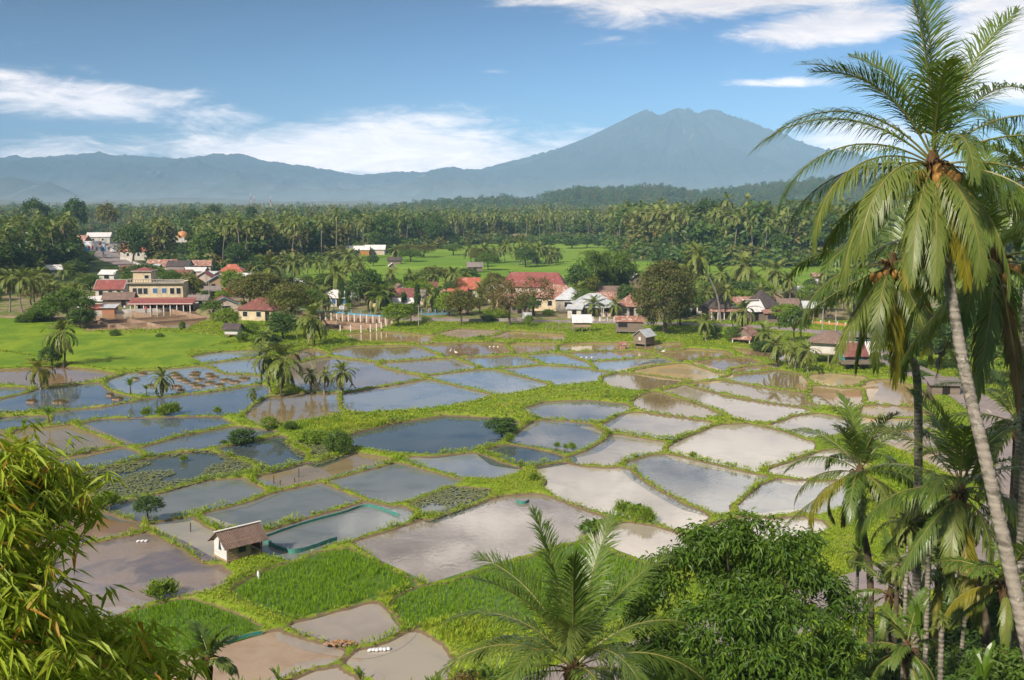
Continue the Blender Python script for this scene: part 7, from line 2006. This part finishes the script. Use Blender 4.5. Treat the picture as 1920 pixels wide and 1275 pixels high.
# ------------------------------------------------------------------ tanks, fences, posts
def wall_run(name, label, pix, h, t, mat, cat, z=0.0, group=None):
    P_ = [U(a, b, z + h * .6) for a, b in pix]
    mb = MB()
    for (xa, ya), (xb, yb) in zip(P_[:-1], P_[1:]):
        L_ = math.hypot(xb - xa, yb - ya)
        mb.box(((xa + xb) / 2, (ya + yb) / 2, z + h / 2 - .1), (L_, t, h + .2), math.atan2(yb - ya, xb - xa))
    o = mb.build(name, mat)
    return tag(o, label, cat, group)
tk = [('long', [(138, 606), (285, 596), (349, 592)], 'long low tank wall nearest the red veranda'), ('long', [(158, 612), (276, 606), (388, 597)], 'middle long wall of the fish tanks'), ('long', [(160, 620), (262, 618), (352, 616)], 'front wall of the fish tanks beside the bright rice field'),
      ('x', [(165, 590), (197, 600)], 'short slanting tank wall at the left end'), ('x', [(184, 603), (208, 611)], 'short slanting tank wall in the front left tanks'), ('x', [(221, 610), (249, 620)], 'slanting tank wall beside the small bush'), ('x', [(249, 585), (284, 596)], 'slanting tank wall below the left end of the veranda'),
      ('x', [(234, 598), (277, 606)], 'slanting tank wall in the middle tanks'), ('x', [(277, 606), (318, 617)], 'slanting tank wall in the front middle tanks'), ('x', [(320, 581), (394, 598)], 'slanting tank wall below the right end of the veranda'),
      ('y', [(600, 596), (735, 604)], 'far wall of the tanks behind the star shaped palm'), ('y', [(606, 603), (722, 612)], 'middle wall of the tanks behind the star shaped palm'), ('y', [(612, 609), (690, 618)], 'near wall of the tanks behind the star shaped palm')]
for kd_, pix, lab in tk:
    wall_run('tank_wall', lab, pix, .55, .55, M_earth, 'tank wall', .0, 'earth walls of the fish tanks')
wall_run('quay_wall', 'white concrete kerb wall under the red veranda along the tanks', [(160, 586), (240, 583), (360, 577)], .8, .4, M_trim, 'wall', .0)
def fence(name, label, pix, n, h, wall_h, mw, mp, cat='fence', rail=None, pw=.22):
    P_ = spline(np.array([U(a, b, .6) for a, b in pix]), 10) if len(pix) > 2 else np.linspace(U(*pix[0], .6), U(*pix[1], .6), 12)
    z0 = .45
    root = thing(name, label, cat, (P_[0][0], P_[0][1], z0))
    Q = P_ - P_[0]
    mb = MB()
    if wall_h:
        for a, b in zip(Q[:-1], Q[1:]):
            L_ = math.hypot(*(b - a)); mb.box(((a[0] + b[0]) / 2, (a[1] + b[1]) / 2, wall_h / 2 - .1), (L_ + .02, .16, wall_h + .2), math.atan2(b[1] - a[1], b[0] - a[0]))
        mb.build('wall', mw, root)
    if rail:
        rl = MB()
        for zz in rail:
            rl.tube(np.column_stack([Q, np.full(len(Q), zz)]), .035, 4)
        rl.build('rail', mw or mp, root)
    seg = np.r_[0, np.cumsum(np.hypot(*np.diff(Q, axis=0).T))]
    for d_ in np.linspace(0, seg[-1], n):
        MB().box((np.interp(d_, seg, Q[:, 0]), np.interp(d_, seg, Q[:, 1]), h / 2 - .15), (pw, pw, h + .3)).build('post', mp, root)
    return root
fence('boundary_wall', 'low blue boundary wall with tall blue posts before the school', [(560, 580), (610, 584), (650, 588), (700, 592), (740, 593)], 11, 1.05, .35, M_bluep, M_bluep, 'wall', pw=.2)
fence('boundary_wall', 'short blue wall with blue posts around the lawn mound by the white sign', [(790, 590), (818, 589), (842, 588)], 5, 1.25, .4, M_bluep, M_bluep, 'wall', pw=.2)
fence('post_fence', 'row of white concrete posts between the blue wall and the tanks', [(600, 595), (660, 599), (735, 603)], 13, 1.25, 0, M_post, M_trim, rail=(.5, .9), pw=.2)
fence('post_fence', 'row of white posts along the front of the tanks by the grassy bank', [(638, 620), (690, 619), (724, 612)], 7, 1.2, 0, M_post, M_trim, pw=.2)
fence('earth_bank', 'brown earth retaining bank below the blue wall', [(560, 590), (650, 597), (742, 602)], 2, .3, .9, M_earth, M_earth, 'bank')
fence('garden_wall', 'low pale garden wall before the pink stepped roof house', [(1085, 600), (1120, 601), (1165, 602)], 7, .95, .55, M_conc, M_trim, 'wall', pw=.25)
fence('garden_wall', 'stone heaped verge wall left of the white banner', [(880, 602), (930, 601), (980, 600)], 2, .5, .6, M_conc, M_conc, 'wall')
fence('post_fence', 'dark timber fence on the road verge left of the white roofed stilt hut', [(1024, 618), (1050, 617), (1072, 618)], 5, 1.2, 0, M_post, M_post, rail=(.6,), pw=.14)
fence('guard_rail', 'orange and white road barrier at the right hand bend', [(1490, 604), (1545, 607), (1600, 612)], 8, .8, .5, mat_plain('orange_barrier', (.50, .22, .08), (.42, .17, .07)), M_trim, 'barrier')
fence('guard_rail', 'white kerb wall along the inside of the far road', [(238, 487), (258, 497), (278, 505)], 4, .8, .9, M_trim, M_trim, 'wall')
hp = [(1662, 676), (1690, 690), (1720, 704), (1745, 716)]
for i in range(9):
    a = i / 8.0
    x, y = U(np.interp(a * 3, [0, 1, 2, 3], [p_[0] for p_ in hp]), np.interp(a * 3, [0, 1, 2, 3], [p_[1] for p_ in hp]), .5)
    o = bpy.data.objects.new('hedge_plant', KINDS['shrub'][1]); COL.objects.link(o); o.location = (x, y, gz1(x, y)); o.scale = (.13, .13, .13); o.rotation_euler = (0, 0, i)
    tag(o, 'small clipped green plant in the row beside the pond road', 'hedge plant', 'row of clipped plants beside the pond road')

# teal net round the fish pond
M_net = mat_plain('teal_net', (0.045, 0.20, 0.17), (0.06, 0.27, 0.22), 6.0, .6, .2)
def net(label, pix, h, n):
    P_ = spline(np.array([U(a, b, .15) for a, b in pix]), 6)
    root = thing('net_fence', label, 'net', (P_[0][0], P_[0][1], .05))
    Q = P_ - P_[0]; m_ = len(Q); mb = MB()
    hh = h * (.8 + .4 * vnoise(np.arange(m_) * .7, np.zeros(m_), 3))
    d = np.gradient(Q, axis=0); d /= np.linalg.norm(d, axis=1)[:, None] + 1e-9
    nn = np.stack([-d[:, 1], d[:, 0]], 1) * .015
    V = np.vstack([np.column_stack([Q + nn, np.full(m_, -.1)]), np.column_stack([Q + nn, hh]), np.column_stack([Q - nn, hh]), np.column_stack([Q - nn, np.full(m_, -.1)])])
    mb.add(V, [(r_ * m_ + i, r_ * m_ + i + 1, (r_ + 1) * m_ + i + 1, (r_ + 1) * m_ + i) for r_ in range(3) for i in range(m_ - 1)])
    mb.build('netting', M_net, root)
    for i in range(0, m_, max(1, m_ // n)):
        MB().tube([(Q[i][0], Q[i][1], -.2), (Q[i][0], Q[i][1], hh[i] + .12)], .022, 5).build('stake', M_post, root)
net('low teal net fence curving round the pond beside the lone hut', [(493, 1004), (498, 1014), (515, 1024), (535, 1031), (552, 1035), (585, 1026), (632, 1010)], .28, 14)
net('teal net strip along the far bank of the pond beside the lone hut', [(497, 1005), (560, 983), (640, 961), (690, 947), (748, 965)], .17, 12)
net('small teal net ring at the head of the big pinkish pond', [(968, 938), (975, 942), (985, 942), (992, 938)], .22, 3)
net('torn teal net lying at the corner of the lower left paddy', [(425, 1206), (450, 1196), (492, 1186)], .22, 4)

# ------------------------------------------------------------------ signs, poles, masts
def bx(label, name, cat, px, py, size, z, posts, mface, rz=0.0, face_marks=None):
    x, y = U(px, py, .5)
    root = thing(name, label, cat, (x, y, gz1(x, y)), rz)
    w_, t_, h_ = size
    MB().box((0, 0, z + h_ / 2), (w_ + .12, t_, h_ + .12)).build('frame', M_conc, root)
    f_ = MB().box((0, -t_ / 2 - .015, z + h_ / 2), (w_, .03, h_)).build('face', mface, root)
    for i in range(posts):
        X = 0 if posts == 1 else -w_ * .38 + w_ * .76 * i / (posts - 1)
        MB().tube([(X, .05, -.4), (X, .05, z)], .08 if w_ < 5 else .3, 8).build('post', M_conc, root)
    if face_marks:
        face_marks(f_, w_, h_, -t_ / 2 - .035, z + h_ / 2)
    return root
M_sw = mat_plain('sign_white', (0.72, 0.72, 0.74), (0.66, 0.66, 0.69), 1.0, .5, .4)
M_sb = mat_plain('sign_blue', (0.05, 0.24, 0.55), (0.08, 0.36, 0.66), .5, .5, .4)
M_sn = mat_plain('sign_navy', (0.03, 0.04, 0.12), None, 1.0, .5, .4)
M_sr = mat_plain('sign_red', (0.52, 0.05, 0.05), None, 1.0, .5, .4)
def bill(f_, w, h, y, zc):
    def poly(name, pts, m):
        V = [(a * w - w / 2, y, zc + (b - .5) * h) for a, b in pts]
        n = len(V); V += [(p_[0], p_[1] + .012, p_[2]) for p_ in V]
        mb = MB()
        for i in range(1, n - 1):
            mb.add([V[0], V[i], V[i + 1]], tris=[(0, 1, 2)])
        mb.build(name, m, f_)
    poly('blue_wave', [(0, 0), (.24, 0), (.22, .16), (.14, .26), (.10, .42), (0, .48)], M_sb)
    poly('blue_wave', [(.74, 0), (1, 0), (1, .60), (.93, .30), (.84, .12)], M_sb)
    poly('blue_wave', [(0, .74), (.06, .80), (.12, .93), (0, .93)], M_sb)
    poly('blue_wave', [(.93, .80), (1, .74), (1, .95), (.91, .95)], M_sb)
    poly('dark_panel', [(.76, .30), (.90, .12), (.97, .30), (.84, .62)], M_sn)
    poly('white_disc', [(.80, .34), (.84, .26), (.89, .28), (.91, .38), (.87, .48), (.82, .46)], M_sw)
    poly('red_band', [(.70, .62), (.79, .56), (.86, .82), (.77, .92)], M_sr)
    for i, X in enumerate((.24, .41, .59)):
        q_ = 1.0 if i < 2 else .72
        poly('red_figure', [(X - .035 * q_, .24), (X + .035 * q_, .24), (X + .05 * q_, .38), (X + .022 * q_, .54 * q_ + .02), (X - .022 * q_, .54 * q_ + .02), (X - .05 * q_, .38)], M_sr)
        poly('navy_base', [(X - .045 * q_, .16), (X + .045 * q_, .16), (X + .035 * q_, .235), (X - .035 * q_, .235)], M_sn)
    for i, X in enumerate((.25, .30, .35, .40, .45)):
        poly('dark_letter', [(X, .79), (X + .035, .79), (X + (.02 if i % 2 else .035), .90), (X + .008, .90)], M_sn)
    poly('red_letters', [(.30, .68), (.44, .68), (.44, .74), (.30, .74)], M_sr)
bx('wide white billboard with blue corners and small red bottles above the far road', 'billboard', 'billboard', 179, 484, (9.0, .35, 4.2), 3.2, 2, M_sw, -.05, bill)
def bars(f_, w, h, y, zc):
    mb = MB()
    for i in range(3):
        mb.box((0, y, zc + h * (.22 - .22 * i)), (w * (.7 - .12 * i), .012, h * .09))
    mb.build('lettering', M_sn, f_)
bx('white shop sign board over the roofs right of the cream block', 'sign_board', 'sign', 342, 534, (3.4, .15, 1.5), 1.2, 2, M_sw, 0, bars)
bx('white notice board on one post on the lawn mound inside the blue wall', 'notice_board', 'sign', 828, 592, (1.3, .1, .95), 1.7, 1, M_sw, 0, bars)
bx('white school sign standing behind the blue wall', 'notice_board', 'sign', 641, 590, (1.0, .1, .65), 1.3, 2, M_sw, 0, bars)
bx('white cloth banner stretched between posts at the roadside', 'banner', 'banner', 988, 602, (1.9, .04, 1.3), .55, 2, M_sw, .05)
def pole(px, py, h, label, arm=True):
    x, y = U(px, py, .5)
    root = thing('utility_pole', label, 'pole', (x, y, gz1(x, y)), .3)
    MB().tube([(0, 0, -.4), (0, 0, h)], [.11, .07], 7).build('shaft', M_conc, root)
    if arm:
        MB().box((0, 0, h - .35), (1.5, .09, .09)).build('crossarm', M_post, root)
    return root
for a, b, h, lab in [(393, 574, 5.6, 'pale utility pole before the hamlet'), (1541, 640, 7.2, 'utility pole by the dark shed with blue rails'), (1565, 646, 6.0, 'slim pole in front of the grey shed roof'), (785, 612, 4.2, 'dark pole at the corner of the lawn mound'), (300, 560, 5.5, 'pole behind the cream block'), (1128, 604, 3.2, 'short pole by the pink house'), (222, 492, 9, 'white pole beside the far road')]:
    pole(a, b, h, lab)
M_mr = mat_plain('mast_red', (0.55, 0.10, 0.08)); M_mw = mat_plain('mast_white', (0.7, 0.68, 0.66))
for k_, (a, bt, tp, Y) in enumerate([(471, 384, 361, 1750), (477, 384, 366, 1800), (508, 390, 367, 1500)]):
    b_ = np.array(at(a, bt + 6, Y)); t_ = np.array(at(a, tp, Y)); H_ = t_[2] - .2
    root = thing('radio_mast', ['red and white lattice mast, taller of the close pair on the skyline', 'thinner red and white mast right beside the taller one', 'red and white mast standing apart from the pair'][k_], 'mast', (b_[0], Y, .2))
    for s_ in range(6):
        z0, z1 = H_ * s_ / 6, H_ * (s_ + 1) / 6
        r0, r1 = 1.5 * (1 - s_ / 6.5), 1.5 * (1 - (s_ + 1) / 6.5)
        mb = MB()
        for j in range(4):
            a0 = math.pi / 4 + j * math.pi / 2; a1 = a0 + math.pi / 2
            c0, s0_, c1, s1_ = math.cos(a0), math.sin(a0), math.cos(a1), math.sin(a1)
            mb.tube([(c0 * r0, s0_ * r0, z0), (c0 * r1, s0_ * r1, z1)], .22, 4).tube([(c0 * r0, s0_ * r0, z0), (c1 * r1, s1_ * r1, z1)], .12, 4)
        mb.build('section', M_mr if s_ % 2 == 0 else M_mw, root)

# ------------------------------------------------------------------ vehicles, people, birds and odds and ends
M_tyre = mat_plain('tyre_rubber', (0.02, 0.02, 0.02))
M_carw = mat_plain('car_paint_white', (0.66, 0.67, 0.70), (0.62, 0.63, 0.66), .5, .25, .5); M_card = mat_plain('car_paint_dark', (0.05, 0.05, 0.055), None, .5, .25, .5)
def car(px, py, rz, paint, label, van=False):
    x, y = U(px, py, .7)
    root = thing('parked_car' if not van else 'van', label, 'car' if not van else 'van', (x, y, .62), rz)
    L_, W_, H_ = (4.2, 1.75, 1.5) if not van else (4.8, 1.9, 2.1)
    pr = [(-.5, .22), (-.5, .55), (-.40, .60), (-.30, .98), (.18, 1.0), (.33, .62), (.5, .52), (.5, .22)] if not van else [(-.5, .18), (-.5, .95), (-.46, 1.0), (.30, 1.0), (.42, .62), (.5, .52), (.5, .18)]
    mb = MB(); n = len(pr)
    V = [(a * L_, s_ * W_ / 2 * (1 if b < .62 else .86), b * H_) for s_ in (-1, 1) for a, b in pr]
    mb.add(V, [(i, n + i, n + (i + 1) % n, (i + 1) % n) for i in range(n)], [(0, i, i + 1) for i in range(1, n - 1)] + [(n, n + i + 1, n + i) for i in range(1, n - 1)])
    mb.build('body', paint, root)
    gb = MB().box((0.22 * L_ if not van else .36 * L_, 0, .80 * H_), (.16, W_ * .80, .28 * H_), 0).box((-.06 * L_, 0, .80 * H_), (.40 * L_, W_ * .93, .22 * H_))
    gb.build('windows', M_glass, root)
    for sx in (-.31, .31):
        for sy in (-1, 1):
            w_ = MB().tube([(sx * L_, sy * (W_ / 2 - .2), .32), (sx * L_, sy * (W_ / 2 + .01), .32)], .32, 14).build('wheel', M_tyre, root)
            MB().blob((sx * L_, sy * (W_ / 2 + .01), .32), (.17, .03, .17), 10, 5).build('rim', M_trim, w_)
car(201, 483, -.9, M_carw, 'white car coming down the far road below the billboard')
car(206, 468, -1.2, M_card, 'dark car further up the far road', False)
car(212, 473, -1.0, M_carw, 'white van behind the dark car on the far road', True)
car(1492, 607, .05, M_carw, 'white car parked at the roadside stalls', False)

def person(px, py, label, shirt, trous, pose='stand', rz=0.0, sc=1.0):
    x, y = U(px, py, .5)
    z = max(.1, gz1(x, y))
    me = bpy.data.meshes.new('person')
    J = dict(pel=(0, 0, .92), ch=(0, 0, 1.30), nk=(0, 0, 1.48), hd=(0, -.02, 1.62), tp=(0, -.01, 1.73), ls=(-.18, 0, 1.40), le=(-.25, .03, 1.12), lh=(-.24, -.1, .88), rs=(.18, 0, 1.40), re=(.27, .02, 1.13), rh=(.22, -.16, .95), lk=(-.1, -.03, .50), lf=(-.11, .02, .06), lt=(-.11, -.14, .03), rk=(.1, -.05, .50), rf=(.12, .03, .06), rt=(.12, -.13, .03))
    keys = list(J); E = [('pel', 'ch'), ('ch', 'nk'), ('nk', 'hd'), ('hd', 'tp'), ('ch', 'ls'), ('ls', 'le'), ('le', 'lh'), ('ch', 'rs'), ('rs', 're'), ('re', 'rh'), ('pel', 'lk'), ('lk', 'lf'), ('lf', 'lt'), ('pel', 'rk'), ('rk', 'rf'), ('rf', 'rt')]
    me.from_pydata([J[k2] for k2 in keys], [(keys.index(a), keys.index(b)) for a, b in E], [])
    o = bpy.data.objects.new('person', me); COL.objects.link(o)
    o.modifiers.new('Skin', 'SKIN'); o.modifiers.new('Subdivision', 'SUBSURF').levels = 1
    R_ = dict(pel=.15, ch=.17, nk=.06, hd=.10, tp=.075, ls=.07, le=.045, lh=.035, rs=.07, re=.045, rh=.035, lk=.075, lf=.05, lt=.035, rk=.075, rf=.05, rt=.035)
    sv_ = me.skin_vertices[0].data
    for i, k2 in enumerate(keys):
        sv_[i].radius = (R_[k2], R_[k2] * (.72 if k2 in ('pel', 'ch') else 1)); sv_[i].use_root = k2 == 'pel'
    m, kk, oo = new_mat('person_cloth_skin')
    t = kk.node('ShaderNodeTexCoord'); z_ = kk.sep(t.outputs['Object'])[2]
    c = kk.mix(kk.ramp(z_, .90, .94), trous, shirt); c = kk.mix(kk.ramp(z_, 1.45, 1.48), c, (.26, .14, .09)); c = kk.mix(kk.ramp(z_, 1.66, 1.68), c, (.012, .01, .01)); c = kk.mix(kk.ramp(z_, .10, .07), c, (.2, .11, .07))
    kk.l.new(principled(kk, c, .8, .2).outputs[0], oo.inputs[0]); me.materials.append(m)
    o.location = (x, y, z); o.rotation_euler = (0, 0, rz); o.scale = (sc,) * 3
    return tag(o, label, 'person')
person(322, 578, 'person in a blue shirt standing on the quay before the red veranda', (.05, .25, .5), (.03, .05, .1), rz=.5)
person(274, 584, 'person in a red shirt standing at the tank edge below the veranda', (.5, .06, .07), (.06, .06, .08), rz=-.4)
person(234, 582, 'person in white standing between the bright red shed and the veranda', (.6, .6, .6), (.2, .2, .22), rz=.2)
person(81, 719, 'person in pale clothes on the bank beside the short yellow green palm', (.55, .53, .5), (.10, .10, .14), rz=1.0)
# white cloth on a stake below the lone hut
x, y = U(484, 1078, .3); z = gz1(x, y)
root = thing('cloth_stake', 'white cloth wrapped round an upright stake on the bank below the lone hut', 'stake', (x, y, z))
MB().tube([(0, 0, -.3), (.01, 0, .25), (.03, .0, .95)], .02, 6).build('stake', M_post, root)
cm = MB()
tt = np.linspace(0, 1, 9); rr_ = np.array([.05, .10, .085, .075, .09, .10, .095, .07, .015])
cm.tube(np.stack([.02 + .02 * np.sin(tt * 5), .015 * np.cos(tt * 7), .2 + .76 * tt], 1), rr_, 9)
cm.build('cloth', mat_plain('white_cloth', (.74, .73, .72), (.6, .59, .6), 6.0), root, True)
# egrets
eg = MB().blob((0, 0, .36), (.20, .09, .11), 10, 7).tube([(.14, 0, .40), (.22, 0, .52), (.18, 0, .64), (.24, 0, .70)], [.05, .03, .025, .03], 6).tube([(.24, 0, .70), (.34, 0, .68)], [.02, .004], 5, 1).tube([(.0, .03, .3), (.0, .03, 0)], .01, 4, 1).tube([(.03, -.03, .3), (.03, -.03, 0)], .01, 4, 1).blob((-.22, 0, .33), (.1, .05, .03), 8, 5)
eg_me = proto_mesh(eg, 'egret', [mat_plain('white_feathers', (.78, .77, .75)), M_post], True)
for k_, (a, b, lab) in enumerate([(1244, 662, 'white egret standing on a bank below the long rusty shed'), (845, 661, 'white egret at the edge of the brown field pond'), (855, 664, 'second white egret beside the one in the brown field pond'), (1480, 690, 'white egret in the brown pond near the two corner houses')]):
    x, y = U(a, b, .2)
    o = bpy.data.objects.new('egret', eg_me); COL.objects.link(o); o.location = (x, y, max(.03, gz1(x, y))); o.scale = (1.3,) * 3; o.rotation_euler = (0, 0, k_ * 1.3)
    tag(o, lab, 'bird')
# sacks, rubble, tarpaulin, sticks
M_sack = mat_plain('white_sack', (.62, .62, .64), (.5, .5, .53), 5.0, .7)
def sacks(px, py, n, label, dx=.32, sc=1.0):
    x, y = U(px, py, .3)
    for i in range(n):
        o = MB().blob((0, 0, .08), (.19 * sc, .13 * sc, .09 * sc), 10, 7, 0, .12, i).build('sack', M_sack, None, True)
        X = x + (i - n / 2) * dx * sc
        o.location = (X, y + .05 * (i % 2) + .03 * i, max(.05, gz1(X, y)) - .02); o.rotation_euler = (0, 0, .9 + .2 * i)
        tag(o, label, 'sack', label.split(' ')[0] + ' sacks ' + ' '.join(label.split(' ')[-3:]))
sacks(714, 1213, 6, 'white sandbag in the short row at the pond lip', .2)
sacks(270, 1010, 3, 'crumpled white bag at the corner of the purplish mud', .28)
sacks(930, 648, 3, 'white sack at the far bank of the brown field', .5, 1.4)
sacks(1105, 668, 3, 'pale sack beside the pond with the tin sheet', .6, 1.4)
mb = MB()
for i in range(60):
    a = rq.rand() * 6.28; q_ = rq.rand() ** .5
    mb.blob((math.cos(a) * q_ * 1.0, math.sin(a) * q_ * .35, .05 + .25 * (1 - q_) * rq.rand()), np.array([.11, .08, .05]) * (.5 + rq.rand()), 7, 5, i % 2, .4, i)
x, y = U(642, 1203, .4)
o = mb.build('husk_heap', [M_earth, mat_plain('coconut_debris', (.42, .20, .08), (.10, .06, .04), 5.0)]); o.location = (x, y, gz1(x, y) - .03)
tag(o, 'heap of brown coconut husks and debris on the bank corner', 'heap', None, 'stuff')
o = MB().blob((0, 0, .6), (1.5, 1.2, 1.2), 14, 9, 0, .22, 5).build('tarpaulin', mat_plain('blue_tarp', (.03, .17, .50), (.02, .11, .36), 2.0, .4, .4), None, True)
x, y = U(795, 552, .5); o.location = (x, y, .4); tag(o, 'bright blue tarpaulin heaped over goods behind the column trees', 'tarpaulin')
for k_, (a, b, h) in enumerate([(513, 905, .7), (560, 893, .8), (525, 908, .45), (357, 995, .7), (405, 1002, .5), (552, 902, .4)]):
    x, y = U(a, b, .1)
    o = MB().tube([(0, 0, -.3), (.03, 0, h)], [.05, .045], 6).build('stake', M_trunkd); o.location = (x, y, .03)
    tag(o, ['dark stake standing in the brown pond by its left end', 'taller dark stake in the brown pond near its far bank', 'stubby stake at the near edge of the brown pond', 'thin stake in the small pond left of the lone hut', 'short stake in the small pond against the lone hut', 'low stub on the bank of the brown pond'][k_], 'stake')
arum = MB(); leaf_cloud(arum, rq, np.array([(rq.randn() * .35, rq.randn() * .2, .5 + .25 * rq.rand()) for i in range(9)]), .22, 3, .42, .3, .5, .8)
for i in range(9): arum.tube([(rq.randn() * .2, rq.randn() * .12, 0), (rq.randn() * .3, rq.randn() * .2, .6)], .015, 4)
ar_me = proto_mesh(arum, 'taro_plant', [L_banana])
for k_, (a, b, lab) in enumerate([(1098, 1002, 'taro plant with broad leaves at the near edge of the big pinkish pond'), (1112, 992, 'second taro plant at the right tip of the big pinkish pond'), (1195, 965, 'taro plants on the bank below the winding pale pond'), (1175, 962, 'taro plants left of those below the winding pale pond')]):
    x, y = U(a, b, .1); o = bpy.data.objects.new('taro_plant', ar_me); COL.objects.link(o); o.location = (x, y, max(.03, gz1(x, y))); o.scale = (1.2,) * 3; o.rotation_euler = (0, 0, k_); tag(o, lab, 'plant')
